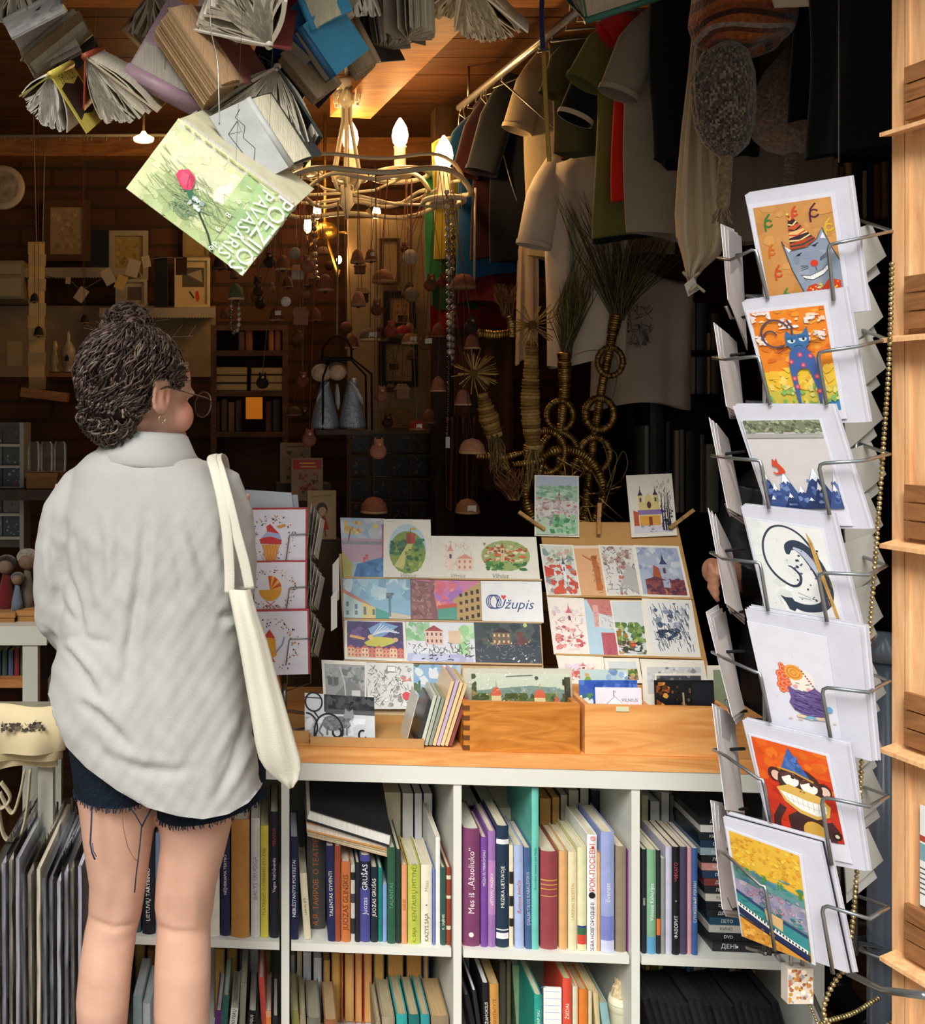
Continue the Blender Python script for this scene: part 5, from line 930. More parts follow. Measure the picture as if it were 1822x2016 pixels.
# steel post behind the rack
o=thing('steel_post','blue-grey steel post standing behind the card rack','post',P(1740,815,1.62).xy.to_3d())
m=MB();c=P(1740,0,1.62).xy.to_3d();zt=P(0,1300,1.62).z;m.tube([c,c+ZD*zt],.024,lin('#5b6878'),20);m.build('shaft',PLASTIC,o)
m=MB();m.lathe([(.024,0),(.03,.002),(.03,.02),(.018,.035),(.012,.05)],lin('#6d7a88'),c+ZD*(zt-.001),18);m.build('knob',PLASTIC,o)
zr=P(0,1855,1.62).z;m=MB();m.torus(c+ZD*zr,.06,.004,lin('#8f979c'));m.torus(c+ZD*(zr-.012),.036,.004,lin('#8f979c'));m.tube([c+Vector((-.1,-.03,zr+.03)),c+Vector((-.05,0,zr)),c+Vector((.02,-.03,zr)),c+Vector((-.01,-.03,zr-.17))],.005,lin('#8f979c'),8);m.build('ring_brace',WIRE,o)
m=MB();m.lathe([(.16,0),(.16,.01),(.03,.03)],lin('#5b6878'),c,24);m.build('base',PLASTIC,o)
# patterned padlock and gilt bead chains
o=thing('padlock','flower-patterned padlock hanging under the card rack','padlock',P(1570,1935,1.38))
c=P(1570,1934,1.38)
m=MB();m.box((-.019,-.008,-.027),(.019,.008,.025),lin('#d6cdbf'),Matrix.Translation(c))
a=Art(m,[c+Vector((-.019,-.008,.025)),c+Vector((.019,-.008,.025)),c+Vector((.019,-.008,-.027)),c+Vector((-.019,-.008,-.027))],(0,-1,0));a.scat(.02,.02,.98,.98,['#c08a3a','#8a5a2a','#ece6dc','#b46a48','#9aa0a8'],60,.1);m.build('body',PLASTIC,o)
m=MB();m.tube([c+Vector((-.009,0,.024)),c+Vector((-.009,0,.04)),c+Vector((-.005,0,.048)),c+Vector((.004,0,.048)),c+Vector((.008,0,.04)),c+Vector((.008,0,.024))],.0028,lin('#b9bcc0'),8);m.build('shackle',WIRE,o)
def beads(label,pts,r,col,step=2.1,mat=None,name='bead_chain',cat='bead chain',sph=8):
 P3=[Vector(p)for p in pts];m=MB();acc=0
 for i in range(len(P3)-1):
  d=(P3[i+1]-P3[i]);L=d.length
  while acc<L:
   q=P3[i]+d*(acc/L);m.ell(q,r*R.uniform(.92,1.05),lin(pick(col))if isinstance(col,list)else lin(col),None,sph,5);acc+=r*step
  acc-=L
 m.tube(P3,r*.25,lin('#8a8070'),4)
 return tag(m.build(name,mat or GOLDM),label,cat)
def sag(px,n=10):
 """smooth curve through pixel points with depths"""
 pts=[P(*p)for p in px];out=[]
 for i in range(len(pts)-1):
  p0,p1,p2,p3=pts[max(i-1,0)],pts[i],pts[i+1],pts[min(i+2,len(pts)-1)]
  for k in range(n):
   t=k/n;out.append(.5*((2*p1)+(p2-p0)*t+(2*p0-5*p1+4*p2-p3)*t*t+(3*p1-p0-3*p2+p3)*t**3))
 out.append(pts[-1]);return out
GB_=['#b8a878','#a89868','#c9bb8c']
beads('long gilt bead chain hanging down the rack on the door side',sag([(1757,520,1.33),(1752,700,1.33),(1742,850,1.33),(1728,1050,1.33),(1714,1230,1.33),(1704,1360,1.33),(1697,1500,1.33),(1690,1680,1.33),(1678,1830,1.33),(1666,1905,1.33)]),.0034,GB_)
beads('gilt bead chain looping from the rack foot',sag([(1666,1905,1.33),(1640,1940,1.33),(1622,1990,1.33),(1640,2030,1.33)]),.0036,GB_)
beads('gilt bead chain slung below the post',sag([(1730,1965,1.5),(1680,1995,1.46),(1620,2014,1.42),(1580,2040,1.4)]),.0036,GB_)
beads('gilt bead chain slung past the shutter foot',sag([(1820,1960,1.42),(1790,1990,1.4),(1740,2025,1.38)]),.0036,GB_)
beads('fine gilt chain dangling below the padlock',sag([(1585,1965,1.38),(1600,1990,1.38),(1612,2020,1.38)]),.0022,GB_)
# ------------------------------------------------------------------ wooden shutter folded back beside the door
SE=P(1757,815,1.36);SE.z=0;SD_=Vector((.24,-.97,0)).normalized();SN=Vector((-.97,-.24,0)).normalized()
def S3(s,o,z):return SE+SD_*s+SN*o+ZD*z
o=thing('shutter','orange-brown wooden shutter with slatted pockets folded open','shutter',SE)
def sbox(m,s0,s1,o0,o1,z0,z1,col='#d9a06a'):
 m.hexa([S3(s0,o0,z0),S3(s1,o0,z0),S3(s1,o1,z0),S3(s0,o1,z0)],[S3(s0,o0,z1),S3(s1,o0,z1),S3(s1,o1,z1),S3(s0,o1,z1)],lin(col))
m=MB();sbox(m,0,.018,-.035,0,.02,2.15);m.build('stile',SHUT,o)
m=MB()
for k in range(5):sbox(m,.0195+k*.1,.0185+(k+1)*.1,-.03,-.004,.02,2.15)
m.build('panel_boards',SHUT,o)
m=MB();sbox(m,.02,.026,-.004,0,.02,2.15);m.build('bead_moulding',SHUT,o)
for i,y in enumerate((257,660,1061,1461,1868)):
 z=H-(y-CY)/F*1.355
 m=MB();m.hexa([S3(.006,0,z-.008),S3(.5,0,z-.008),S3(.5,.03,z-.012),S3(.006,.03,z-.012)],[S3(.006,0,z),S3(.5,0,z),S3(.5,.03,z-.006),S3(.006,.03,z-.006)],lin('#c99460'));m.build('ledge',SHUT,o)
 for k in range(3):
  m=MB();z0=z+.006+k*.026;sbox(m,.03,.5,.006,.014,z0,z0+.0235,'#8f6238');m.build('pocket_slat',SLAT,o)
m=MB();q=[S3(.045,.004,0),S3(.2,.004,0)];zt=P(0,1575,1.33).z;zb=P(0,1770,1.33).z
qq=[q[0]+ZD*zt,q[1]+ZD*zt,q[1]+ZD*zb,q[0]+ZD*zb];m.slab(qq,SN,.0008,lin('#e6e6e2'));a=Art(m,qq,SN);a.rect(.0,.3,.3,.36,'#b0453a');a.rect(0,.38,.8,.55,'#7aa0a8')
for k in range(6):a.rect(.0,.62+.05*k,.25,.635+.05*k,'#5a5a5a')
tag(m.build('leaflet',PAPER),'printed leaflet tucked into a shutter pocket','leaflet')
# ------------------------------------------------------------------ the woman at the counter, seen from behind
import numpy as np
def loft(m,rings,col,n=28,cap=True):
 """rings: (centre, rx, ry[, tilt]) horizontal ellipses; tilt = dz per metre of x"""
 rows=[]
 for r in rings:
  c,rx,ry=Vector(r[0]),r[1],r[2];k=r[3]if len(r)>3 else 0;pw=r[4]if len(r)>4 else 1
  row=[]
  for i in range(n):
   a=2*math.pi*i/n;ca,sa=math.cos(a),math.sin(a)
   ca=math.copysign(abs(ca)**pw,ca);sa=math.copysign(abs(sa)**pw,sa)
   row.append(c+Vector((rx*ca,ry*sa,k*rx*ca)))
  rows.append(row)
 i0=len(m.v);m.grid(rows,col,True,True)
 if cap:
  m.face(rows[0][::-1],col,True);m.face(rows[-1],col,True)
def pxring(y,x0,x1,ry,Y=1.72,dy=0,tilt=0,pw=1):
 k=F/Y
 return(P((x0+x1)/2,y,Y)+Vector((0,dy,0)),(x1-x0)/2/k,ry,tilt,pw)
def remeshed(m,voxel,smooth=3,fac=.5):
 """one closed continuous skin around all the solids collected in m"""
 me=bpy.data.meshes.new('solid');me.from_pydata([tuple(p)for p in m.v],[],m.f);me.update()
 ob=bpy.data.objects.new('solid',me);COL.objects.link(ob)
 md=ob.modifiers.new('r','REMESH');md.mode='VOXEL';md.voxel_size=voxel
 s=ob.modifiers.new('s','SMOOTH');s.factor=fac;s.iterations=smooth
 dg=bpy.context.evaluated_depsgraph_get();dg.update();r=bpy.data.meshes.new_from_object(ob.evaluated_get(dg),depsgraph=dg)
 bpy.data.objects.remove(ob);bpy.data.meshes.remove(me)
 return r
def m_arr(me):
 n=len(me.vertices);v=np.empty(n*3);me.vertices.foreach_get('co',v);nn=np.empty(n*3);me.vertices.foreach_get('normal',nn)
 return v.reshape(-1,3),nn.reshape(-1,3)
def strokes(v,nn,L,back=True):
 """press or raise folds along lines given in photo pixels: (points, half width px, depth m)"""
 px=CX+F*v[:,0]/v[:,1];py=CY-F*(v[:,2]-H)/v[:,1]
 w=np.clip((-nn[:,1]-.05)/.5,0,1)if back else np.ones(len(v))
 d=np.zeros(len(v))
 for pts,hw,amp in L:
  best=np.full(len(v),1e9);tt=np.zeros(len(v));n=len(pts)-1
  for i in range(n):
   (ax,ay),(bx,by)=pts[i],pts[i+1];dx,dy=bx-ax,by-ay;l2=dx*dx+dy*dy
   t=np.clip(((px-ax)*dx+(py-ay)*dy)/l2,0,1);q=(px-ax-t*dx)**2+(py-ay-t*dy)**2
   s=q<best;best=np.where(s,q,best);tt=np.where(s,(i+t)/n,tt)
  g=np.exp(-best/(2*hw*hw))*np.sin(np.pi*np.clip(.12+.76*tt,0,1))
  d+=amp*g
 return v+nn*(d*w)[:,None]
def finish(me,name,mat,base,parent,cols=None,default='#cccccc'):
 v,_=m_arr(me);v=v-np.array(base);me.vertices.foreach_set('co',v.ravel())
 me.polygons.foreach_set('use_smooth',[True]*len(me.polygons))
 at=me.color_attributes.new('Col','FLOAT_COLOR','POINT');n=len(me.vertices)
 c=np.tile(np.array(lin(default)),(n,1))if cols is None else cols
 at.data.foreach_set('color',c.ravel().astype('f'));me.materials.clear();me.materials.append(mat);me.update()
 ob=bpy.data.objects.new(name,me);COL.objects.link(ob);ob.name=name
 if parent is not None:ob.parent=parent
 else:ob.location=base
 return ob
WY=1.72
WB=P(300,0,WY);WB.z=0
HC=P(276,776,1.705);PSI=math.radians(50)
HM=Matrix.Translation(HC)@Matrix.Rotation(-PSI,4,'Z')@Matrix.Rotation(math.radians(-6),4,'X')
def hp(x,y,z):return HM@Vector((x,y,z))
def hell(m,c,r):m.ell(hp(*c),r,(1,1,1,1),HM,20,14)
m=MB();K=(1,1,1,1)
LEGL=[(1480,140,318),(1540,146,316),(1590,155,310),(1663,164,299),(1742,175,288),(1806,172,278),(1838,165,269),(1901,156,261),(1965,151,256),(2016,154,251),(2120,168,238),(2230,182,222),(2300,186,220),(2345,184,224)]
LEGR=[(1480,312,490),(1540,312,478),(1600,312,461),(1663,315,446),(1742,306,426),(1790,303,421),(1822,308,415),(1900,304,416),(1985,303,413),(2016,305,415),(2120,316,400),(2230,328,384),(2300,330,382),(2345,330,384)]
DY=[0,0,0,.0,.004,.012,.010,-.004,-.012,-.012,0,.012,.012,.012]
for Lg in(LEGL,LEGR):
 loft(m,[pxring(y,a,b,(b-a)/2/(F/WY)*.96,dy=DY[i])for i,(y,a,b)in enumerate(Lg)],K)
 xm=(Lg[-1][1]+Lg[-1][2])/2;f=P(xm,2345,WY)
 m.tube([Vector((f.x,WY-.02,.05)),Vector((f.x,WY+.06,.042)),Vector((f.x+(-.02 if Lg is LEGL else.02),WY+.16,.028)),Vector((f.x+(-.022 if Lg is LEGL else.022),WY+.2,.022))],[.036,.04,.034,.018],K,14)
loft(m,[pxring(y,a,b,r,dy=.01)for y,a,b,r in((1530,148,482,.11),(1480,140,490,.12),(1420,150,475,.115),(1330,170,455,.1),(1250,172,452,.095),(1150,165,458,.105),(1060,158,464,.11),(990,150,470,.105),(945,170,452,.085),(915,210,400,.065),(890,232,350,.055),(850,236,330,.05))],K)
m.tube([P(276,915,1.735),P(276,860,1.725),hp(0,-.015,-.03)],[.056,.052,.05],K,20)
ARMS=[[P(160,965,1.73),P(128,1090,1.73),P(120,1205,1.745),P(165,1258,1.82),P(228,1262,1.895)],[P(440,975,1.73),P(450,1090,1.735),P(448,1185,1.75),P(425,1238,1.84),P(372,1256,1.915)]]
for A in ARMS:
 m.tube(A,[.05,.043,.038,.034,.024],K,16)
 d=(A[-1]-A[-2]).normalized();c=A[-1]+d*.035;z=Vector((0,0,1));s=d.cross(z).normalized();sg=1 if A is ARMS[0]else-1
 m.tube([A[-1]-d*.01,c-d*.01,c+d*.035],[.022,.03,.029],K,12,flat=.55,up=s)
 for k,(o,L)in enumerate(((-.022,.058),(-.0075,.068),(.0075,.064),(.021,.052))):
  b=c+d*.035+z*-o;p1=b+d*L*.45+s*sg*.004;p2=p1+d*L*.3+s*sg*.014;p3=p2+d*L*.12+s*sg*.022
  m.tube([b-d*.02,b,p1,p2,p3],[.0085,.0085,.008,.0075,.006],K,8)
 t0=c+z*.02-d*.005;m.tube([t0-z*.012,t0+z*.012+d*.012,t0+z*.022+d*.038+s*sg*.01],[.011,.0095,.0075],K,8)
for c,r in(((0,-.012,.032),(.075,.096,.084)),((0,.036,.03),(.066,.062,.062)),((0,.042,-.03),(.063,.058,.066)),((.036,.06,-.034),(.031,.034,.034)),((-.036,.06,-.034),(.031,.034,.034)),((0,.036,-.07),(.052,.052,.036)),((0,.074,-.094),(.022,.02,.019)),((0,.1,-.066),(.021,.010,.009)),((0,.098,-.078),(.018,.010,.008)),((0,.086,.012),(.05,.018,.012)),((0,.112,-.034),(.014,.015,.012)),((.073,-.004,-.008),(.011,.020,.033)),((-.073,-.004,-.008),(.011,.020,.033))):hell(m,c,r)
m.tube([hp(0,.09,.008),hp(0,.104,-.014),hp(0,.118,-.034)],[.009,.009,.011],K,10)
for sg in(1,-1):
 m.tube([hp(sg*(.078+.004*math.sin(i*.4)),-.004+.021*math.sin(1.1-i*.5)-.004,-.006+.03*math.cos(1.1-i*.5))for i in range(9)],.005,K,8)
body=remeshed(m,.0048,4)
v,nn=m_arr(body)
v=strokes(v,nn,[([(172,1806),(223,1829),(272,1818)],4,-.0028),([(309,1820),(337,1836),(388,1834)],4,-.0028),([(347,1690),(338,1770),(333,1832)],9,-.005),([(226,1745),(222,1790),(222,1826)],9,-.004),([(320,1740),(318,1800),(322,1826)],7,.0025),([(380,1740),(384,1800),(380,1830)],10,.003),([(256,1740),(258,1790),(252,1815)],9,.003),([(190,1870),(188,1950)],16,.003)])
hl=np.array([list(HM.inverted()@Vector(p))for p in v])
for sg in(1,-1):
 g=np.exp(-(((hl[:,0]-sg*.086)/.012)**2+((hl[:,1]-.003)/.008)**2+((hl[:,2]+.004)/.014)**2));v=v-nn*(g*.008)[:,None]
hl=np.array([list(HM.inverted()@Vector(p))for p in v])
cols=np.tile(np.array(lin('#c59a85')),(len(v),1))
def flush(cx,cy,cz,r,c,a):
 g=np.exp(-((hl[:,0]-cx)**2+(hl[:,1]-cy)**2+(hl[:,2]-cz)**2)/(2*r*r))[:,None]*a
 global cols
 cols=cols*(1-g)+np.array(lin(c))*g
flush(.05,.07,-.03,.022,'#cf7a68',.7);flush(-.05,.07,-.03,.022,'#cf7a68',.7);flush(.076,-.004,-.008,.016,'#c98572',.6);flush(0,.108,-.072,.012,'#b8605a',.8)
body.vertices.foreach_set('co',v.ravel())
wo=thing('person','woman from behind in pale linen shirt and denim shorts at the counter','person',WB)
finish(body,'body',SKIN,WB,wo,cols)
for sg in(1,-1):
 m=MB();hell(m,(sg*.031,.074,.0),(.011,.011,.011));m.c=[lin('#e8e4de')]*len(m.c);e=m.build('eye',PLASTIC,wo)
 # --- shirt
m=MB()
TB=[(884,208,376,.085),(908,172,422,.105),(932,150,450,.115),(970,136,474,.125),(1010,128,488,.132),(1060,119,503,.137),(1120,126,500,.138),(1180,126,492,.137),(1240,118,489,.138),(1290,110,489,.142),(1340,99,493,.148),(1390,97,499,.152),(1440,110,506,.152),(1500,132,516,.150),(1560,146,524,.148),(1620,152,527,.146),(1680,156,527,.146)]
loft(m,[pxring(y,a,b,r,tilt=(-.10 if y<940 else 0),pw=.86 if y>900 else.95)for y,a,b,r in TB],K,40)
m.tube([P(205,935,1.72),P(166,962,1.72),P(136,1012,1.722),P(122,1080,1.728),P(117,1150,1.735),P(122,1212,1.745),P(150,1250,1.79),P(195,1262,1.85)],[.036,.047,.051,.05,.049,.051,.05,.042],K,24)
m.tube([P(392,938,1.72),P(430,960,1.72),P(446,1012,1.722),P(452,1080,1.73),P(452,1140,1.735),P(445,1195,1.75),P(415,1240,1.83),P(385,1254,1.885)],[.036,.047,.05,.051,.05,.05,.048,.042],K,24)
shm=remeshed(m,.0068,5)
v,nn=m_arr(shm)
FOLDS=[([(290,1010),(280,1120),(258,1240),(243,1380)],7,-.0085),([(304,1010),(296,1130),(276,1250),(262,1380)],8,.005),([(266,1040),(256,1140),(238,1240),(224,1330)],8,.004),([(128,1030),(122,1080),(126,1130),(150,1190),(162,1240)],5,-.013),([(145,1055),(150,1110),(166,1170)],6,-.006),([(160,1050),(166,1120),(180,1190),(176,1230)],6,-.004),([(108,1160),(128,1200),(150,1228)],4,-.007),([(82,1235),(110,1262),(150,1255)],4,-.006),([(122,1272),(146,1300),(172,1336),(190,1372)],5,-.009),([(130,1262),(158,1290),(186,1322),(205,1360)],6,.006),([(150,1245),(185,1262),(220,1268)],5,-.005),([(158,1384),(190,1405),(226,1440),(256,1470)],6,-.009),([(170,1372),(204,1394),(240,1428)],7,.006),([(215,1490),(270,1512),(330,1522),(380,1512)],8,-.006),([(225,1475),(280,1496),(340,1504)],8,.004),([(425,1570),(455,1510),(480,1440),(488,1380)],6,-.006),([(400,1565),(430,1490),(462,1420)],7,.004),([(440,1580),(474,1520),(498,1460)],6,.004),([(372,1035),(396,1110),(424,1170),(446,1190)],6,-.005),([(334,1030),(350,1100),(362,1180)],7,-.004),([(352,1030),(372,1110),(388,1190)],8,.004),([(432,1218),(446,1208),(466,1214)],5,-.008),([(440,1240),(455,1228),(476,1228)],6,.006),([(192,1025),(198,1090),(196,1160)],7,-.004),([(232,1020),(236,1090),(232,1160)],7,-.004),([(212,1020),(216,1110),(212,1200)],8,.0035),([(100,1000),(96,1060),(108,1120),(120,1170)],5,-.006),([(90,1060),(92,1120),(104,1180)],6,.004),([(390,908),(420,930),(440,968)],5,-.004),([(448,1000),(440,1070),(446,1130)],6,-.006),([(330,1230),(336,1320),(330,1420)],14,.004),([(380,1240),(390,1330),(400,1420)],12,-.003),([(300,1400),(306,1470),(330,1540)],10,-.0035),([(180,1440),(200,1480),(240,1530)],8,-.004),([(350,1440),(360,1500),(380,1560)],9,.003),([(290,890),(300,960),(298,1010)],14,.002)]
v=strokes(v,nn,FOLDS)
# small crumples of the linen
px=CX+F*v[:,0]/v[:,1];py=CY-F*(v[:,2]-H)/v[:,1]
cr=np.sin(px*.055+2.3*np.sin(py*.021))*np.sin(py*.034+1.7*np.sin(px*.03))+.6*np.sin(px*.11-py*.07+1.2*np.sin(py*.05))+.4*np.sin(px*.19+py*.12)
v=v+nn*(cr*.0013*np.clip((py-960)/120,.15,1))[:,None]
HEM=[(60,1300),(97,1372),(106,1412),(130,1470),(170,1512),(230,1556),(290,1590),(350,1607),(400,1613),(450,1603),(490,1580),(514,1550),(524,1525),(560,1470)]
hy=np.interp(px,[h[0]for h in HEM],[h[1]for h in HEM]);over=py>hy
over&=(v[:,2]<P(0,1290,WY).z)
vf=set(np.nonzero(over)[0].tolist())
kill=[p for p in shm.polygons if all(i in vf for i in p.vertices)]
import bmesh
shm.vertices.foreach_set('co',v.ravel())
bm_=bmesh.new();bm_.from_mesh(shm);bm_.faces.ensure_lookup_table()
bmesh.ops.delete(bm_,geom=[bm_.faces[p.index]for p in kill],context='FACES')
for q in bm_.verts:
 if q.is_boundary:
  x=CX+F*q.co.x/q.co.y;y=CY-F*(q.co.z-H)/q.co.y;yy=np.interp(x,[h[0]for h in HEM],[h[1]for h in HEM]);q.co.z=H-(yy-CY)/F*q.co.y
bm_.to_mesh(shm);bm_.free()
finish(shm,'shirt',LINEN,WB,wo,None,'#a8a7a3')
m=MB();cr_=[]
cc=P(290,884,1.722)
prof=[(.062,.028),(.071,.034),(.079,.028),(.092,.0),(.107,-.022),(.103,-.028)]
rows=[]
for(r,dz)in prof:
 row=[]
 for i in range(33):
  a=math.radians(-245+i*310/32);x=r*.96*math.cos(a);y=r*1.08*math.sin(a)
  row.append(cc+Vector((x,y,dz-x*.07-max(0,y)*.25)))
 rows.append(row)
m.grid(rows,lin('#a6a6a4'));m.build('collar',LINEN,wo)
# --- shorts
def leg_cloth(rows_,n=40,fray=None):
 m=MB();R_=[]
 for(y,x0,x1,ry,sl)in rows_:
  c,rx,r2,*_=pxring(y,x0,x1,ry);R_.append([c+Vector((rx*math.cos(2*math.pi*i/n),r2*math.sin(2*math.pi*i/n),sl*math.cos(2*math.pi*i/n)))for i in range(n)])
 m.grid(R_,lin('#18202b'),True,True)
 for i in range(n*5):
  a=R.uniform(0,2*math.pi);k=a/(2*math.pi)*n;i0=int(k)%n;p=R_[-1][i0].lerp(R_[-1][(i0+1)%n],k%1)
  m.tube([p+Vector((0,0,.003)),p+Vector((R.uniform(-.003,.003),R.uniform(-.003,.002),-R.uniform(.002,.009)))],.0007,lin(pick(['#212d3d','#2c3a4c','#161e29'])),4,False)
 return m
m=leg_cloth([(1380,125,330,.105,0),(1440,131,326,.104,0),(1500,141,323,.100,0),(1549,147,318,.097,0)])
m2=leg_cloth([(1380,295,500,.105,0),(1440,302,512,.106,.0),(1510,306,524,.104,.012),(1574,308,524,.1,.024)])
for q,f,c,s in zip([None],[None],[None],[None]):pass
o0=len(m.v);m.v+=m2.v;m.f+=[tuple(i+o0 for i in f)for f in m2.f];m.c+=m2.c;m.s+=m2.s
sh_=m.build('shorts',DENIM,wo)
m=MB()
for pts,r,c in(([(181,1588),(180,1620),(178,1660),(181,1678),(187,1692)],.0016,'#2d3b52'),([(182,1660),(184,1676),(190,1686)],.0009,'#3a4a62'),([(256,1590),(268,1606),(279,1626),(276,1660),(272,1694),(268,1724),(265,1757)],.0012,'#2d3748'),([(300,1588),(288,1610),(279,1628)],.0015,'#2d3748'),([(240,1590),(243,1630),(252,1668),(264,1690),(274,1697)],.0007,'#8a5a3a')):
 m.tube([P(x,y,1.622 if y>1600 else 1.63)for x,y in pts],r,lin(c),5)
m.build('loose_thread',DENIM,wo)
# --- hair with bun
m=MB();HCOL=['#352a26','#42352f','#4f4039','#2e2522','#5f5048','#78675a']
m.ell(hp(0,-.026,.036),(.080,.094,.086),lin('#2a1f1b'),HM,28,18)
m.ell(hp(0,-.062,-.028),(.056,.04,.05),lin('#2a1f1b'),HM,20,12)
def hairok(q):
 x,y,z=q
 if y>.03 and z<.055-(y-.03)*.2:return False
 if y>-.028 and z<.022:return False
 return True
def earzone(q):
 return q[1]>-.030 and q[2]<.020 and abs(q[0])>.03 or(q[1]>.045 and q[2]<.05)
def strand(q,d,L,amp,fr,r,cols,taper=True):
 n=15;pts=[];ph=R.uniform(0,6.28);q=Vector(q);d=Vector(d);C0=Vector((0,-.026,.03))
 for i in range(n):
  t=i/(n-1);nrm=(q-C0);nrm.x*=1.3;nrm.normalize();s=d.cross(nrm)
  s=s.normalized()if s.length>1e-5 else Vector((1,0,0))
  if i>2 and earzone(q):break
  pts.append(HM@(q+s*amp*math.sin(ph+fr*t*6.28)+nrm*(amp*.8*math.cos(ph+fr*t*6.28)+.004)))
  q=q+d*(L/n);e=(q-C0)
  rr=math.sqrt((e.x/.082)**2+(e.y/.098)**2+(e.z/.09)**2)
  if q.z>-.05:q=C0+e/max(.2,rr)
  d=(d+Vector((0,0,-.12))-nrm*d.dot(nrm)).normalized()
 if len(pts)>2:m.tube(pts,[r*(1-.6*i/n)for i in range(len(pts))],jit(pick(cols),.25),4)
for i in range(1700):
 a=R.uniform(0,6.28);z=R.uniform(-.6,1);s=math.sqrt(1-z*z);q=(.082*s*math.cos(a),-.026+.098*s*math.sin(a),.03+.09*z)
 if not hairok(q):continue
 top=Vector((0,-.045,.12));up=(top-Vector(q));nrm=Vector((q[0],q[1]+.026,q[2]-.03)).normalized();t=up-nrm*up.dot(nrm)
 d=t.normalized()if q[2]>.02 and R.random()<.75 else Vector((R.uniform(-.5,.5),R.uniform(-.6,.2),-1)).normalized()
 strand(q,d,R.uniform(.05,.09),R.uniform(.003,.010),R.uniform(.8,2.4),R.uniform(.0011,.0027),HCOL)
for i in range(700):
 k=i%5
 th=R.uniform(2.6,6.8);zz=R.uniform(-.9,.7);q=(.062*math.cos(th)*math.sqrt(1-zz*zz),-.062+.05*math.sin(th)*math.sqrt(1-zz*zz),-.03+.055*zz)if k else(R.uniform(.05,.075),R.uniform(.0,.05),R.uniform(.02,.06))
 strand(q,(R.uniform(-.5,.5),R.uniform(-.5,.2),-1),R.uniform(.03,.06),R.uniform(.004,.009),R.uniform(.8,1.8),R.uniform(.0011,.0024),HCOL)
bc=P(250,648,1.70)
m.ell(bc,(.042,.04,.034),lin('#30231e'),None,18,12)
for i in range(420):
 a=R.uniform(0,6.28);b=R.uniform(-.7,1.2);ax=Vector((R.uniform(-1,1),R.uniform(-1,1),R.uniform(-1,1))).normalized();p=Vector((.044*math.cos(a)*math.cos(b),.042*math.sin(a)*math.cos(b),.036*math.sin(b)))
 pts=[];n=12;L=R.uniform(.6,2.2)
 for k in range(n):
  qq=Matrix.Rotation(L*k/n,3,ax)@p;pts.append(bc+qq*(1.06+.1*math.sin(k*1.1+a))+Vector((0,0,.002)))
 m.tube(pts,R.uniform(.001,.0026),jit(pick(HCOL+['#6b584a']),.25),5)
for i in range(90):
 a=R.uniform(0,6.28);st=bc+Vector((R.uniform(-.04,.05),R.uniform(-.03,.03),R.uniform(0,.03)))if i%2 else hp(R.uniform(-.06,.07),R.uniform(-.08,.07),R.uniform(.085,.115))
 d=Vector((R.uniform(-1,1),R.uniform(-.6,.6),R.uniform(.1,1))).normalized();w=Vector((R.uniform(-1,1),0,R.uniform(-1,1)))*.012
 m.tube([st,st+d*.016+w*.6,st+d*.032+w],.0005,lin(pick(['#4a382e','#6b5546'])),4,False)
m.build('hair',HAIR,wo)
# --- glasses and earring
m=MB();gc=lin('#4a3a30')
for sg in(1,-1):
 M_=HM.to_3x3()@Matrix.Rotation(math.pi/2,3,'X')
 m.torus(hp(sg*.036,.121,-.006),.024,.0016,gc,M_.to_4x4(),26,6)
 m.tube([hp(sg*.061,.119,.0),hp(sg*.074,.1,.003),hp(sg*.079,.04,.008),hp(sg*.081,.0,.012),hp(sg*.08,-.02,.004),hp(sg*.078,-.034,-.012)],.0015 if False else[.0013,.0013,.0013,.002,.0026,.0022],gc,6)
m.tube([hp(-.011,.121,0),hp(0,.131,.003),hp(.011,.121,0)],.0014,gc,6)
g=m.build('glasses',PLASTIC,wo)
m=MB()
for sg in(1,-1):
 c=hp(sg*.036,.1205,-.006);X=HM.to_3x3()@Vector((1,0,0));Z=HM.to_3x3()@Vector((0,0,1));m.face([c+X*.025*math.cos(6.283*k/20)+Z*.025*math.sin(6.283*k/20)for k in range(20)],K)
m.build('lens',FILM,g)
m=MB();m.torus(hp(.076,-.002,-.046),.007,.0011,lin('#c9b48a'),HM@Matrix.Rotation(math.pi/2,4,'Y'),14,5);m.build('earring',GOLDM,wo)
# --- tote bag on her shoulder
m=MB();BC='#cbc7b6'
bg=thing('tote_bag','cream canvas tote bag hanging from the woman\'s shoulder','bag',P(530,1350,1.6))
TBG=[(1158,448,494),(1180,453,499),(1210,459,508),(1260,469,526),(1330,481,545),(1400,493,565),(1460,502,582),(1490,509,591),(1510,520,594),(1530,541,590),(1546,562,578),(1551,568,573)]
rows=[];n=26
for j,(y,a,b)in enumerate(TBG):
 t=j/(len(TBG)-1);ry=(.012+.02*math.sin(math.pi*min(1,t*1.2+.05)))if j<10 else.012 if j<11 else.004
 Yc=1.605-.01*t;k=F/Yc;row=[]
 for i in range(n):
  an=2*math.pi*i/n;c=P((a+b)/2,y,Yc);ca,sa=math.cos(an),math.sin(an)
  row.append(c+Vector(((b-a)/2/k*math.copysign(abs(ca)**.8,ca),ry*math.copysign(abs(sa)**.7,sa)*(1+.25*math.sin(5*ca+3*t)),.0)))
 rows.append(row)
m.grid(rows,lin(BC),True,True);m.face(rows[-1],lin(BC),True);m.build('pouch',LINEN,bg)
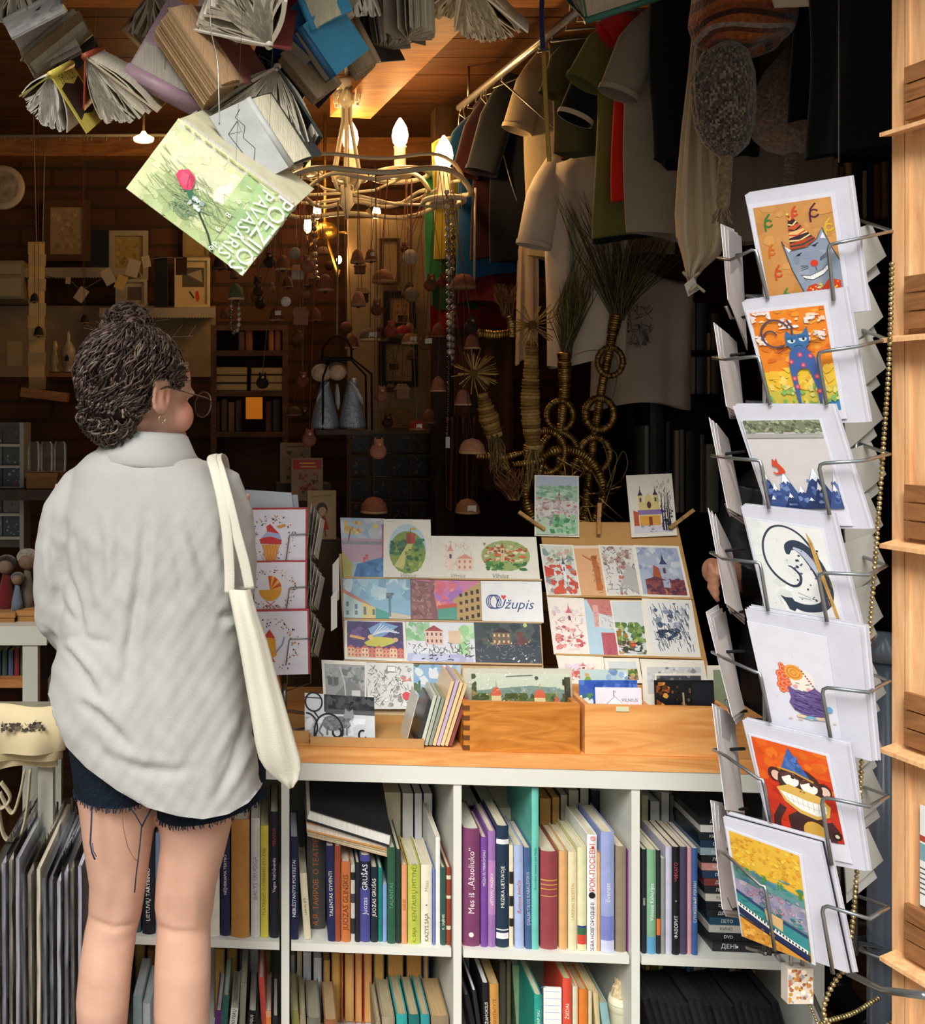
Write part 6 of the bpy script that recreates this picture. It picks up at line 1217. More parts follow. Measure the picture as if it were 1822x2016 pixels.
for pts in([(452,1168,1.598),(452,1120,1.594),(447,1050,1.588),(437,985,1.592),(424,930,1.612),(417,905,1.65),(420,896,1.70),(430,905,1.77),(436,940,1.84)],[(492,1160,1.60),(482,1110,1.595),(466,1050,1.59),(450,985,1.592),(435,930,1.612),(427,905,1.65),(430,896,1.70),(440,905,1.77),(446,940,1.84)]):
 m=MB();Q=sag(pts,5);m.tube(Q,.009,lin('#cfcbbb'),10,True,.22,up=(0,1,0));m.build('strap',LINEN,bg)
 # ------------------------------------------------------------------ garland of opened books hung across the shop front
def obook(label,A,Bp,O1,O2,c1,c2,pg='#cfc6b4',n=26,Y=1.4,art1=None,th=.0025,spread=(.06,.94),clump=1.0,cords=True,sp=.006):
 def pt(p):return P(p[0],p[1],p[2]if len(p)>2 else Y)
 a,b=pt(A),pt(Bp);s=(b-a);h=s.length;s=s.normalized();mid=(a+b)/2
 def dr(O):
  d=pt(O)-mid;d-=s*d.dot(s);return d
 d1,d2=dr(O1),dr(O2);w=max(d1.length,d2.length);w1,w2=d1.length,d2.length;d1.normalize();d2.normalize()
 ang=d1.angle(d2);ax=d1.cross(d2);ax=ax.normalized()if ax.length>1e-6 else s
 if abs(ax.dot(s))<.9:ax=s
 o=thing('open_book',label,'book',mid,'opened books of the hanging garland')
 def leaf(m,d,ww,t,col,curve=0,hh=1.0,nseg=5):
  nn=s.cross(d);rows=[]
  a0=mid-s*h/2*hh
  top=[];bot=[]
  for k in range(nseg+1):
   u=k/nseg;q=d*ww*u+nn*(curve*math.sin(u*math.pi*.9))
   top.append(q+nn*t/2);bot.append(q-nn*t/2)
  loop=top+bot[::-1];L=len(loop);S=s*h*hh
  vs=[a0+q for q in loop]+[a0+q+S for q in loop]
  fs=[(i,(i+1)%L,L+(i+1)%L,L+i)for i in range(L)]
  for k in range(nseg):fs+=[(k,L-1-k,L-2-k,k+1),(L+k+1,L+L-2-k,L+L-1-k,L+k)]
  m.mesh(vs,fs,col)
 def rot(t):return Matrix.Rotation(ang*t,3,ax)@d1
 for nm,d,ww,c in(('front_cover',d1,w1,c1),('back_cover',d2,w2,c2)):
  m=MB();leaf(m,d,ww,th,lin(c),0,1.02)
  if art1 and nm=='front_cover':
   nn=s.cross(d).normalized()
   if nn.y>0:nn=-nn
   art1(m,mid-s*h/2*1.02,mid+s*h/2*1.02,d*ww,nn)
  m.build(nm,COVER,o)
 m=MB();tt=sorted(spread[0]+(spread[1]-spread[0])*(R.random()**clump)for _ in range(n))
 for k,t in enumerate(tt):
  d=rot(t);leaf(m,d,(w1+(w2-w1)*t)*R.uniform(.9,.97),R.choice((.0008,.0016,.004,.007)),jit(pg,.12),R.uniform(-.012,.012),.97)
 m.build('pages',PAGES,o)
 m=MB();nq=(rot(.5)*-.004);t=sp
 m.tube([mid-s*h/2*1.02,mid+s*h/2*1.02],t,lin(c1),8);m.build('spine',COVER,o)
 if cords:
  m=MB();top=Vector((mid.x+.03,max(1.24,mid.y+.02),CEIL+.002));m.tube([mid+(a if a.z>b.z else b)*0,top],.00025,lin('#6a6660'),4);m.build('cord',WIRE,o)
 return o
def poezijos(m,a,b,d,nn):
 """a = upper end of the spine, b = lower end; d = to the fore-edge"""
 q=[a+d*.0,b+d*.0,b+d,a+d]
 A=Art(m,q,nn,.0016)
 A.rect(0,0,1,1,'#cfd3a0');A.scat(0,0,.45,.6,['#dcdfae','#d4d8a8','#e2e4bc'],40,.09);A.scat(.3,.1,.75,.5,['#e6e6cc','#dcdcb8','#e9e6c4'],24,.08);A.scat(.6,0,1,1,['#b4c88e','#a9c488','#bccc96','#9fbf86'],60,.09);A.scat(.1,.5,.7,1,['#b9c48e','#a8b880','#c9cf9c'],50,.08)
 A.lines(.02,.3,.5,.9,'#8c9a66',60,.16,.004,10);A.lines(.25,.4,.8,.85,'#9aa874',60,.14,.004,-10);A.lines(.35,.45,.7,.8,'#6f8a6a',40,.1,.004,30)
 A.scat(.0,.0,1,.02,['#a9b06a'],30,.02)
 for k in range(34):
  u=R.uniform(.3,.56);v=R.uniform(.6,.84);A.arc(u,v,.05,.05,R.uniform(0,200),R.uniform(200,330),.004,pick(['#7f9a74','#93aa84','#5f8468']),8)
  # rose bud: stem runs from the bud to the far corner
 A.poly([(.22,.46),(.27,.39),(.34,.42),(.36,.5),(.37,.58),(.33,.62),(.27,.58),(.22,.53)],'#d23f62');A.poly([(.24,.45),(.3,.44),(.33,.52),(.31,.58),(.26,.54)],'#e25576');A.poly([(.29,.41),(.345,.44),(.36,.55),(.335,.5)],'#b82f50');A.line([(.3,.44),(.32,.52),(.34,.58)],.006,'#9a2642')
 A.poly([(.335,.6),(.375,.56),(.43,.62),(.42,.66),(.39,.66)],'#2f6a4c');A.line([(.37,.57),(.41,.5)],.006,'#2f5a3a');A.line([(.34,.6),(.3,.64)],.006,'#2f5a3a');A.line([(.42,.64),(.52,.74),(.64,.86),(.74,1)],.013,'#1f3a24');A.scat(.4,.6,.5,.72,['#b9c4c0','#8fa39c','#d4dcd4'],18,.02)
 for i,(tx,uu,vv,sz)in enumerate((('POEZIJOS',.925,.50,.185),('PAVASARIS',.80,.50,.142))):
  A.text(tx,uu,vv,sz,'#eef0e4',ang=-90,squeeze=.78)
 for i,ch in enumerate('1989'):A.text(ch,.67,.14+.2*i,.06,'#eef0e4',ang=-90)
 A.text('de',.72,.93,.07,'#eef0e4',ang=-90)
obook('pale green poetry book with a pink rosebud, lowest of the garland',(352,238),(577,407),(360,455,1.285),(494,280,1.40),'#cdd2a0','#c9c4a4','#e2dccb',22,1.285,poezijos,spread=(.25,.95),sp=.003)
def mapart(m,a,b,d,nn):
 A=Art(m,[a,b,b+d,a+d],nn,.0016);A.rect(0,0,1,1,'#b4b6b2');A.line([(.08,.3),(.15,.5),(.3,.42),(.42,.6),(.6,.5),(.75,.7),(.9,.6)],.012,'#3a3c40');A.line([(.2,.5),(.3,.85),(.6,.8),(.66,.9)],.012,'#3a3c40');A.line([(.2,.5),(.34,.56),(.3,.85)],.008,'#3a3c40')
obook('grey book with an ink outline map on its cover',(488,196),(572,326),(456,300,1.33),(590,236,1.42),'#b4b6b2','#3a3c3a','#cdc4ac',26,1.36,mapart,spread=(.5,1))
obook('thick cream-paged book fanned open above the map book',(546,132,1.40),(520,205,1.56),(376,240,1.42),(626,285,1.44),'#a89c94','#202a26','#c4baa6',44,1.42,spread=(.0,1.0),th=.004)
def photo(m,a,b,d,nn):
 A=Art(m,[a,b,b+d,a+d],nn,.0016);A.rect(.05,.05,.95,.95,'#1c1e24');A.scat(.08,.1,.9,.9,['#3a3e48','#14151a','#4a4e58'],26,.07);A.line([(.1,.2),(.9,.25)],.02,'#6a6e76')
obook('black photo book half hidden over the cream-paged one',(505,96),(618,150),(484,150,1.50),(640,130,1.60),'#24262c','#2c2432','#a8a096',12,1.52,photo)
obook('dark plum book showing its tan page edges',(598,82),(668,168),(556,110,1.47),(628,214,1.54),'#a08c74','#2a1c2c','#a8957a',18,1.50,spread=(.0,.4))
obook('bright blue book spread open above the chandelier',(590,56,1.42),(656,152,1.44),(560,70,1.50),(738,112,1.43),'#204f72','#2f7a9e','#b0a898',18,1.43,spread=(.1,.55))
obook('deep blue board book behind the bright blue one',(552,44,1.44),(620,112,1.46),(536,100,1.50),(640,60,1.46),'#1f3f78','#2a5a8a','#9a9488',12,1.57)
def bear(m,a,b,d,nn):
 A=Art(m,[a,b,b+d,a+d],nn,.0016);A.rect(0,0,1,1,'#2f86b0');A.rect(0,0,1,.14,'#c9a93a');A.scat(.1,.2,.9,.8,['#3a92ba','#2a78a0','#d8d4c8'],16,.08);A.ell(.5,.5,.22,.22,'#e0dccf');A.text('GRIZLIS',.5,.5,.12,'#8a3a2a')
obook('blue paperback with a yellow edge and a white label',(586,-18),(618,60),(688,2,1.40),(600,-70,1.5),'#2f86b0','#c9a93a','#c4bba6',10,1.42,bear)
obook('white-paged book bulging open beside the dark red cover',(530,90,1.34),(548,-10,1.48),(380,40,1.36),(584,24,1.44),'#c9c2b4','#6a2a2a','#d2cab8',46,1.40,spread=(.0,.55))
obook('tan-edged thick book with a red-brown cover',(374,14),(474,164),(392,108,1.33),(478,70,1.45),'#9a7f62','#7a4a42','#a98a66',30,1.37,spread=(.0,.4))
def pinkdots(m,a,b,d,nn):
 A=Art(m,[a,b,b+d,a+d],nn,.0016);A.rect(.02,.02,.98,.98,'#9a7d88');A.scat(0,0,1,1,['#9e818c','#957884'],30,.1)
obook('large mauve hardback with grey pages swung aside',(250,140),(394,216),(392,22,1.42),(262,-20,1.50),'#9a7d88','#8f8a80','#a8a094',34,1.40,pinkdots,spread=(.3,1.0),sp=.014)
obook('red-backed book with cream leaves spreading',(168,112,1.34),(200,98,1.46),(160,232,1.36),(320,210,1.42),'#8f3d28','#b9aa8e','#c4bba8',34,1.40,spread=(.25,1.0))
def yellow(m,a,b,d,nn):
 A=Art(m,[a,b,b+d,a+d],nn,.0016);A.rect(0,0,1,1,'#bba848');A.poly([(.05,.25),(.3,.2),(.6,.28),(.95,.2),(.98,.75),(.6,.8),(.3,.74),(.05,.8)],'#1c1712');A.text('RZIUNAS',.5,.12,.16,'#2a2416',ang=180)
obook('yellow and black paperback with its pages fanned out',(100,148,1.31),(140,126,1.42),(174,260,1.35),(52,182,1.36),'#bba848','#8a7c3a','#c4bfb2',34,1.36,yellow,spread=(.2,1.0))
obook('slim brown and green book slanting above the yellow one',(72,150),(178,64),(100,66,1.40),(176,116,1.48),'#6f5a40','#26281f','#9a917e',16,1.44)
def seas(m,a,b,d,nn):
 A=Art(m,[a,b,b+d,a+d],nn,.0016);A.rect(0,0,1,1,'#a9a7a4');A.scat(.0,.3,1,1,['#9f9e9c','#b4afa4','#8f8f92'],26,.12);A.poly([(.3,.2),(.45,.3),(.36,.34)],'#1e1e22')
obook('grey photo-covered book at the end of the garland',(108,-8),(8,44),(-12,96,1.36),(70,20,1.52),'#a9a7a4','#6a3a30','#a39c90',30,1.42,seas,spread=(.3,.98))
obook('book with rust boards fanning beside the grey photo book',(112,0,1.42),(126,20,1.56),(40,120,1.44),(118,150,1.46),'#8f887c','#7a3a2c','#a8a092',34,1.46)
obook('pale leaved book hanging at the far end of the garland',(30,-40,1.40),(60,-30,1.52),(-30,30,1.40),(70,60,1.42),'#a09888','#8a8478','#b4ac9c',24,1.46)
obook('upright tan-paged book above the chandelier hook',(686,10),(744,122),(654,50,1.50),(772,70,1.56),'#a08a6c','#2a2c34','#a8957a',24,1.49,spread=(.0,.5))
obook('olive and grey book hanging by the tan-paged book',(750,-20),(768,96),(728,44,1.50),(800,40,1.54),'#5a5640','#8a8678','#aba392',14,1.53)
obook('grey pair of covers hanging open near the beam',(800,-34),(804,80),(756,34,1.46),(836,34,1.52),'#8f8676','#6f6a60','#b4ab98',20,1.50)
obook('white-leaved paperback peeping over the olive book',(716,-50,1.42),(730,-60,1.54),(652,10,1.44),(748,32,1.44),'#cfc8b8','#bdb5a3','#d6cfc0',26,1.47)
obook('cream leaves flaring beside the roof beam',(908,-34,1.46),(896,-46,1.58),(826,32,1.48),(905,20,1.50),'#c4b08c','#b49a70','#cdb58c',26,1.5)
obook('cream paperback split into two fans at the garland top',(914,-40,1.44),(926,-52,1.58),(894,66,1.46),(1040,62,1.46),'#cbb48e','#d0c6b4','#cdb998',56,1.5,spread=(.0,1.0))
obook('maroon book dangling behind the white-paged one',(560,-30,1.50),(580,20,1.58),(520,60,1.52),(600,70,1.54),'#5a1f24','#6a2a2a','#a89a86',12,1.54)
obook('brown book filling the gap behind the mauve hardback',(300,-20,1.5),(330,20,1.6),(240,60,1.52),(380,60,1.54),'#5a4030','#7a6a58','#a89c88',18,1.56)
obook('dark teal hardback hanging over the clothes rail',(1154,40),(1304,-8),(1144,-40,1.44),(1240,-40,1.5),'#1f5148','#27403c','#8f8674',10,1.46)
m=MB();m.tube(sag([(413,-10,1.3),(416,60,1.3),(428,120,1.3),(431,180,1.29),(432,245,1.285)]),.0011,lin('#9a968e'),6);tag(m.build('hanging_wire',WIRE),'thin wire running down to the green poetry book','wire')
# ------------------------------------------------------------------ chandelier
BULB=emit('bulb_glow','#ffcf8a',28.0)
def bulb_light(p,w=BULB_W,name='candle_glow'):
 l=bpy.data.lights.new(name,'POINT');l.energy=w;l.color=(1.0,.60,.24);l.shadow_soft_size=.02
 o=bpy.data.objects.new(name,l);COL.objects.link(o);o.location=p;return o
IV=lin('#c9c0a8')
CY_=2.7;CC=P(683,380,CY_);CR=.30;RC=P(716,376,CY_)
ch=thing('chandelier','cream wire chandelier with candle bulbs hung with trinkets','chandelier',CC)
top=P(683,165,CY_)
m=MB();m.lathe([(.012,-.075),(.022,-.06),(.024,-.035),(.016,-.02),(.03,-.012),(.036,.0),(.03,.012)],IV,top+ZD*.0,18);m.tube([top,Vector((top.x,top.y,CEIL))],.006,IV,8);m.build('ceiling_cup',PAINT,ch)
for k in range(6):
 a=2*math.pi*k/6+.3;d=Vector((math.cos(a),math.sin(a),0))
 m=MB();b=top-ZD*.05
 m.tube([b+d*.035-ZD*.01,b+d*.04+ZD*.015,b+d*.025+ZD*.028,b+d*.012+ZD*.005,b+d*.012-ZD*.06,b+d*.03-ZD*.15,b+d*.045-ZD*.22,CC+d*.03+ZD*.01],.0055,IV,8);m.build('stem_rod',PAINT,ch)
m=MB();m.lathe([(.004,-.075),(.01,-.05),(.022,-.03),(.018,0),(.022,.012),(.02,.02)],IV,CC,18);m.build('hub',PAINT,ch)
for rr,dz,t in((CR,-.012,.0075),(CR*.93,.03,.005),(CR*.62,.0,.006)):
 m=MB();pts=[RC+Vector((rr*math.cos(6.2832*i/60),rr*math.sin(6.2832*i/60),dz+.012*math.sin(5*6.2832*i/60)))for i in range(61)];m.tube(pts,t,IV,8);m.build('hoop',PAINT,ch)
cand=[(788,345,.09),(874,396,.055),(690,352,.05),(520,360,.06),(600,340,.05)]
for i,(x,y,r)in enumerate(cand):
 a=(-.1,-.75,1.9,3.6,2.6)[i];rad={0:.16,1:CR-.06,2:.12,3:.3,4:.3}[i]
 Yk=CY_+(.25,-.12,.2,-.1,.2)[i];c=P(x,y,Yk)
 m=MB();m.tube([CC,CC.lerp(c,.5)-ZD*.02,c-ZD*.012],.0042,IV,8);m.build('arm',PAINT,ch)
 m=MB();m.torus(c,r,.008,IV);m.lathe([(.004,-.012),(.035,-.006),(.038,.0),(.02,.006)],IV,c,16);m.build('candle_dish',PAINT,ch)
 m=MB();m.lathe([(.02,.004),(.0185,.01),(.0185,.085),(.021,.09)],lin('#d9d0ba'),c,16);m.build('candle_tube',PAINT,ch)
 m=MB();m.lathe([(.012,.09),(.022,.105),(.026,.125),(.022,.148),(.012,.168),(.003,.182)],lin('#ffe2b0'),c,16);m.build('bulb',BULB,ch)
 bulb_light(c+ZD*.125+Vector((0,-.035,0)),BULB_W*(2.2 if i<2 else 1))
 # far lamp with three candle bulbs and the disc lamp in the ceiling
fl=thing('far_lamp','small brass candle lamp glowing behind the chandelier','lamp',P(640,430,3.25))
m=MB();c=P(640,455,3.25);m.tube([P(640,300,3.25)+ZD*.15,c],.006,lin('#a8843a'),8);m.ell(c,(.05,.05,.03),lin('#a8843a'));m.build('stem',GOLDM,fl)
for x,y in((625,425),(606,452),(742,428),(668,520)):
 b=P(x,y,3.22);m=MB();m.tube([c,b-ZD*.06,b-ZD*.02],.005,lin('#a8843a'),6);m.build('arm',GOLDM,fl)
 m=MB();m.ell(b+ZD*.015,(.014,.014,.028)if y<500 else(.009,.009,.014),lin('#ffe2b0'));m.build('bulb',BULB,fl);bulb_light(b+Vector((0,-.03,.03)),BULB_W*.5)
dl=thing('ceiling_lamp','round glowing lamp under the ceiling at the back','lamp',P(283,276,3.0))
m=MB();c=P(283,277,3.0);m.lathe([(.032,0),(.034,.008),(.012,.02),(.006,.03)],lin('#ffdf9a'),c,20);m.build('glass',emit('disc_glow','#ffc870',9.0),dl)
m=MB();m.tube([c+ZD*.03,Vector((c.x,c.y,CEIL))],.004,lin('#5a4630'),6);m.build('cord',GENERIC,dl);bulb_light(c-ZD*.05,BULB_W*.25)
# ------------------------------------------------------------------ clothes hanging on the rail along the side
rail0,rail1=P(1160,4,2.0),P(905,212,2.9)
o=thing('clothes_rail','steel clothes rail running back under the ceiling','clothes rail',rail0)
m=MB();m.tube([rail0,rail1],.011,lin('#b9b6b0'),12);m.build('bar',WIRE,o)
for t in(.1,.9):
 q=rail0.lerp(rail1,t);m=MB();m.tube([q,Vector((q.x,q.y,CEIL))],.004,lin('#8a8780'),8);m.build('hanger_rod',WIRE,o)
def on_rail(Y):
 t=(Y-rail0.y)/(rail1.y-rail0.y);return rail0.lerp(rail1,max(0,min(1,t)))
def tee(label,x0,yt,yb,Y,w,col,sleeve=None,cat='T-shirt',name='tshirt',hem=None,trim=None,group='clothes on the rail',seed=0,drop=0,mat=None,rd=.03):
 """x0: pixel of the body's near side edge; w: half width in metres"""
 e0=P(x0,yt,Y);zb=P(x0,yb,Y).z;zt=e0.z;cx=e0.x+w
 base=Vector((cx,Y,zb));o=thing(name,label,cat,base,group)
 m=MB();n=36;rows=[];M_=14
 for j in range(M_+1):
  t=j/M_;z=zt+(zb-zt)*t
  ww=w*(.42+.58*min(1,t/.1)**.6)if t<.1 else w*(1+.02*math.sin(t*5+seed))
  row=[]
  for i in range(n):
   a=2*math.pi*i/n;ca,sa=math.cos(a),math.sin(a);dp=rd*(.5+.5*min(1,t/.1))
   f=1+(.35*math.sin(7*ca+seed)+.2*math.sin(13*ca+2*seed+3*t))*min(1,t*2)
   x=cx+ww*math.copysign(abs(ca)**.85,ca);y=Y+dp*sa*f+.012*math.sin(4*ca+seed+2*t)*t
   row.append(Vector((x,y,z+(drop*(ca+1)/2 if j==M_ else 0)+(.012*math.sin(3*ca+seed)if j==M_ else 0)-(.05*abs(ca)if t<.1 else 0)*(1-t/.1))))
  rows.append(row)
 m.grid(rows,lin(col),True,True);m.face(rows[0][::-1],lin(col),True);m.build('body',mat or CLOTH,o)
 if sleeve:
  sx,sy,r=sleeve;r*=.64;tip=P(sx,sy,Y-.03);a=Vector((e0.x+w*.35,Y,zt-.05));mid=a.lerp(tip,.5)+Vector((-.012,-.01,.012))
  m=MB();Q=[a,a.lerp(mid,.6),mid,mid.lerp(tip,.5),tip];rs=[r*.8,r,r*1.02,r*.98,r*.95]
  k=18;m.tube(Q,rs,lin(col),k,False,.5,up=(0,1,0))
  m.tube([tip+(tip-mid).normalized()*-.012,tip],r*1.0,lin(trim or col),k,False,.52,up=(0,1,0));m.tube([tip-(tip-mid).normalized()*.001,tip-(tip-mid).normalized()*.05],[r*.93,r*.9],lin(col,.8),k,False,.45,up=(0,1,0))
  m.build('sleeve',mat or CLOTH,o)
 q=on_rail(Y);s=Vector((cx,Y,zt-.01))
 if group is None:q=Vector((cx,Y,CEIL-.03))
 m=MB();m.tube([q+ZD*.014,q+Vector((.008,0,.004)),q-ZD*.02,s.lerp(q,.4)-ZD*.02,s],.0025,lin('#8a8780'),6);m.tube([s,s+Vector((-w*.75,0,-.04))],.005,lin('#5a4a3a'),6);m.tube([s,s+Vector((w*.75,0,-.04))],.005,lin('#5a4a3a'),6);m.build('hanger',WIRE,o)
 return o
tee('yellow T-shirt at the far end of the clothes rail',852,246,505,2.9,.17,'#a89432',None,seed=1)
tee('green garment hanging beside the far yellow T-shirt',838,300,560,2.97,.1,'#1f6a40',None,seed=5)
tee('bright blue T-shirt near the far end of the rail',899,205,548,2.82,.19,'#164a78',(894,330,.06),seed=2)
tee('dark red T-shirt between the blue and navy ones',930,160,512,2.75,.2,'#2c0d10',(915,345,.065),seed=3)
tee('navy T-shirt hanging before the dark red one',968,122,522,2.68,.21,'#0a0d16',(948,340,.075),seed=4)
tee('beige T-shirt with a long drooping sleeve on the rail',1034,72,505,2.60,.21,'#a8977a',(1018,258,.07),seed=6,trim='#b4a488')
tee('olive brown T-shirt behind the blue and yellow ribbon',1084,48,296,2.28,.22,'#5a5432',(1090,190,.06),seed=7)
tee('black T-shirt with white sleeve trim',1166,30,470,2.2,.22,'#15151a',(1131,236,.07),seed=8,trim='#c9bfae')
tee('olive green T-shirt on the rail',1172,14,466,2.12,.23,'#6a6a34',(1148,166,.07),seed=9)
tee('vivid red T-shirt squeezed between olive and grey',1210,8,402,2.06,.2,'#c8281c',(1192,70,.05),seed=10)
tee('grey-beige T-shirt with knotted sleeve on the rail',1234,-14,468,2.0,.22,'#8f8474',(1216,188,.07),seed=11,trim='#a39782')
tee('long black garment at the front of the rail',1282,-60,318,1.93,.11,'#0e0e11',None,seed=12,cat='garment',name='garment')
tee('white T-shirt hanging low under the ribbon',1074,286,716,2.53,.11,'#d2c4b4',(1050,486,.075),seed=13,rd=.05)
tee('white T-shirt with a dark city drawing hanging low',1160,528,800,2.70,.15,'#c3b8ac',None,seed=14,cat='T-shirt')
tee('narrow cream cloth hanging below the beige T-shirt',1019,455,715,2.66,.03,'#c4ad92',None,seed=15,cat='cloth',name='cloth')
tee('dark red cloth at the rail end below the navy T-shirt',905,430,600,2.86,.12,'#5a1a1c',None,seed=16,cat='cloth',name='cloth')
# drawing printed on the low white T-shirt
m=MB();q=[P(1168,590,2.648),P(1290,590,2.648),P(1290,690,2.648),P(1168,690,2.648)];a=Art(m,q,(0,-1,0));a.lines(.02,.05,.98,.95,'#4a4a58',120,.16,.01);a.scat(.1,.2,.9,.9,['#6a6a78','#4f4f60'],26,.05)
tag(m.build('printed_panel',CLOTH),'dark sketch panel pinned to the low white T-shirt','print')
m=MB()
for pts,c,ww in(([(1068,-10,1.98),(1067,40,1.98),(1070,100,1.98)],'#1f2a6a',.0055),([(1071,98,1.98),(1074,180,1.98),(1078,250,1.98),(1082,318,1.98)],'#b9963c',.005)):
 Q=sag(pts,6);m.tube(Q,ww,lin(c),6,True,.12,up=(0,1,0))
tag(m.build('ribbon',SATIN),'blue and yellow ribbon dangling before the olive T-shirt','ribbon')
# long pale scarf
o=thing('scarf','long pale beige scarf hanging with gathered end and tag','scarf',P(1375,550,1.85));m=MB();rows=[]
SCF=[(-30,1372,1416),(60,1366,1412),(150,1357,1408),(250,1345,1412),(340,1337,1418),(420,1332,1428),(465,1334,1430),(500,1345,1420),(530,1352,1386),(548,1356,1372),(575,1358,1372)]
for j,(y,a,b)in enumerate(SCF):
 rows.append([P(a+(b-a)*i/14,y+(6*math.sin(i*.9)if 0<j<10 else 0),1.85+.014*math.sin(i*1.35+j*.25))for i in range(15)])
back=[[q+Vector((0,.006,0))for q in r[::-1]]for r in rows]
m.grid([r+s for r,s in zip(rows,back)],lin('#c9b698'),True,True);m.build('cloth',LINEN,o)
m=MB();q=[P(1348,560,1.83),P(1366,545,1.83),P(1378,570,1.84),P(1356,584,1.84)];m.slab(q,(0,-1,0),.001,lin('#c9c0b4'));m.build('price_tag',PAPER,o)
m=MB()
for a,b in(((1358,575),(1372,560)),((1370,560),(1388,575)),((1362,548),(1378,536)),((1356,548),(1346,536))):m.tube([P(a[0],a[1],1.835),P(b[0],b[1],1.825)],.003,lin('#a8997e'),6)
m.build('tie',CLOTH,o)
# knitted caps
def cap(label,rings,Y,cols,braid=None,stripes=False,dcol=None,group='knitted caps'):
 o=thing('knit_cap',label,'cap',P((rings[-1][1]+rings[-1][2])/2,rings[-1][0],Y),group);m=MB();R2=[];cc=[]
 D=[(rings[i][0],rings[i][1],rings[i][2],rings[i+1][0],rings[i+1][1],rings[i+1][2])for i in range(len(rings)-1)]
 k=F/Y;n=40 if stripes else 90;sub=6 if stripes else 10
 for i,(y,a,b,y2,a2,b2)in enumerate(D):
  for s in range(sub+(1 if i==len(D)-1 else 0)):
   t=s/sub;t2=t*t*(3-2*t)if False else t;yy=y+(y2-y)*t;aa=a+(a2-a)*t2;bb=b+(b2-b)*t2;c=P((aa+bb)/2,yy,Y);rx=(bb-aa)/2/k
   R2.append([c+Vector((rx*math.cos(6.2832*q/n)*(1+.02*math.sin(q*5)),rx*.8*math.sin(6.2832*q/n),(.006*math.sin(3*6.2832*q/n+i)if stripes else 0)))for q in range(n)])
   cc.append(lin(cols[(i*sub+s)//2%len(cols)])if stripes else None)
 fcol=[]
 for i in range(len(R2)-1):
  for q in range(n):fcol.append(cc[i]if stripes else jit(pick(cols),.12))
 m.grid(R2,fcol,True,True);m.face(R2[0][::-1],fcol[0],True);m.face(R2[-1],fcol[-1],True);m.build('crown',KNIT,o);m=MB();tp=P((rings[0][1]+rings[0][2])/2,rings[0][0]+4,Y);m.tube([tp,Vector((tp.x,tp.y,CEIL))],.0012,lin('#4a4038'),5);m.build('hanging_loop',STRAW,o)
 if braid:
  m=MB()
  for ph in(0,2.09,4.19):
   Q=[]
   for i in range(40):
    t=i/39;x=braid[0][0]+(braid[1][0]-braid[0][0])*t;y=braid[0][1]+(braid[1][1]-braid[0][1])*t;Q.append(P(x,y,Y)+Vector((.007*math.cos(ph+t*22),.006*math.sin(ph+t*22),0)))
   m.tube(Q,.0062,lin(dcol),6)
  e_=P(braid[1][0],braid[1][1],Y)
  for i in range(26):m.tube([e_,e_+Vector((R.uniform(-.018,.018),R.uniform(-.012,.012),-R.uniform(.025,.045)))],.0018,lin(dcol),4)
  m.ell(e_-ZD*.004,(.012,.012,.014),lin(dcol));m.build('braid',KNIT,o)
 return o
cap('rust and grey striped fuzzy knit cap at the top',[(-70,1400,1530),(-20,1372,1560),(40,1364,1562),(70,1372,1555),(90,1400,1530),(106,1440,1490)],1.74,['#7a3f1c','#3a2018','#8a4a22','#8a7a72','#5a2a18','#994f20'],None,True,group=None)
cap('mottled grey and brown earflap cap with a braid',[(84,1418,1450),(104,1384,1470),(150,1364,1482),(200,1366,1484),(250,1374,1482),(285,1392,1472),(308,1416,1450)],1.72,['#5a4e44','#3a332e','#766a5c','#8a7c68','#4a3f3a','#57504e'],((1430,306),(1424,396)),False,'#8a7458')
cap('plain taupe crocheted cap with a braid',[(98,1545,1572),(140,1508,1590),(190,1484,1604),(240,1480,1612),(270,1490,1612),(290,1510,1600),(302,1540,1580)],1.87,['#8a7668','#7f6c5f','#94806f'],((1560,300),(1556,372)),False,'#85725f')
tee('black garment with slanting hem over the door side',1592,-80,300,1.62,.17,'#08090b',None,seed=21,cat='garment',name='garment',rd=.03,group=None,drop=-.02)
tee('shorter black garment overlapping the crocheted cap',1562,-90,240,1.75,.12,'#0b0c0e',None,seed=22,cat='garment',name='garment',rd=.025,group=None)
m=MB();m.slab([P(1518,-20,1.62),P(1690,-20,1.62),P(1684,8,1.62),P(1528,14,1.62)],(0,-1,0),.004,lin('#b9ab98'));tag(m.build('cloth',LINEN),'pale cloth edge peeping in over the black garments','cloth')
m=MB();m.tube([P(1652,-20,1.58),P(1652,320,1.58)],.0012,lin('#7a746a'),6);tag(m.build('cord',STRAW),'thin cord hanging straight before the black garment','cord')
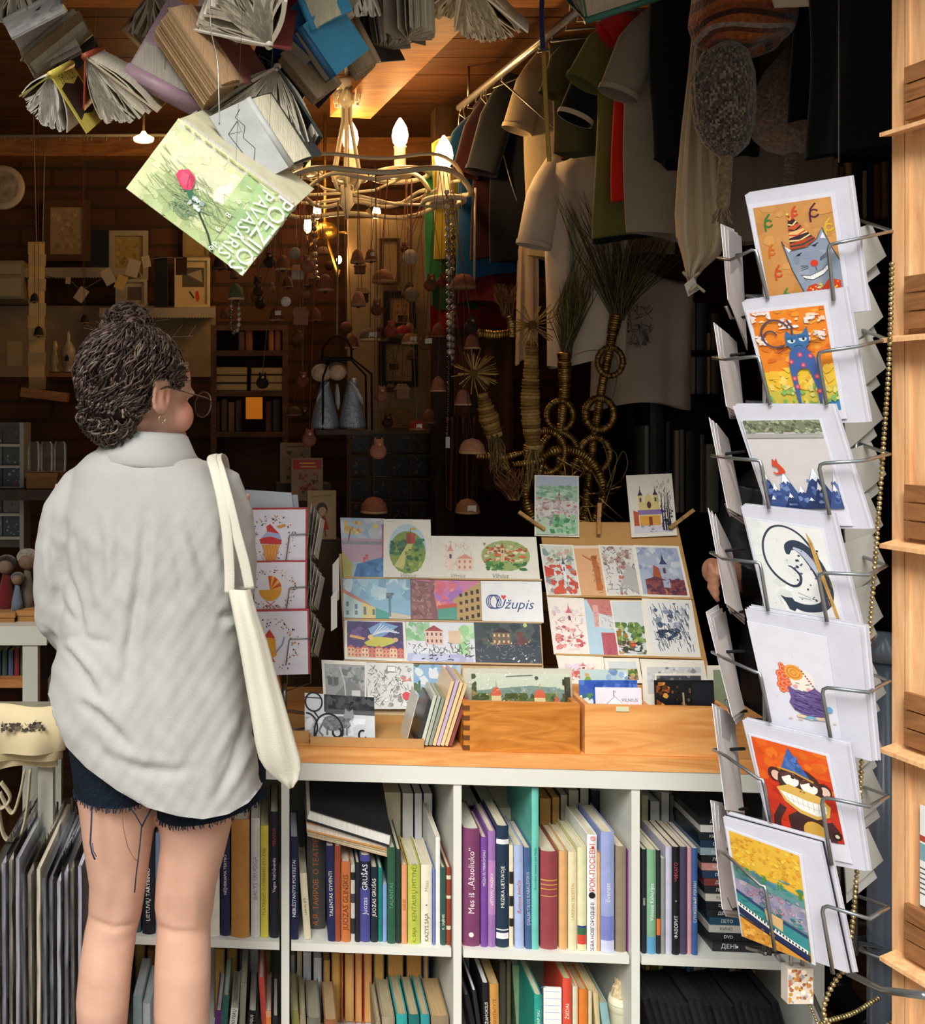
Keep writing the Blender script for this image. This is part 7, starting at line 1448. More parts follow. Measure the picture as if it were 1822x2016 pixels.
# ------------------------------------------------------------------ straw and gilt bundles behind the card stands
GS_=['#8f7136','#a8864a','#7a5c2a','#b4935a'];SG=['#5a5a38','#6a6642','#4a4a30','#77704a']
def wrapped(m,pts,r,step=.006):
 Q=[Vector(p)for p in pts];L=0
 for i in range(len(Q)-1):
  d=Q[i+1]-Q[i];n=max(2,int(d.length/step))
  for k in range(n):
   p=Q[i]+d*(k/n);rr=r[i]+(r[i+1]-r[i])*k/n if isinstance(r,list)else r
   m.tube([p,p+d/n*1.15],[rr*R.uniform(.92,1.12),rr*R.uniform(.8,1.0)],lin(pick(GS_)),8)
def blades(m,base,tips,cols,r=.0011,bend=.03,n=60):
 for i in range(n):
  t=R.choice(tips);tip=P(t[0]+R.uniform(-t[2],t[2]),t[1]+R.uniform(-t[3],t[3]),base.y+R.uniform(-.06,.06));b=base+Vector((R.uniform(-.012,.012),R.uniform(-.012,.012),0));mid=b.lerp(tip,.55)+Vector((R.uniform(-bend,bend),R.uniform(-bend,bend),bend*.5))
  m.tube([b,b.lerp(mid,.6)+Vector((0,0,.005)),mid,mid.lerp(tip,.6)+Vector((0,0,-.002)),tip],[r,r,r*.9,r*.7,r*.3],jit(pick(cols),.25),4,False)
def wreath(name,x,y,rad,t,Y,parent,tilt=0):
 m=MB();c=P(x,y,Y);k=rad/F*Y;M_=Matrix.Rotation(tilt,3,'Z');pts=[c+M_@Vector((k*math.cos(6.2832*i/30),0,k*1.12*math.sin(6.2832*i/30)))for i in range(31)]
 wrapped(m,pts,t,.007);return m.build(name,GOLDM,parent)
bk=thing('straw_basket','wicker basket hidden behind the brown stand holding the bundles','basket',P(1120,1130,2.5));bk.location.z=ZC
m=MB();c=P(1120,0,2.5);c.z=ZC;m.lathe([(.08,.001),(.11,.06),(.12,.14),(.115,.2),(.105,.2),(.1,.06)],lin('#6a4a28'),c,24);m.build('bowl',STRAW,bk)
m=MB();m.torus(c+ZD*.2,.115,.009,lin('#7a5630'));m.build('rim',STRAW,bk)
tb=thing('side_table','dark table behind the counter carrying the straw bundles','table',P(1080,0,2.62));tb.location.z=0
m=MB();tx=P(1080,0,2.62).x;m.box((tx-.45,2.34+.26,ZC-.03),(tx+.2,2.95,ZC-.001),lin('#2a1c12'));m.box((tx-.12,2.40,ZC-.03),(tx+.3,2.62,ZC-.001),lin('#2a1c12'));m.build('tabletop',DARKW,tb)
for sx in(-.42,.17):
 for sy in(2.64,2.9):m=MB();m.box((tx+sx-.025,sy-.025,0),(tx+sx+.025,sy+.025,ZC-.031),lin('#2a1c12'));m.build('leg',DARKW,tb)
SY=2.46
def bundle(label,stem,r,top,tips,cols,n=60,extra=None,mat=STRAW,name='straw_bundle',gr='straw and gilt bundles'):
 o=thing(name,label,'dried bundle',P(stem[0][0],stem[0][1],SY),gr)
 m=MB();wrapped(m,[P(x,y,SY)for x,y in stem],r);m.build('stem',GOLDM,o)
 m=MB();blades(m,P(top[0],top[1],SY),tips,cols,n=n);m.build('grass',STRAW,o)
 if extra:extra(o)
 return o
bundle('gilt-wrapped bundle with drooping green grass top',[(1096,1040),(1101,930),(1106,830),(1112,770),(1112,694)],[.012,.010,.011,.015,.02],(1114,698),[(1128,560,16,26),(1150,520,24,24),(1110,570,10,18),(1180,480,36,30)],SG,110,lambda o:[wreath('ring',*q,SY-.012,o)for q in((1103,818,26,.008),(1101,893,37,.009))])
bundle('tall gilt bundle with a wide wiry grass spray',[(1150,1040),(1160,940),(1172,850),(1186,760),(1202,680),(1214,620)],[.013,.011,.011,.012,.013,.018],(1216,632),[(1190,430,40,40),(1240,400,50,50),(1300,420,40,50),(1225,520,26,40),(1120,390,30,20),(1330,470,30,40)],SG+['#4a4232','#5a5040'],170,lambda o:[wreath('ring',*q,SY-.012,o)for q in((1202,712,25,.008),(1181,815,28,.010),(1172,895,30,.009))])
def sunburst(label,x,y,rad,Y,stem=None,n=46,group='straw and gilt bundles'):
 o=thing('straw_star',label,'straw star',P(x,y,Y),group);c=P(x,y,Y);k=rad/F*Y
 m=MB()
 for i in range(n):
  a=R.uniform(0,6.2832);b=R.uniform(-.9,.9);d=Vector((math.cos(a)*math.cos(b),-abs(math.sin(b))*.7,math.sin(a)*math.cos(b)));m.tube([c,c+d.normalized()*k*R.uniform(.8,1.1)],[.0018,.0011],jit(pick(['#a8884a','#8f713a','#c0a062']),.15),4)
 m.build('rays',STRAW,o);m=MB();m.ell(c,k*.2,lin('#6a4a24'));m.build('core',STRAW,o)
 if stem:m=MB();wrapped(m,[P(a,b,Y+.01)for a,b in stem[0]],stem[1],.008);m.build('stem',STRAW,o)
 if stem and len(stem)>2:m=MB();blades(m,P(stem[2][0],stem[2][1],Y),[stem[3]],['#7a6236','#5f4c2a','#8f7444'],.0016,.01,70);m.build('brush',STRAW,o)
 return o
sunburst('straw sunburst on a thick braided handle',1048,640,48,2.42,([(1048,668),(1046,740),(1044,800),(1048,850),(1052,890)],[.016,.022,.026,.024,.018],(1052,885),(1052,955,24,14)))
sunburst('wide flat straw sunburst hanging on a cord',932,735,46,2.40,([(950,775),(962,820),(975,860)],[.014,.026,.022],(972,855),(984,920,22,12)))
def gilt_bits(label,paths,r,Y=2.44,brush=None,col=GS_):
 o=thing('gilt_straw_ornament',label,'straw ornament',P(paths[0][0][0],paths[0][0][1],Y),'straw and gilt bundles')
 for p in paths:m=MB();wrapped(m,[P(a,b,Y)for a,b in p],r);m.build('twist',GOLDM,o)
 if brush:m=MB();blades(m,P(brush[0],brush[1],Y),[brush[2]],['#7a4f30','#6a4426','#8f6a44'],.0013,.012,90);m.build('brush',STRAW,o)
gilt_bits('gilt twig with a brown broom head',[[(1008,664),(1008,640),(1002,620)],[(942,656),(975,660),(1010,655)]],[.012,.011,.01],2.40,(1000,622,(995,568,26,12)))
gilt_bits('small gilt straw bird with spread wings',[[(938,897),(965,898),(990,902),(1032,890)],[(988,896),(992,915),(1004,930)]],[.008,.010,.009,.005],2.40)
gilt_bits('gilt knot with a green bristly brush near the stand',[[(1010,915),(1040,912),(1070,905)],[(1070,905),(1062,935),(1060,960)]],[.007,.009,.011],2.41,(1012,985,(1000,935,30,20)))
o=thing('gilt_wreath','large gilt straw wreath behind the pegged hills postcard','wreath',P(1112,975,2.44),'straw and gilt bundles');wreath('ring',1112,970,76,.013,2.44,o);wreath('inner_ring',1075,890,38,.009,2.43,o)
m=MB()
for i in range(26):
 a=R.uniform(0,6.28);b=P(1150+40*math.cos(a),985+45*math.sin(a),2.43);m.tube([b,b+Vector((R.uniform(-.05,.05),R.uniform(-.03,.03),R.uniform(-.01,.07))),b+Vector((R.uniform(-.09,.09),R.uniform(-.03,.03),R.uniform(-.03,.06)))],.0022,lin(pick(GS_)),5)
m.build('ribbon_curls',GOLDM,o)
m=MB()
for pts in([(1195,960),(1225,890),(1236,915),(1222,950)],[(1205,950),(1190,880),(1170,860)],[(1190,1000),(1215,900),(1185,880)],[(1130,700),(1160,690),(1200,690)],[(1195,670),(1218,720),(1205,790)]):m.tube(sag([(x,y,2.42)for x,y in pts],8),.0022,lin('#7a6436'),5,True,.4)
tag(m.build('raffia_strands',STRAW),'loose raffia ribbons curling off the gilt bundles','raffia')
# ------------------------------------------------------------------ black bookcase on the door side, and the far one above
def bookcase(label,x0,x1,ys,Y,yb,col,mat,dep=.22,parts=()):
 a=P(x0,0,Y).x;b=P(x1,0,Y).x;o=thing('bookcase',label,'bookcase',Vector(((a+b)/2,Y+dep/2,0)));zt=P(0,ys[0],Y).z
 for x in(a,b-.02):m=MB();m.box((x,Y,0),(x+.02,Y+dep,zt),lin(col));m.build('side_panel',mat,o)
 for y in ys:z=P(0,y,Y).z;m=MB();m.box((a+.02,Y,z-.018),(b-.02,Y+dep,z),lin(col));m.build('shelf_board',mat,o)
 m=MB();m.box((a,Y+dep,0),(b,Y+dep+.008,zt),lin(col));m.build('back_panel',mat,o)
 return o
def stand_books(where,group,Y,yshelf,items,dep=.15):
 zf=P(0,yshelf,Y).z+.0008
 for x0,x1,yt,c,desc in items:
  a=P(x0,yt,Y);b=P(x1,yt,Y);make_book('%s %s'%(desc,where),group,(b.x-a.x)*.96,a.z-zf,dep,c,loc=((a.x+b.x)/2,Y+.012,zf),rot=(0,0,0),hard=False)
BY=2.72
bookcase('black bookcase with tall art books beside the clothes',1236,1470,(690,776,1010,1130),BY,1300,'#0d0d0f',PLASTIC)
stand_books('on the upper shelf of the black bookcase','tall books in the black bookcase',BY,776,[(1314,1321,612,'#2a1f1a','dark brown book'),(1322,1330,598,'#9a8058','tan-spined book'),(1332,1352,596,'#101216','thick black book'),(1354,1374,594,'#b4a48c','broad cream book'),(1376,1396,596,'#3f4650','grey photo-backed book'),(1398,1404,655,'#a08a6a','small tan book'),(1406,1420,616,'#5a4a40','dusky brown book')])
stand_books('on the middle shelf of the black bookcase','lower books in the black bookcase',BY,1010,[(1274,1282,838,'#8a8a80','pale grey thin book'),(1284,1312,790,'#34383c','broad dark grey book'),(1316,1330,830,'#1a1a1c','black book'),(1334,1342,848,'#a39684','narrow cream book'),(1344,1352,846,'#77706a','narrow grey book'),(1355,1382,850,'#22282c','dark slate book'),(1384,1392,856,'#6a5f55','thin brown-grey book'),(1396,1420,875,'#8f9078','pale olive book')])
b_=bookcase('wooden bookcase high up behind the black garments',1580,1780,(230,432,560,700),2.6,900,'#3a2010',DARKW,.2)
stand_books('on the high wooden shelf','small books on the high shelf',2.6,432,[(1586,1596,338,'#a39478','cream book'),(1598,1608,332,'#b49a6a','yellowish book'),(1610,1622,336,'#5a5040','dark olive book'),(1624,1634,318,'#8f8a7a','grey book'),(1636,1646,322,'#3a3a34','black-green book'),(1648,1658,310,'#a89a80','pale book'),(1660,1670,326,'#7a6448','tan book'),(1672,1684,318,'#c0a468','straw book'),(1686,1704,316,'#1f3a30','bottle green book'),(1706,1714,334,'#a8a294','whitish book'),(1716,1726,318,'#242a52','dark blue book'),(1728,1742,322,'#7a4a30','red-brown book'),(1744,1756,316,'#8a6a44','brown book')])
# ------------------------------------------------------------------ lantern with two silver angels
LY=2.45
o=thing('angel_lantern','black wire swing lantern hanging in front of the partition','lantern',P(672,850,LY))
IB=lin('#15110e')
m=MB();ubx=P(618,846,LY),P(727,846,LY);m.box((ubx[0].x,LY-.05,ubx[0].z-.012),(ubx[1].x,LY+.05,ubx[0].z),lin('#2a2018'));m.build('base_board',DARKW,o)
for dy in(-.045,.045):
 m=MB();m.tube([P(632,846,LY)+Vector((0,dy,0)),P(632,745,LY)+Vector((0,dy,0)),P(648,706,LY)+Vector((0,dy*.4,0)),P(692,706,LY)+Vector((0,dy*.4,0)),P(726,738,LY)+Vector((0,dy,0)),P(727,846,LY)+Vector((0,dy,0))],.003,IB,6);m.build('frame_wire',WIRE,o)
m=MB();m.tube([P(634,706,LY),P(636,686,LY),P(648,668,LY),P(664,661,LY),P(682,668,LY),P(692,686,LY),P(692,706,LY)],.003,IB,6);m.box((P(634,0,LY).x,LY-.02,P(0,710,LY).z),(P(692,0,LY).x,LY+.02,P(0,703,LY).z),IB);m.build('handle',WIRE,o)
m=MB();m.tube([P(664,661,LY),P(666,395,LY+.02)],.0025,lin('#8a7a5a'),6);m.build('rope',STRAW,o)
def angel(label,x,yb,ytop,half,head,wing,hair):
 k=F/LY;c=P(x,yb,LY-.012);h=(yb-ytop)/k;o=thing('angel_figure',label,'figure',c,'silver angels on the lantern');w=half/k
 m=MB();m.lathe([(w*.98,0),(w,h*.06),(w*.9,h*.25),(w*.66,h*.55),(w*.42,h*.85),(w*.3,h)],lin('#8f96a4'),c,22);m.build('gown',vc('silver_cloth',.35,.5,metal=.55,noise=.4,nscale=160,bump=.6,bscale=240),o)
 hc=P(head[0],head[1],LY-.012);r=head[2]/k;m=MB();m.ell(hc,(r,r,r*.9),lin('#b49a84'));m.build('head',CLAY,o)
 m=MB();m.ell(hc+Vector((0,r*.35,r*.12)),(r*1.12,r*.95,r),lin(hair));m.build('hair',KNIT,o)
 for s in wing:
  m=MB();p=P(s[0],s[1],LY-.03);q=P(s[2],s[3],LY-.02);m.tube([p,p.lerp(q,.35),p.lerp(q,.75),q],[.006,.017,.016,.006],lin('#9aa2ae'),10,True,.35);m.build('wing',SATIN,o)
angel('silver-gowned angel on the lantern, nearer the pale doll head',640,844,752,28,(634,736,18),[(648,752,624,790)],'#b8ab98')
angel('silver-gowned angel on the lantern, the taller one',694,843,745,27,(664,733,18),[(690,752,714,796),(664,756,666,806)],'#5a4028')
# ------------------------------------------------------------------ clay bells and trinkets hung on cords
def trinket(label,x,y,s,Y,kind,col,band='#c9a884',cat='ornament',tagw=False,ytop=None):
 c=P(x,y,Y);k=s/F*Y;nm={'bell':'clay_bell','house':'clay_house','pig':'clay_pig','ball':'hanging_ball','disc':'hanging_disc','cat':'clay_cat','bird':'paper_bird','dome':'clay_bell'}[kind]
 o=thing(nm,label,cat if kind not in('bell','dome')else 'bell',c,'trinkets hung on cords');q=lin(col);b=lin(band);rz=Matrix.Rotation(R.uniform(0,6),4,'Z')
 m=MB()
 if kind=='bell':m.lathe([(k*.5,-k*.5),(k*.52,-k*.42),(k*.42,-k*.1),(k*.36,k*.2),(k*.2,k*.42),(.001,k*.5)],[b,q,q,q,q],c,16)
 elif kind=='dome':m.lathe([(k*.56,-k*.3),(k*.58,-k*.2),(k*.5,k*.1),(k*.3,k*.32),(.001,k*.4)],[b,q,q,q],c,18)
 elif kind=='house':m.hexa([c+Vector(v)*k for v in((-.4,-.25,-.5),(.4,-.25,-.5),(.4,.25,-.5),(-.4,.25,-.5))],[c+Vector(v)*k for v in((-.4,-.25,.1),(.4,-.25,.1),(.4,.25,.1),(-.4,.25,.1))],q)
 elif kind in('pig','cat'):m.ell(c-ZD*k*.12,(k*.42,k*.34,k*.4),q);m.ell(c+Vector((0,-k*.15,k*.26)),(k*.26,k*.24,k*.24),q)
 elif kind=='ball':m.ell(c,k*.5,q,None,18,12)
 elif kind=='disc':m.lathe([(k*.5,-.004),(k*.5,.004),(k*.3,.006)],q,c,18,Matrix.Rotation(math.pi/2,3,'X'))
 else:
  m.face([c,c+Vector((-k*.6,-.01,k*.4)),c+Vector((-k*.1,.01,k*.1))],q);m.face([c,c+Vector((k*.6,.01,k*.3)),c+Vector((k*.05,-.01,k*.15))],q);m.face([c,c+Vector((k*.1,-.02,-k*.5)),c+Vector((-k*.15,.02,-k*.1))],b)
 m.build('body',CLAY if kind!='bird' else PAPER,o)
 if kind=='house':m=MB();m.hexa([c+Vector(v)*k for v in((-.5,-.32,.08),(.5,-.32,.08),(.5,.32,.08),(-.5,.32,.08))],[c+Vector(v)*k for v in((-.3,-.02,.48),(.3,-.02,.48),(.3,.02,.48),(-.3,.02,.48))],b);m.build('roof',CLAY,o)
 if kind in('pig','cat'):
  for sx in(-1,1):m=MB();e_=c+Vector((sx*k*.17,-k*.15,k*.46));m.lathe([(k*.1,0),(k*.06,k*.08),(.0008,k*.16)],q,e_-ZD*k*.04,8);m.build('ear',CLAY,o)
  m=MB();m.ell(c+Vector((0,-k*.4,k*.22)),(k*.1,k*.06,k*.08),b,None,10,6);m.build('snout',CLAY,o)
 if kind=='bell':m=MB();m.ell(c-ZD*k*.52,k*.13,lin('#3a2a1c'),None,10,6);m.build('clapper',CLAY,o)
 if tagw:m=MB();p=c+Vector((k*.05,-k*.55,-k*.02));m.slab([p+Vector((-k*.2,0,k*.13)),p+Vector((k*.2,0,k*.15)),p+Vector((k*.2,0,-k*.14)),p+Vector((-k*.2,0,-k*.16))],(0,-1,0),.0006,lin('#b9b0a2'));m.build('price_label',PAPER,o)
 d=Vector((c.x-RC.x,c.y-RC.y,0));rr=min((CR,CR*.93,CR*.62),key=lambda q_:abs(q_-d.length))
 t=RC+d.normalized()*rr-ZD*.004 if abs(rr-d.length)<.22 and not ytop else Vector((c.x,c.y,CEIL+.001))
 m=MB();m.tube([c+ZD*k*.4,t],.0009,lin(pick(['#5a2a1c','#3a3028','#6a5a40','#7a2a1c'])),5);m.build('cord',CLOTH,o)
BR='#7a4a34';BR2='#8a5a44';BR3='#5f3626'
for args in[('bell',557,517,30,2.6,BR,'pale-rimmed brown bell close to the tip of the green book'),('cat',531,512,30,2.65,'#2a201c','dark cat ornament between the green book and the pale disc'),('disc',581,499,24,2.6,'#8a8478','round lacy pale disc under the far lamp'),('pig',606,520,34,2.55,BR2,'brown animal ornament below the lacy disc'),('house',586,536,30,2.62,'#a8a094','little house with a white roof'),('bell',704,504,28,2.5,BR2,'speckled bell with pale rim right below the hub'),('bell',731,502,26,2.6,BR3,'dark red-brown bell with a white label'),('dome',754,545,38,2.55,BR,'tilted round bell with a red cap patch'),('bell',641,556,34,2.5,BR,'broad brown bell near the lantern rope'),('bell',706,588,30,2.45,'#96644a','tall patterned bell standing clear before the partition'),('disc',563,594,20,2.5,'#c4c0ba','small bright white disc'),('bell',545,617,30,2.5,BR3,'wine-brown bell with a paper label'),('house',592,622,36,2.48,BR2,'brown clay house with a pale window'),('cat',742,606,30,2.6,BR3,'brown cat ornament left of the black frames'),('dome',729,660,38,2.55,'#6a5040','big green-topped bell with a white label'),('ball',808,506,30,2.55,'#a89c8c','striped off-white ball on a cord'),('ball',811,580,30,2.55,'#7a6a50','grey straw ball under the striped one'),('pig',848,557,32,2.5,BR3,'brown bear ornament beside the bead strand'),('pig',872,552,28,2.62,'#6a2a24','small reddish figure next to the bear'),('pig',770,648,30,2.6,'#8a3a30','little figure in a red hat'),('dome',794,652,30,2.66,'#8a2420','bright red round bell'),('dome',809,668,32,2.55,'#8a5a30','orange-brown bell with a label'),('cat',838,672,34,2.5,'#5a3a24','brown cat ornament with a big price label'),('bell',863,650,28,2.55,'#7a3a2c','red-brown pig-faced bell beside the dark post'),('bell',863,756,30,2.5,BR2,'brown bear bell low on the dark post'),('bell',694,672,28,2.6,BR,'brown bell hanging behind the lantern handle'),('pig',597,748,30,2.5,'#6a3a2a','reddish pig ornament left of the lantern'),('pig',609,862,34,2.4,'#7a4a3a','pink-brown pig bell below the lantern'),('cat',751,776,30,2.5,BR2,'clay animal ornament right of the lantern'),('house',792,770,30,2.55,'#7a5a40','small clay house before the lower black frame'),('pig',745,884,40,2.35,'#96604e','pink clay pig over the dark card rack'),('dome',821,838,28,2.5,'#8a1f20','red clay bell with a white label'),('dome',737,996,46,2.45,'#8a5238','terracotta horse bell with a blue patch'),('dome',921,998,42,2.5,'#7f5030','plain terracotta bell with a label beside the dark post'),('cat',517,750,30,2.5,'#1a1614','black cat ornament over the amber box'),('bell',465,574,32,2.35,'#4f5a3c','green glazed bell under the tip of the green book'),('dome',912,556,44,2.45,'#7a4a34','brown shoe-shaped bell tied with a straw bow'),('cat',928,640,34,2.4,'#2a2024','black cloth witch figure beside the straw sunburst'),('bell',930,672,30,2.42,'#7a4a3a','clay bell above the wide sunburst'),('bell',912,782,32,2.4,'#8a5a48','clay bell under the wide sunburst'),('dome',930,880,44,2.35,'#96684c','round terracotta bell with a bow on top'),('bell',68,586,18,3.1,'#1c1612','black bell on the paper strip, upper of the two'),('bell',76,652,20,3.1,'#1c1612','black bell on the paper strip, lower of the two'),('bell',167,628,18,3.2,'#1f1814','black bell above the pale wall shelf'),('bell',164,698,18,3.2,'#1f1814','black bell beside the lantern house'),('bird',728,408,42,2.75,'#cfc2a4','white folded paper bird under the chandelier'),('bird',800,432,40,2.7,'#a8a090','pale paper bird under the candle dish')]:
 kind,x,y,s,Y,c,lab=args;trinket(lab.replace(' left of',' beside').replace(' right of',' beside').replace('right below','just below'),x,y,s,Y,kind,c,pick(['#c0a07c','#a8845f','#8a6a50']),tagw=('label' in lab),ytop=270 if x<200 else None)
for i in range(46):
 x=R.uniform(425,860);y=R.uniform(470,705)if i%5 else R.uniform(700,830)
 if 600<x<735 and y>650 or x<560 and y>620:y=R.uniform(470,600)
 trinket('small brown trinket in the dense cluster on cords below the chandelier',x,y,R.uniform(17,30),R.uniform(2.62,3.05),pick(['bell','bell','pig','cat','house','dome','ball']),pick(['#4a2f20','#5f3c28','#3a2418','#6a4a34','#2a1c16','#7a5a40']),pick(['#8a6a4a','#5a4430']))
def strand_beads(label,px,r,col,Y):beads(label,sag([(x,y,Y)for x,y in px]),r,col,2.3,GEM,'bead_strand','bead strand')
strand_beads('strand of clear glass beads below the chandelier edge',[(880,378),(882,450),(884,520),(884,600),(886,700)],.0085,['#a8a6a4','#c9c7c4','#7a7876'],2.5)
strand_beads('second strand of amber and clear beads beside it',[(890,380),(893,460),(892,540),(892,620),(890,720)],.0075,['#8a7a66','#b4aca4','#5a4a3a'],2.53)
strand_beads('bead strand under the far lamp',[(618,425),(620,480),(622,540),(634,560)],.008,['#a89a86','#c9bda6','#6a5f50'],2.7)
strand_beads('pair of bead necklaces below the green bell',[(456,592),(455,640),(462,656),(470,640),(470,590)],.006,['#9a8f84','#b9aca0','#5a504a'],2.36)
strand_beads('dark bead strand hanging by the post',[(884,705),(883,780),(881,850),(880,880)],.006,['#3a2a20','#5a4430','#2a1e18'],2.5)
m=MB();m.tube([P(936,370,2.6),P(934,560,2.6)],.003,lin('#a8a096'),6);tag(m.build('cord',CLOTH),'pale cord hanging from the chandelier edge','cord')
m=MB();m.slab([P(878,860,2.48),P(886,860,2.48),P(886,882,2.48),P(878,882,2.48)],(0,-1,0),.001,lin('#b9b4ac'));tag(m.build('price_tag',PAPER),'tiny white price tag at the end of the dark beads','tag')
# ------------------------------------------------------------------ back of the shop
def flat(name,label,cat,x0,y0,x1,y1,Y,col,mat=GENERIC,t=.02,art=None,group=None,frame=None,fw=.014,tilt=0):
 a=P(x0,y0,Y);b=P(x1,y1,Y)
 if frame:
  o=thing(name,label,cat,Vector(((a.x+b.x)/2,Y,b.z)),group)
  m=MB();q=[Vector((a.x+fw,Y-.003,a.z-fw)),Vector((b.x-fw,Y-.003,a.z-fw)),Vector((b.x-fw,Y-.003,b.z+fw)),Vector((a.x+fw,Y-.003,b.z+fw))];m.slab(q,(0,-1,0),.004,lin(col));A=Art(m,q,(0,-1,0));art and art(A);m.build('picture',PAPER,o)
  for lo,hi in(((a.x,b.z),(b.x,b.z+fw)),((a.x,a.z-fw),(b.x,a.z)),((a.x,b.z+fw),(a.x+fw,a.z-fw)),((b.x-fw,b.z+fw),(b.x,a.z-fw))):m=MB();m.box((lo[0],Y-.012,lo[1]),(hi[0],Y+t-.012,hi[1]),lin(frame));m.build('frame',GENERIC,o)
  return o
 m=MB();q=[a,Vector((b.x,Y,a.z)),b,Vector((a.x,Y,b.z))]
 if tilt:M_=Matrix.Rotation(tilt,3,'Y');cc=(a+b)/2;q=[cc+M_@(p-cc)for p in q]
 m.slab(q,(0,-1,0),t,lin(col));A=Art(m,q,(0,-1,0));art and art(A)
 return tag(m.build(name,mat),label,cat,group)
WY_=BACKY-.025
def scribble(cols,n=20,ln=None):
 def f(a):
  a.scat(.05,.05,.95,.95,cols,n,.08)
  if ln:a.lines(.1,.1,.9,.9,ln,30,.14,.012)
 return f
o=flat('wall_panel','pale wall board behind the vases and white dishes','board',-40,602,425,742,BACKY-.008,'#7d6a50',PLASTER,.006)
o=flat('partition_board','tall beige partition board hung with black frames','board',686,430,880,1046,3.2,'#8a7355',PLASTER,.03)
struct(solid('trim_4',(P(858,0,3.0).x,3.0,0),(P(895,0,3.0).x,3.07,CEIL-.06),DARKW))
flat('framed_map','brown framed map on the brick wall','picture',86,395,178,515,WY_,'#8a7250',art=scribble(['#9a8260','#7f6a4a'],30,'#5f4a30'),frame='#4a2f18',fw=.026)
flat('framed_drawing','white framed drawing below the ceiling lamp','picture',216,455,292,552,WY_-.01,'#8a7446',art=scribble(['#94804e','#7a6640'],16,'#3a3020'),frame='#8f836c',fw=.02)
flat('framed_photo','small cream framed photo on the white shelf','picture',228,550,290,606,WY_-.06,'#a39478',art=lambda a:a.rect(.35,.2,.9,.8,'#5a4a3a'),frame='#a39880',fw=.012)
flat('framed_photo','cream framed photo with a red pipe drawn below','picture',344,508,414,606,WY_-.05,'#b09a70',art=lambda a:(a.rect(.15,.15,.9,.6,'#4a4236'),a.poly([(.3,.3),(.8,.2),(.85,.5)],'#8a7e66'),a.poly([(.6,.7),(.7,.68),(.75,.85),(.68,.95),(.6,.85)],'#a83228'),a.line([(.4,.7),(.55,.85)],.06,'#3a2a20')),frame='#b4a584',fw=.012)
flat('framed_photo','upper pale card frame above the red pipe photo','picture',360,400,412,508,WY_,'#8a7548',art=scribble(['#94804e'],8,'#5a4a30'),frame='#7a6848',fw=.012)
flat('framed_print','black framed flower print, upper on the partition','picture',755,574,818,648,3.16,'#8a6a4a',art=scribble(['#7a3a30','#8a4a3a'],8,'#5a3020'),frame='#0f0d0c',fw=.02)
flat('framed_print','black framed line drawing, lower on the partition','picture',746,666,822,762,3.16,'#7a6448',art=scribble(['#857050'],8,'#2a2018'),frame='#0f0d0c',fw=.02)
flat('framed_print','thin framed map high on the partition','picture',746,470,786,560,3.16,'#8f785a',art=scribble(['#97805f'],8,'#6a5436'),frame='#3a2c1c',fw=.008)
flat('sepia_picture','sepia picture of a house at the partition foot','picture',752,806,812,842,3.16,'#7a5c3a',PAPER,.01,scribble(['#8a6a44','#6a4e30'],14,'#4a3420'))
# plates, strips and papers
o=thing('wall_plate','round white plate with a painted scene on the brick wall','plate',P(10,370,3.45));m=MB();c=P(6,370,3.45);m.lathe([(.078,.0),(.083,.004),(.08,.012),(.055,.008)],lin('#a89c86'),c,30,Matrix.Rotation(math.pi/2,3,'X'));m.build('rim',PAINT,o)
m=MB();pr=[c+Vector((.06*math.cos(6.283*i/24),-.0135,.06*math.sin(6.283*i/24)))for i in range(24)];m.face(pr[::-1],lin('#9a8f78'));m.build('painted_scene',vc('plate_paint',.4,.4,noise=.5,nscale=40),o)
o=thing('paper_strip','zigzag folded strip of warm paper hanging from a cord','paper strip',P(72,765,3.1));m=MB()
for i in range(12):
 y0=476+i*24.2;s=1 if i%2 else-1;d0,d1=(.0,.018)if s>0 else(.018,.0)
 m.face([P(55+(i%3),y0,3.1+d0),P(88+(i%2)*3,y0,3.1+d0),P(88+(i%2)*2,y0+24.2,3.1+d1),P(55+(i%3),y0+24.2,3.1+d1)],lin('#c9a76e' if i<6 else '#b49668'))
m.build('strip',PAPER,o);m=MB();m.tube([P(64,270,3.1)+ZD*.2,P(72,478,3.1)],.002,lin('#8a7a5a'),5);m.tube([P(88,290,3.1),P(84,480,3.1)],.002,lin('#8a7a5a'),5);m.build('cord',STRAW,o)
for i,(x,y,s,tl,lab)in enumerate(((262,528,24,.3,'slanting white note by the framed drawing'),(213,545,22,-.5,'torn white note on the cord'),(238,556,20,.4,'yellowish note folded over the cord'),(288,515,16,-.2,'narrow white note near the dark sash'),(134,552,10,.1,'small white square label under the brown map'),(160,580,20,.6,'triangular pennant with a red mark'))):
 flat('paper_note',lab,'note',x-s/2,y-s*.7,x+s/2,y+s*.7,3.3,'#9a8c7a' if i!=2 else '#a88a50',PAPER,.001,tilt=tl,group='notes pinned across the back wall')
m=MB();m.tube([P(40,530,3.595),P(110,548,3.306),P(134,548,3.304),P(160,572,3.304),P(213,542,3.304),P(238,552,3.304),P(262,522,3.304),P(288,512,3.306),P(318,507,3.335),P(357,508,3.335),P(430,500,3.595)],.0016,lin('#6a5a44'),5);m.tube([P(196,455,3.345),P(196,455,3.599)],.002,lin('#6a5a44'),5);tag(m.build('cord',STRAW),'sagging cord carrying the pinned notes on the back wall','cord')
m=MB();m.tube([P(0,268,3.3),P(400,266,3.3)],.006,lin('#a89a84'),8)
for x in(10,30,62,118,130,166,172,180,210,236,258,314):m.torus(P(x,273,3.3),.008,.0014,lin('#8a7e6a'),Matrix.Rotation(math.pi/2,4,'Y'),10,4)
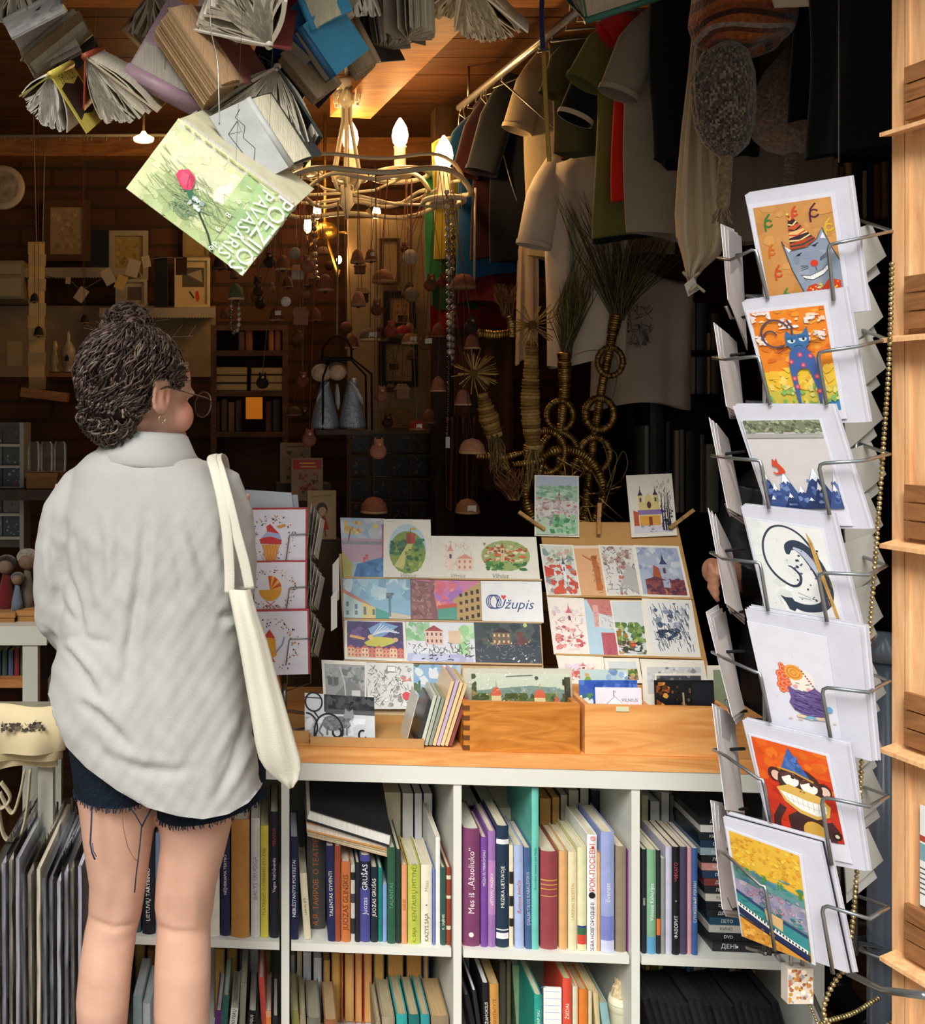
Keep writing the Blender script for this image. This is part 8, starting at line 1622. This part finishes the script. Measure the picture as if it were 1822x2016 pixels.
tag(m.build('curtain_rod',PAINT),'white rod with rings across the back wall','rod')
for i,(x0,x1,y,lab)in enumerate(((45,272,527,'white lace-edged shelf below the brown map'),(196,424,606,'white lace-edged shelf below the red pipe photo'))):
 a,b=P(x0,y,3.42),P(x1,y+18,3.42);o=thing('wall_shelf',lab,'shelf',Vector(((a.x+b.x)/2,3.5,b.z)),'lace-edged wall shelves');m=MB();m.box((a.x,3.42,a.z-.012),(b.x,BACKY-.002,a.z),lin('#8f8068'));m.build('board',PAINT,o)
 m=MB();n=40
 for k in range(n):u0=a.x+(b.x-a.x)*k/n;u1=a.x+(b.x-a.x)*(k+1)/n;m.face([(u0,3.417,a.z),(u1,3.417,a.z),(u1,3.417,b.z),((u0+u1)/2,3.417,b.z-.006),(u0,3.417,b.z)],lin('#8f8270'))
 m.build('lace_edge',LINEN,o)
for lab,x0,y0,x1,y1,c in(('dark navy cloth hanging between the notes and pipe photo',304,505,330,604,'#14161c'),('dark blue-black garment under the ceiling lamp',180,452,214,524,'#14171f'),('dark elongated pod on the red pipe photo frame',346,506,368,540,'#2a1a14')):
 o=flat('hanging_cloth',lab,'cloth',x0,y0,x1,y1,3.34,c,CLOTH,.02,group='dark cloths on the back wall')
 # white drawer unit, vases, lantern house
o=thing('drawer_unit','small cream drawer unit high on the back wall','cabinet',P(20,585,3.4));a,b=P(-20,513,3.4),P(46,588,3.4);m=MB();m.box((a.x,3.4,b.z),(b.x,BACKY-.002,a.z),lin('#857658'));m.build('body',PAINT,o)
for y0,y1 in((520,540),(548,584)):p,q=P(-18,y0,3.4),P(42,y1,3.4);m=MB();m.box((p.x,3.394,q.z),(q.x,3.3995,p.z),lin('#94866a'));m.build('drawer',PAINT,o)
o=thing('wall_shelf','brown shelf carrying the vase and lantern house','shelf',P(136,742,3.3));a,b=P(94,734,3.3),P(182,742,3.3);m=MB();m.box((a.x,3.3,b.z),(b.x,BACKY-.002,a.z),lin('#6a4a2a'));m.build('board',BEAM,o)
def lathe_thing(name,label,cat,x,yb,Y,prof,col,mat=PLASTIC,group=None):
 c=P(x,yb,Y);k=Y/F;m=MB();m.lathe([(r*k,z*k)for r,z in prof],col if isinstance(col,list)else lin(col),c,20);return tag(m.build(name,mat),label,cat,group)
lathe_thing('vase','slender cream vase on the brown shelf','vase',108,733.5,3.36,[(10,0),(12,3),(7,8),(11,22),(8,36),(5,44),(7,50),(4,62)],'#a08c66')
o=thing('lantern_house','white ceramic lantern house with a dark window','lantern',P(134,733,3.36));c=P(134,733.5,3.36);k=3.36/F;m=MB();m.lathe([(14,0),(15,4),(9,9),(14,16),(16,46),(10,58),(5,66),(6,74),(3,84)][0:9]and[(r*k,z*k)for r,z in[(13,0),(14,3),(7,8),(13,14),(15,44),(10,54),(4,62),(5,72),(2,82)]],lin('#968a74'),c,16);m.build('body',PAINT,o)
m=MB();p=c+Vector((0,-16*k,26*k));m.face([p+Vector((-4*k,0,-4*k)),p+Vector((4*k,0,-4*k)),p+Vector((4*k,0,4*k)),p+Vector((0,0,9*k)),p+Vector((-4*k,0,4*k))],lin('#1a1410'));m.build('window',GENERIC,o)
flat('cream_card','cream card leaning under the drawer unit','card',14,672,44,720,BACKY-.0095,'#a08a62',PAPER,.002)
flat('wooden_slab','long narrow wooden board lying across at head height','board',40,768,132,786,3.0,'#4a3624',BEAM,.05,tilt=.12)
# white photo rack at the edge with five tiers
o=thing('photo_rack','white tiered rack of photo cards at the picture edge','card rack',P(10,1085,2.75));m=MB();a,b=P(-60,832,2.75),P(48,1086,2.75)
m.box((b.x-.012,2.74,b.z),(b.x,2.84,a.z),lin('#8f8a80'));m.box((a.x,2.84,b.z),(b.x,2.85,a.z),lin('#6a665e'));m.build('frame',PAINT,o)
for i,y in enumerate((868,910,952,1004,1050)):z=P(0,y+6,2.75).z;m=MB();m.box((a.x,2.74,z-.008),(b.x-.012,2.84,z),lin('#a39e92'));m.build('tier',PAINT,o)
for i,(y0,y1)in enumerate(((836,868),(876,910),(918,952),(962,1004),(1012,1050))):
 for j,(x0,x1)in enumerate(((-30,4),(6,42))):flat('photo_card','%s photo card in the %s tier of the white rack'%(('half hidden','dark glossy')[j],('top','second','third','fourth','lowest')[i]),'photo card',x0,y0,x1,y1+5,2.755,pick(['#23303f','#3a2a2a','#5a5f66','#2f3a2c','#6a6460']),CARD,.002,scribble([pick(['#4a5a6a','#8a8478','#7a3a34','#3f4a3a']),'#8f8a84','#1f2228'],14),group='photo cards in the white rack')
for i,(x,lab)in enumerate(((66,'first clear jar beside the photo rack'),(92,'middle clear jar above the kraft box'),(118,'last clear jar next to the woman'))):
 c=P(x,930,2.7);m=MB();m.lathe([(.017,.001),(.019,.01),(.019,.08),(.014,.09)],lin('#ffffff'),c,16,cap=False);tag(m.build('glass_jar',FILM),lab,'jar','clear jars by the photo rack')
def kraft(label,x0,y0,x1,y1,Y,col='#7a5a34',dep=.1,name='kraft_box'):
 a,b=P(x0,y0,Y),P(x1,y1,Y);o=thing(name,label,'box',Vector(((a.x+b.x)/2,Y+dep/2,b.z)));m=MB();m.box((a.x,Y,b.z),(b.x,Y+dep,a.z-.01),lin(col));m.build('body',KRAFT,o);m=MB();m.box((a.x-.003,Y-.003,a.z-.012),(b.x+.003,Y+dep+.003,a.z),lin(col,1.15));m.build('lid',KRAFT,o)
kraft('kraft box under the clear jars',52,931,112,962,2.68)
ws=thing('wall_counter','dark wooden counter along the back carrying boxes and jars','counter',P(120,0,2.8));ws.location.z=0;a=P(-80,0,2.65).x;b=P(150,0,2.65).x;zt=P(0,962.5,2.68).z-.0008
m=MB();m.box((a,2.66,zt-.03),(b,3.1,zt),lin('#3a2616'));m.build('top',DARKW,ws);m=MB();m.box((a+.3,2.86,0),(b-.02,3.08,zt-.03),lin('#2a1a10'));m.build('cupboard',DARKW,ws)
# white table with kraft boxes and dolls
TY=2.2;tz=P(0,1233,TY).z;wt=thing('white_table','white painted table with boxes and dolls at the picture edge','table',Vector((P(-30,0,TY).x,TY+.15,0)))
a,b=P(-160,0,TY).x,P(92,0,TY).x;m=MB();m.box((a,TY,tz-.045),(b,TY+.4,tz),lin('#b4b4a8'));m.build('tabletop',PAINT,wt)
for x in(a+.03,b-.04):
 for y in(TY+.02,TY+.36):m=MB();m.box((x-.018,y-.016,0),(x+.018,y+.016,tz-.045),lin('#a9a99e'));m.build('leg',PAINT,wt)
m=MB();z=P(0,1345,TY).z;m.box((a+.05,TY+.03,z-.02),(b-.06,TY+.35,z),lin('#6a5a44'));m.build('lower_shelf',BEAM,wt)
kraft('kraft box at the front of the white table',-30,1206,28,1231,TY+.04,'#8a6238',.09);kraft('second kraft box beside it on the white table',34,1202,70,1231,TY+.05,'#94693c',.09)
def doll(label,x,yb,h,w,Y,c,hair):
 p=P(x,yb,Y);k=Y/F;o=thing('doll',label,'doll',p,'dolls on the white table');m=MB();m.lathe([(w*k,0),(w*.9*k,h*.2*k),(w*.5*k,h*.5*k),(w*.35*k,h*.62*k)],lin(c),p,16);m.build('dress',CLOTH,o);m=MB();m.ell(p+ZD*h*.75*k,h*.14*k,lin('#6f5a48'));m.build('head',CLAY,o);m=MB();m.ell(p+ZD*h*.8*k+Vector((0,.005,0)),(h*.17*k,h*.14*k,h*.13*k),lin(hair));m.build('hair',KNIT,o)
doll('pale doll with white curly hair on the white table',54,1201,130,16,TY+.1,'#5f5446','#8a8070');doll('dark red doll on the white table',12,1204,120,20,TY+.1,'#5a1a1a','#2a1a14');doll('grey-blue doll beside the pale one',34,1201,80,12,TY+.07,'#5a6470','#4a4440')
stand_b=[(-20,0,1285,'#22303a','dark blue book'),(2,12,1282,'#2f3f3a','green-grey book'),(14,24,1284,'#3a4a60','steel blue book'),(26,36,1278,'#6a1f22','dark red book'),(38,48,1276,'#3f4a2a','olive book'),(50,60,1280,'#7a5a30','ochre book'),(62,90,1272,'#15161a','wide black album')]
stand_books('under the white table','books under the white table',TY+.05,1345,stand_b,.14)
# stool with folded cream bags, a hanging bag and sleeved prints in front
SYY=2.0;o=thing('bag_stand','white wooden stand with cream printed bags draped over it','stand',Vector((P(60,0,SYY).x,SYY,0)))
for x in(-40,92):p=P(x,0,SYY);zt=P(0,1400,SYY).z;m=MB();m.box((p.x-.016,SYY-.016,0),(p.x+.016,SYY+.016,zt),lin('#b4b2a6'));m.build('leg',PAINT,o)
m=MB();p,q=P(-60,1398,SYY),P(112,1412,SYY);m.box((p.x,SYY-.02,q.z),(q.x,SYY+.06,p.z),lin('#8a8474'));m.build('cross_bar',PAINT,o)
for i,(x1,y0,y1,c,lab)in enumerate(((112,1404,1512,'#cbb98f','rear cream bag with the longest drop'),(122,1400,1500,'#b8a67e','middle cream bag folded over the bar'),(128,1392,1486,'#d2c19a','top cream bag with a printed castle'))):
 Yb=SYY-.05-.022*i;b_o=thing('folded_bag',lab,'bag',P(50,y1,Yb),'cream bags on the white stand');m=MB();rows=[]
 for j in range(7):
  t=j/6;rows.append([P(-60+(x1+60)*k/12,y0+(y1-y0)*t+4*math.sin(k*.7+i)-(12*(k/12-.5)if j==6 else 0),Yb+.012*math.sin(k*.9+i*2)*t-.012*math.sin(t*3.1))for k in range(13)])
 m.grid([r+[v_+Vector((0,.012,0))for v_ in r[::-1]]for r in rows],lin(c),True,True);m.build('cloth',LINEN,b_o)
 if i==2:
  m=MB();A=Art(m,[P(0,1416,Yb-.02),P(96,1412,Yb-.02),P(94,1440,Yb-.02),P(0,1444,Yb-.02)],(0,-1,0));A.scat(.02,.3,.95,.95,['#4a3f38','#6a5f54','#3a322c'],46,.05);A.lines(.0,.1,.95,.9,'#3a322c',26,.12,.012);m.build('print',LINEN,b_o)
m=MB()
for px_ in([(0,1560),(24,1600),(40,1560),(48,1518)],[(-10,1520),(6,1640),(36,1648),(52,1600),(60,1515)],[(-14,1560),(2,1590),(20,1570),(2,1540)]):m.tube(sag([(x,y,1.93)for x,y in px_],8),.010,lin('#a3977a'),8,True,.3)
m.build('handle',LINEN,b_o)
for i in range(13):
 x=-12+i*13.6;yt=1712-18*math.sin(i*.55)+R.uniform(-8,8);Yp=1.80+.012*(i%3)
 if 3<i<6:yt+=24
 b0=P(x+4,2300,Yp);t0=P(x+R.uniform(-3,3),yt,Yp);c=pick(['#c9c2b0','#b4ae9e','#d0c8b2','#a9aab2','#bcbcc8','#d8d0ba'])
 o=thing('sleeved_print','mounted print in a clear sleeve standing in the row at the picture edge','print',Vector((b0.x,Yp,0)),'sleeved prints standing on the floor')
 lo=[Vector((b0.x,Yp,.004)),Vector((b0.x+.007,Yp,.004)),Vector((b0.x+.02,Yp+.3,.004)),Vector((b0.x+.012,Yp+.3,.004))];dx=t0.x-b0.x;zt=t0.z
 m=MB();m.hexa(lo,[Vector((p.x+dx,p.y,zt))for p in lo],lin(c));m.build('board',KRAFT,o)
 m=MB();w=.0045;rows=[]
 for j in range(12):
  t=j/11;z=.006+(zt+.015-.006)*t;wob=.003*math.sin(j*1.9+i*2.3);rows.append([Vector((b0.x+dx*t-w+wob,Yp-.004,z)),Vector((b0.x+dx*t+.0035+wob,Yp-.008-.003*math.sin(j*2.7+i),z)),Vector((b0.x+dx*t+.007+w+wob,Yp-.004,z)),Vector((b0.x+dx*t+.02+w,Yp+.3,z)),Vector((b0.x+dx*t+.012-w,Yp+.3,z))])
 m.grid(rows,lin('#ffffff'),True,True);m.build('sleeve',FILM,o)
 # centre: back bookshelf, amber box, children's books, dark card rack, cloths
bookcase('wooden bookcase in the dim middle of the shop',415,568,(640,690,770,850),3.2,960,'#8a6434',BOARDW,.22)
zz0=P(0,770,3.2).z
for i in range(6):
 p=P(424+(i%2)*70,0,3.2);z=zz0+(i//2)*.028+.001;c=pick(['#8a6a3a','#3a2a1c','#7a5a34','#5a3a2a','#9a7a48']);o=thing('book','%s book lying flat, %s layer of the %s pile in the dim bookcase'%(('buff','dark','tan','brown','ochre','sandy')[i],('lowest','middle','top')[i//2],('near','far')[i%2]),'book',Vector((p.x+.05,3.28,z)),'books lying in the dim bookcase');m=MB();m.box((p.x,3.21,z),(p.x+.11,3.36,z+.026),lin(c));m.build('cover',COVER,o);m=MB();m.box((p.x+.003,3.2085,z+.003),(p.x+.109,3.21,z+.023),lin('#a8946a'));m.build('pages',PAGES,o)
stand_books('in the dim bookcase','upright books in the dim bookcase',3.2,690,[(470,482,652,'#5a3a20','brown book'),(484,498,648,'#8a4a20','rust book'),(530,540,646,'#9a5a24','orange-brown book'),(542,554,650,'#7a4420','russet book')],.14)
stand_books('on the lowest shelf of the dim bookcase','low books in the dim bookcase',3.2,850,[(424,434,790,'#2a1c14','dark book'),(436,448,786,'#4a3020','umber book'),(450,462,792,'#6a4a2a','hazel book'),(464,476,788,'#33261c','sepia book'),(524,536,790,'#4a2a20','maroon book'),(538,552,786,'#2a2220','blackish book')],.14)
o=thing('amber_box','amber box with an added warm glow in the dim bookcase','candle box',P(500,826,3.18));m=MB();a,b=P(485,782,3.14),P(517,825,3.14);m.box((a.x,3.14,b.z),(b.x,3.19,a.z),lin('#d8921e'));m.build('glass',emit('amber_added_glow','#b4650a',.55),o)  # box is no lamp; faint emission added for its warm-lit look
flat('children_book','beige picture book with a dark figure, behind the red one','book',552,872,612,952,2.62,'#7a6040',COVER,.015,lambda a:(a.scat(.2,.2,.8,.9,['#3a2c20','#4a3a2c','#2f3a2a'],20,.1),a.line([(.2,.1),(.8,.08)],.04,'#5a3020')),'picture books facing out')
flat('children_book','picture book with a red title band','book',574,902,636,986,2.52,'#7a6044',COVER,.015,lambda a:(a.rect(.05,.04,.95,.26,'#8f1f18'),a.line([(.25,.12),(.75,.12)],.05,'#b8863a'),a.line([(.3,.2),(.8,.2)],.04,'#b8863a'),a.scat(.15,.35,.85,.95,['#6a1f18','#3a2a1c','#8a5a3a','#7a2a20'],26,.08)),'picture books facing out')
flat('children_book','beige picture book of a girl in a red dress','book',606,966,662,1062,2.42,'#8a7250',COVER,.015,lambda a:(a.ell(.5,.38,.2,.14,'#3a2416'),a.ell(.52,.42,.13,.09,'#a8845f'),a.poly([(.4,.52),(.62,.52),(.75,.8),(.3,.8)],'#8a2018'),a.line([(.45,.8),(.42,.95)],.04,'#3a2416'),a.line([(.6,.8),(.64,.95)],.04,'#3a2416'),a.line([(.15,.12),(.85,.1)],.04,'#7a5a2a')),'picture books facing out')
bs=thing('book_stand','dark stepped stand holding the picture books','stand',Vector((P(600,0,2.5).x,2.6,0)))
m=MB();x0=P(545,0,2.6).x;x1=P(668,0,2.45).x
for Yk,y in((2.645,952),(2.545,986),(2.445,1062)):m.box((x0,Yk-.03,0),(x1,Yk+.07,P(0,y,Yk-.025).z-.001),lin('#24160e'))
m.build('steps',DARKW,bs)
o=thing('postcard_rack','dark wire wall rack of postcards below the partition frames','card rack',P(770,1046,3.1));m=MB();a,b=P(688,852,3.12),P(852,1046,3.12);m.box((a.x,3.12,b.z),(b.x,3.15,a.z),lin('#6a5844'));m.build('panel',GENERIC,o)
for j in range(4):z=P(0,892+j*46,3.1).z;m=MB();m.tube([Vector((a.x,3.09,z)),Vector((b.x,3.09,z))],.002,lin('#5a5048'),5);m.build('wire_rail',WIRE,o)
for j in range(4):
 for i in range(4):x=692+i*40;y=853+j*46;flat('postcard','dark postcard, row %s and column %s of the partition wall rack'%(('one','two','three','four')[j],('one','two','three','four')[i]),'postcard',x,y,x+36,y+40,3.105,pick(['#141a26','#1f1410','#0f1620','#2a1c18','#1a2228']),CARD,.002,scribble(['#2a3a4a','#4a2f20','#3a3a3a','#6a4a2a'],10),'postcards in the wall rack')
def drape(label,x0,y0,x1,y1,Y,col,name='cloth',mat=CLOTH):
 m=MB();rows=[[P(x0+(x1-x0)*i/16,y0+(y1-y0)*j/6+(7*math.sin(i*.8)if j==6 else 0),Y+.02*math.sin(i*1.1+.2*j))for i in range(17)]for j in range(7)]
 m.grid([r+[q+Vector((0,.01,0))for q in r[::-1]]for r in rows],lin(col),True,True);return tag(m.build(name,mat),label,'cloth',None)
drape('green band of a draped flag below the navy T-shirt',852,560,1000,604,2.92,'#0f3a20');drape('red band of a draped flag below the green band',848,602,1004,652,2.92,'#6a0f10')
drape('ochre cloth hanging behind the wide sunburst',896,640,1010,960,2.95,'#4a3010');drape('dark red cloth beside the straw handle',880,820,940,1000,2.9,'#3a0f0c')
# seller half hidden behind the tall card rack: only a hand shows
m=MB();SYp=2.28
def sp(x,y,Y=SYp):return P(x,y,Y)
m.tube([sp(1585,1320),sp(1585,1200),sp(1583,1080),sp(1580,960),sp(1580,900)],[.15,.145,.15,.165,.09],K,20,flat=.65,up=(0,1,0));m.tube([sp(1580,910),sp(1580,830)],[.05,.05],K,14);m.ell(sp(1580,760),(.075,.09,.11),K)
for s in(-1,1):x=sp(1585+s*55,1320);m.tube([x+ZD*.05,Vector((x.x,SYp,.45)),Vector((x.x,SYp+.01,.05))],[.085,.06,.045],K,14);m.tube([Vector((x.x,SYp+.03,.04)),Vector((x.x,SYp-.14,.03))],[.04,.03],K,10)
arm=[sp(1475,960),sp(1450,1060),sp(1470,1150,2.24),sp(1435,1128,2.17),sp(1414,1122,2.12)]
m.tube(arm,[.055,.045,.04,.033,.024],K,14);arm2=[sp(1680,960),sp(1700,1100),sp(1690,1240)];m.tube(arm2,[.055,.045,.03],K,14);m.ell(sp(1690,1265),(.03,.02,.05),K)
hc=sp(1404,1124,2.10);m.ell(hc,(.022,.026,.030),K)
for k in range(4):
 b=hc+Vector((-.012,-.014,.024-.0165*k));m.tube([b,b+Vector((-.012,-.02,-.006)),b+Vector((-.006,-.03,-.024)),b+Vector((.004,-.026,-.036))],[.0075,.0072,.0066,.0055],K,8)
m.tube([hc+Vector((.01,-.015,.02)),hc+Vector((-.004,-.04,.012)),hc+Vector((-.012,-.05,-.004))],[.0095,.0088,.007],K,8)
sb=remeshed(m,.0042,3);v,nn=m_arr(sb);cols=np.tile(np.array(lin('#1a1a1e')),(len(v),1));px=CX+F*v[:,0]/v[:,1];py=CY-F*(v[:,2]-H)/v[:,1]
skin=((v[:,1]<2.2)&(px<1460))|((py<880)&(v[:,2]>1.35))|((py>1235)&(px>1660)&(py<1300));cols[skin]=np.array(lin('#b98468'))
se=thing('person','seller in dark clothes behind the card rack, one hand showing','person',Vector((sp(1585,0).x,SYp,0)));finish(sb,'body',SKIN,se.location.copy(),se,cols)
m=MB();m.ell(sp(1580,745)+Vector((0,.02,.01)),(.085,.09,.1),lin('#241a16'));m.build('hair',HAIR,se)
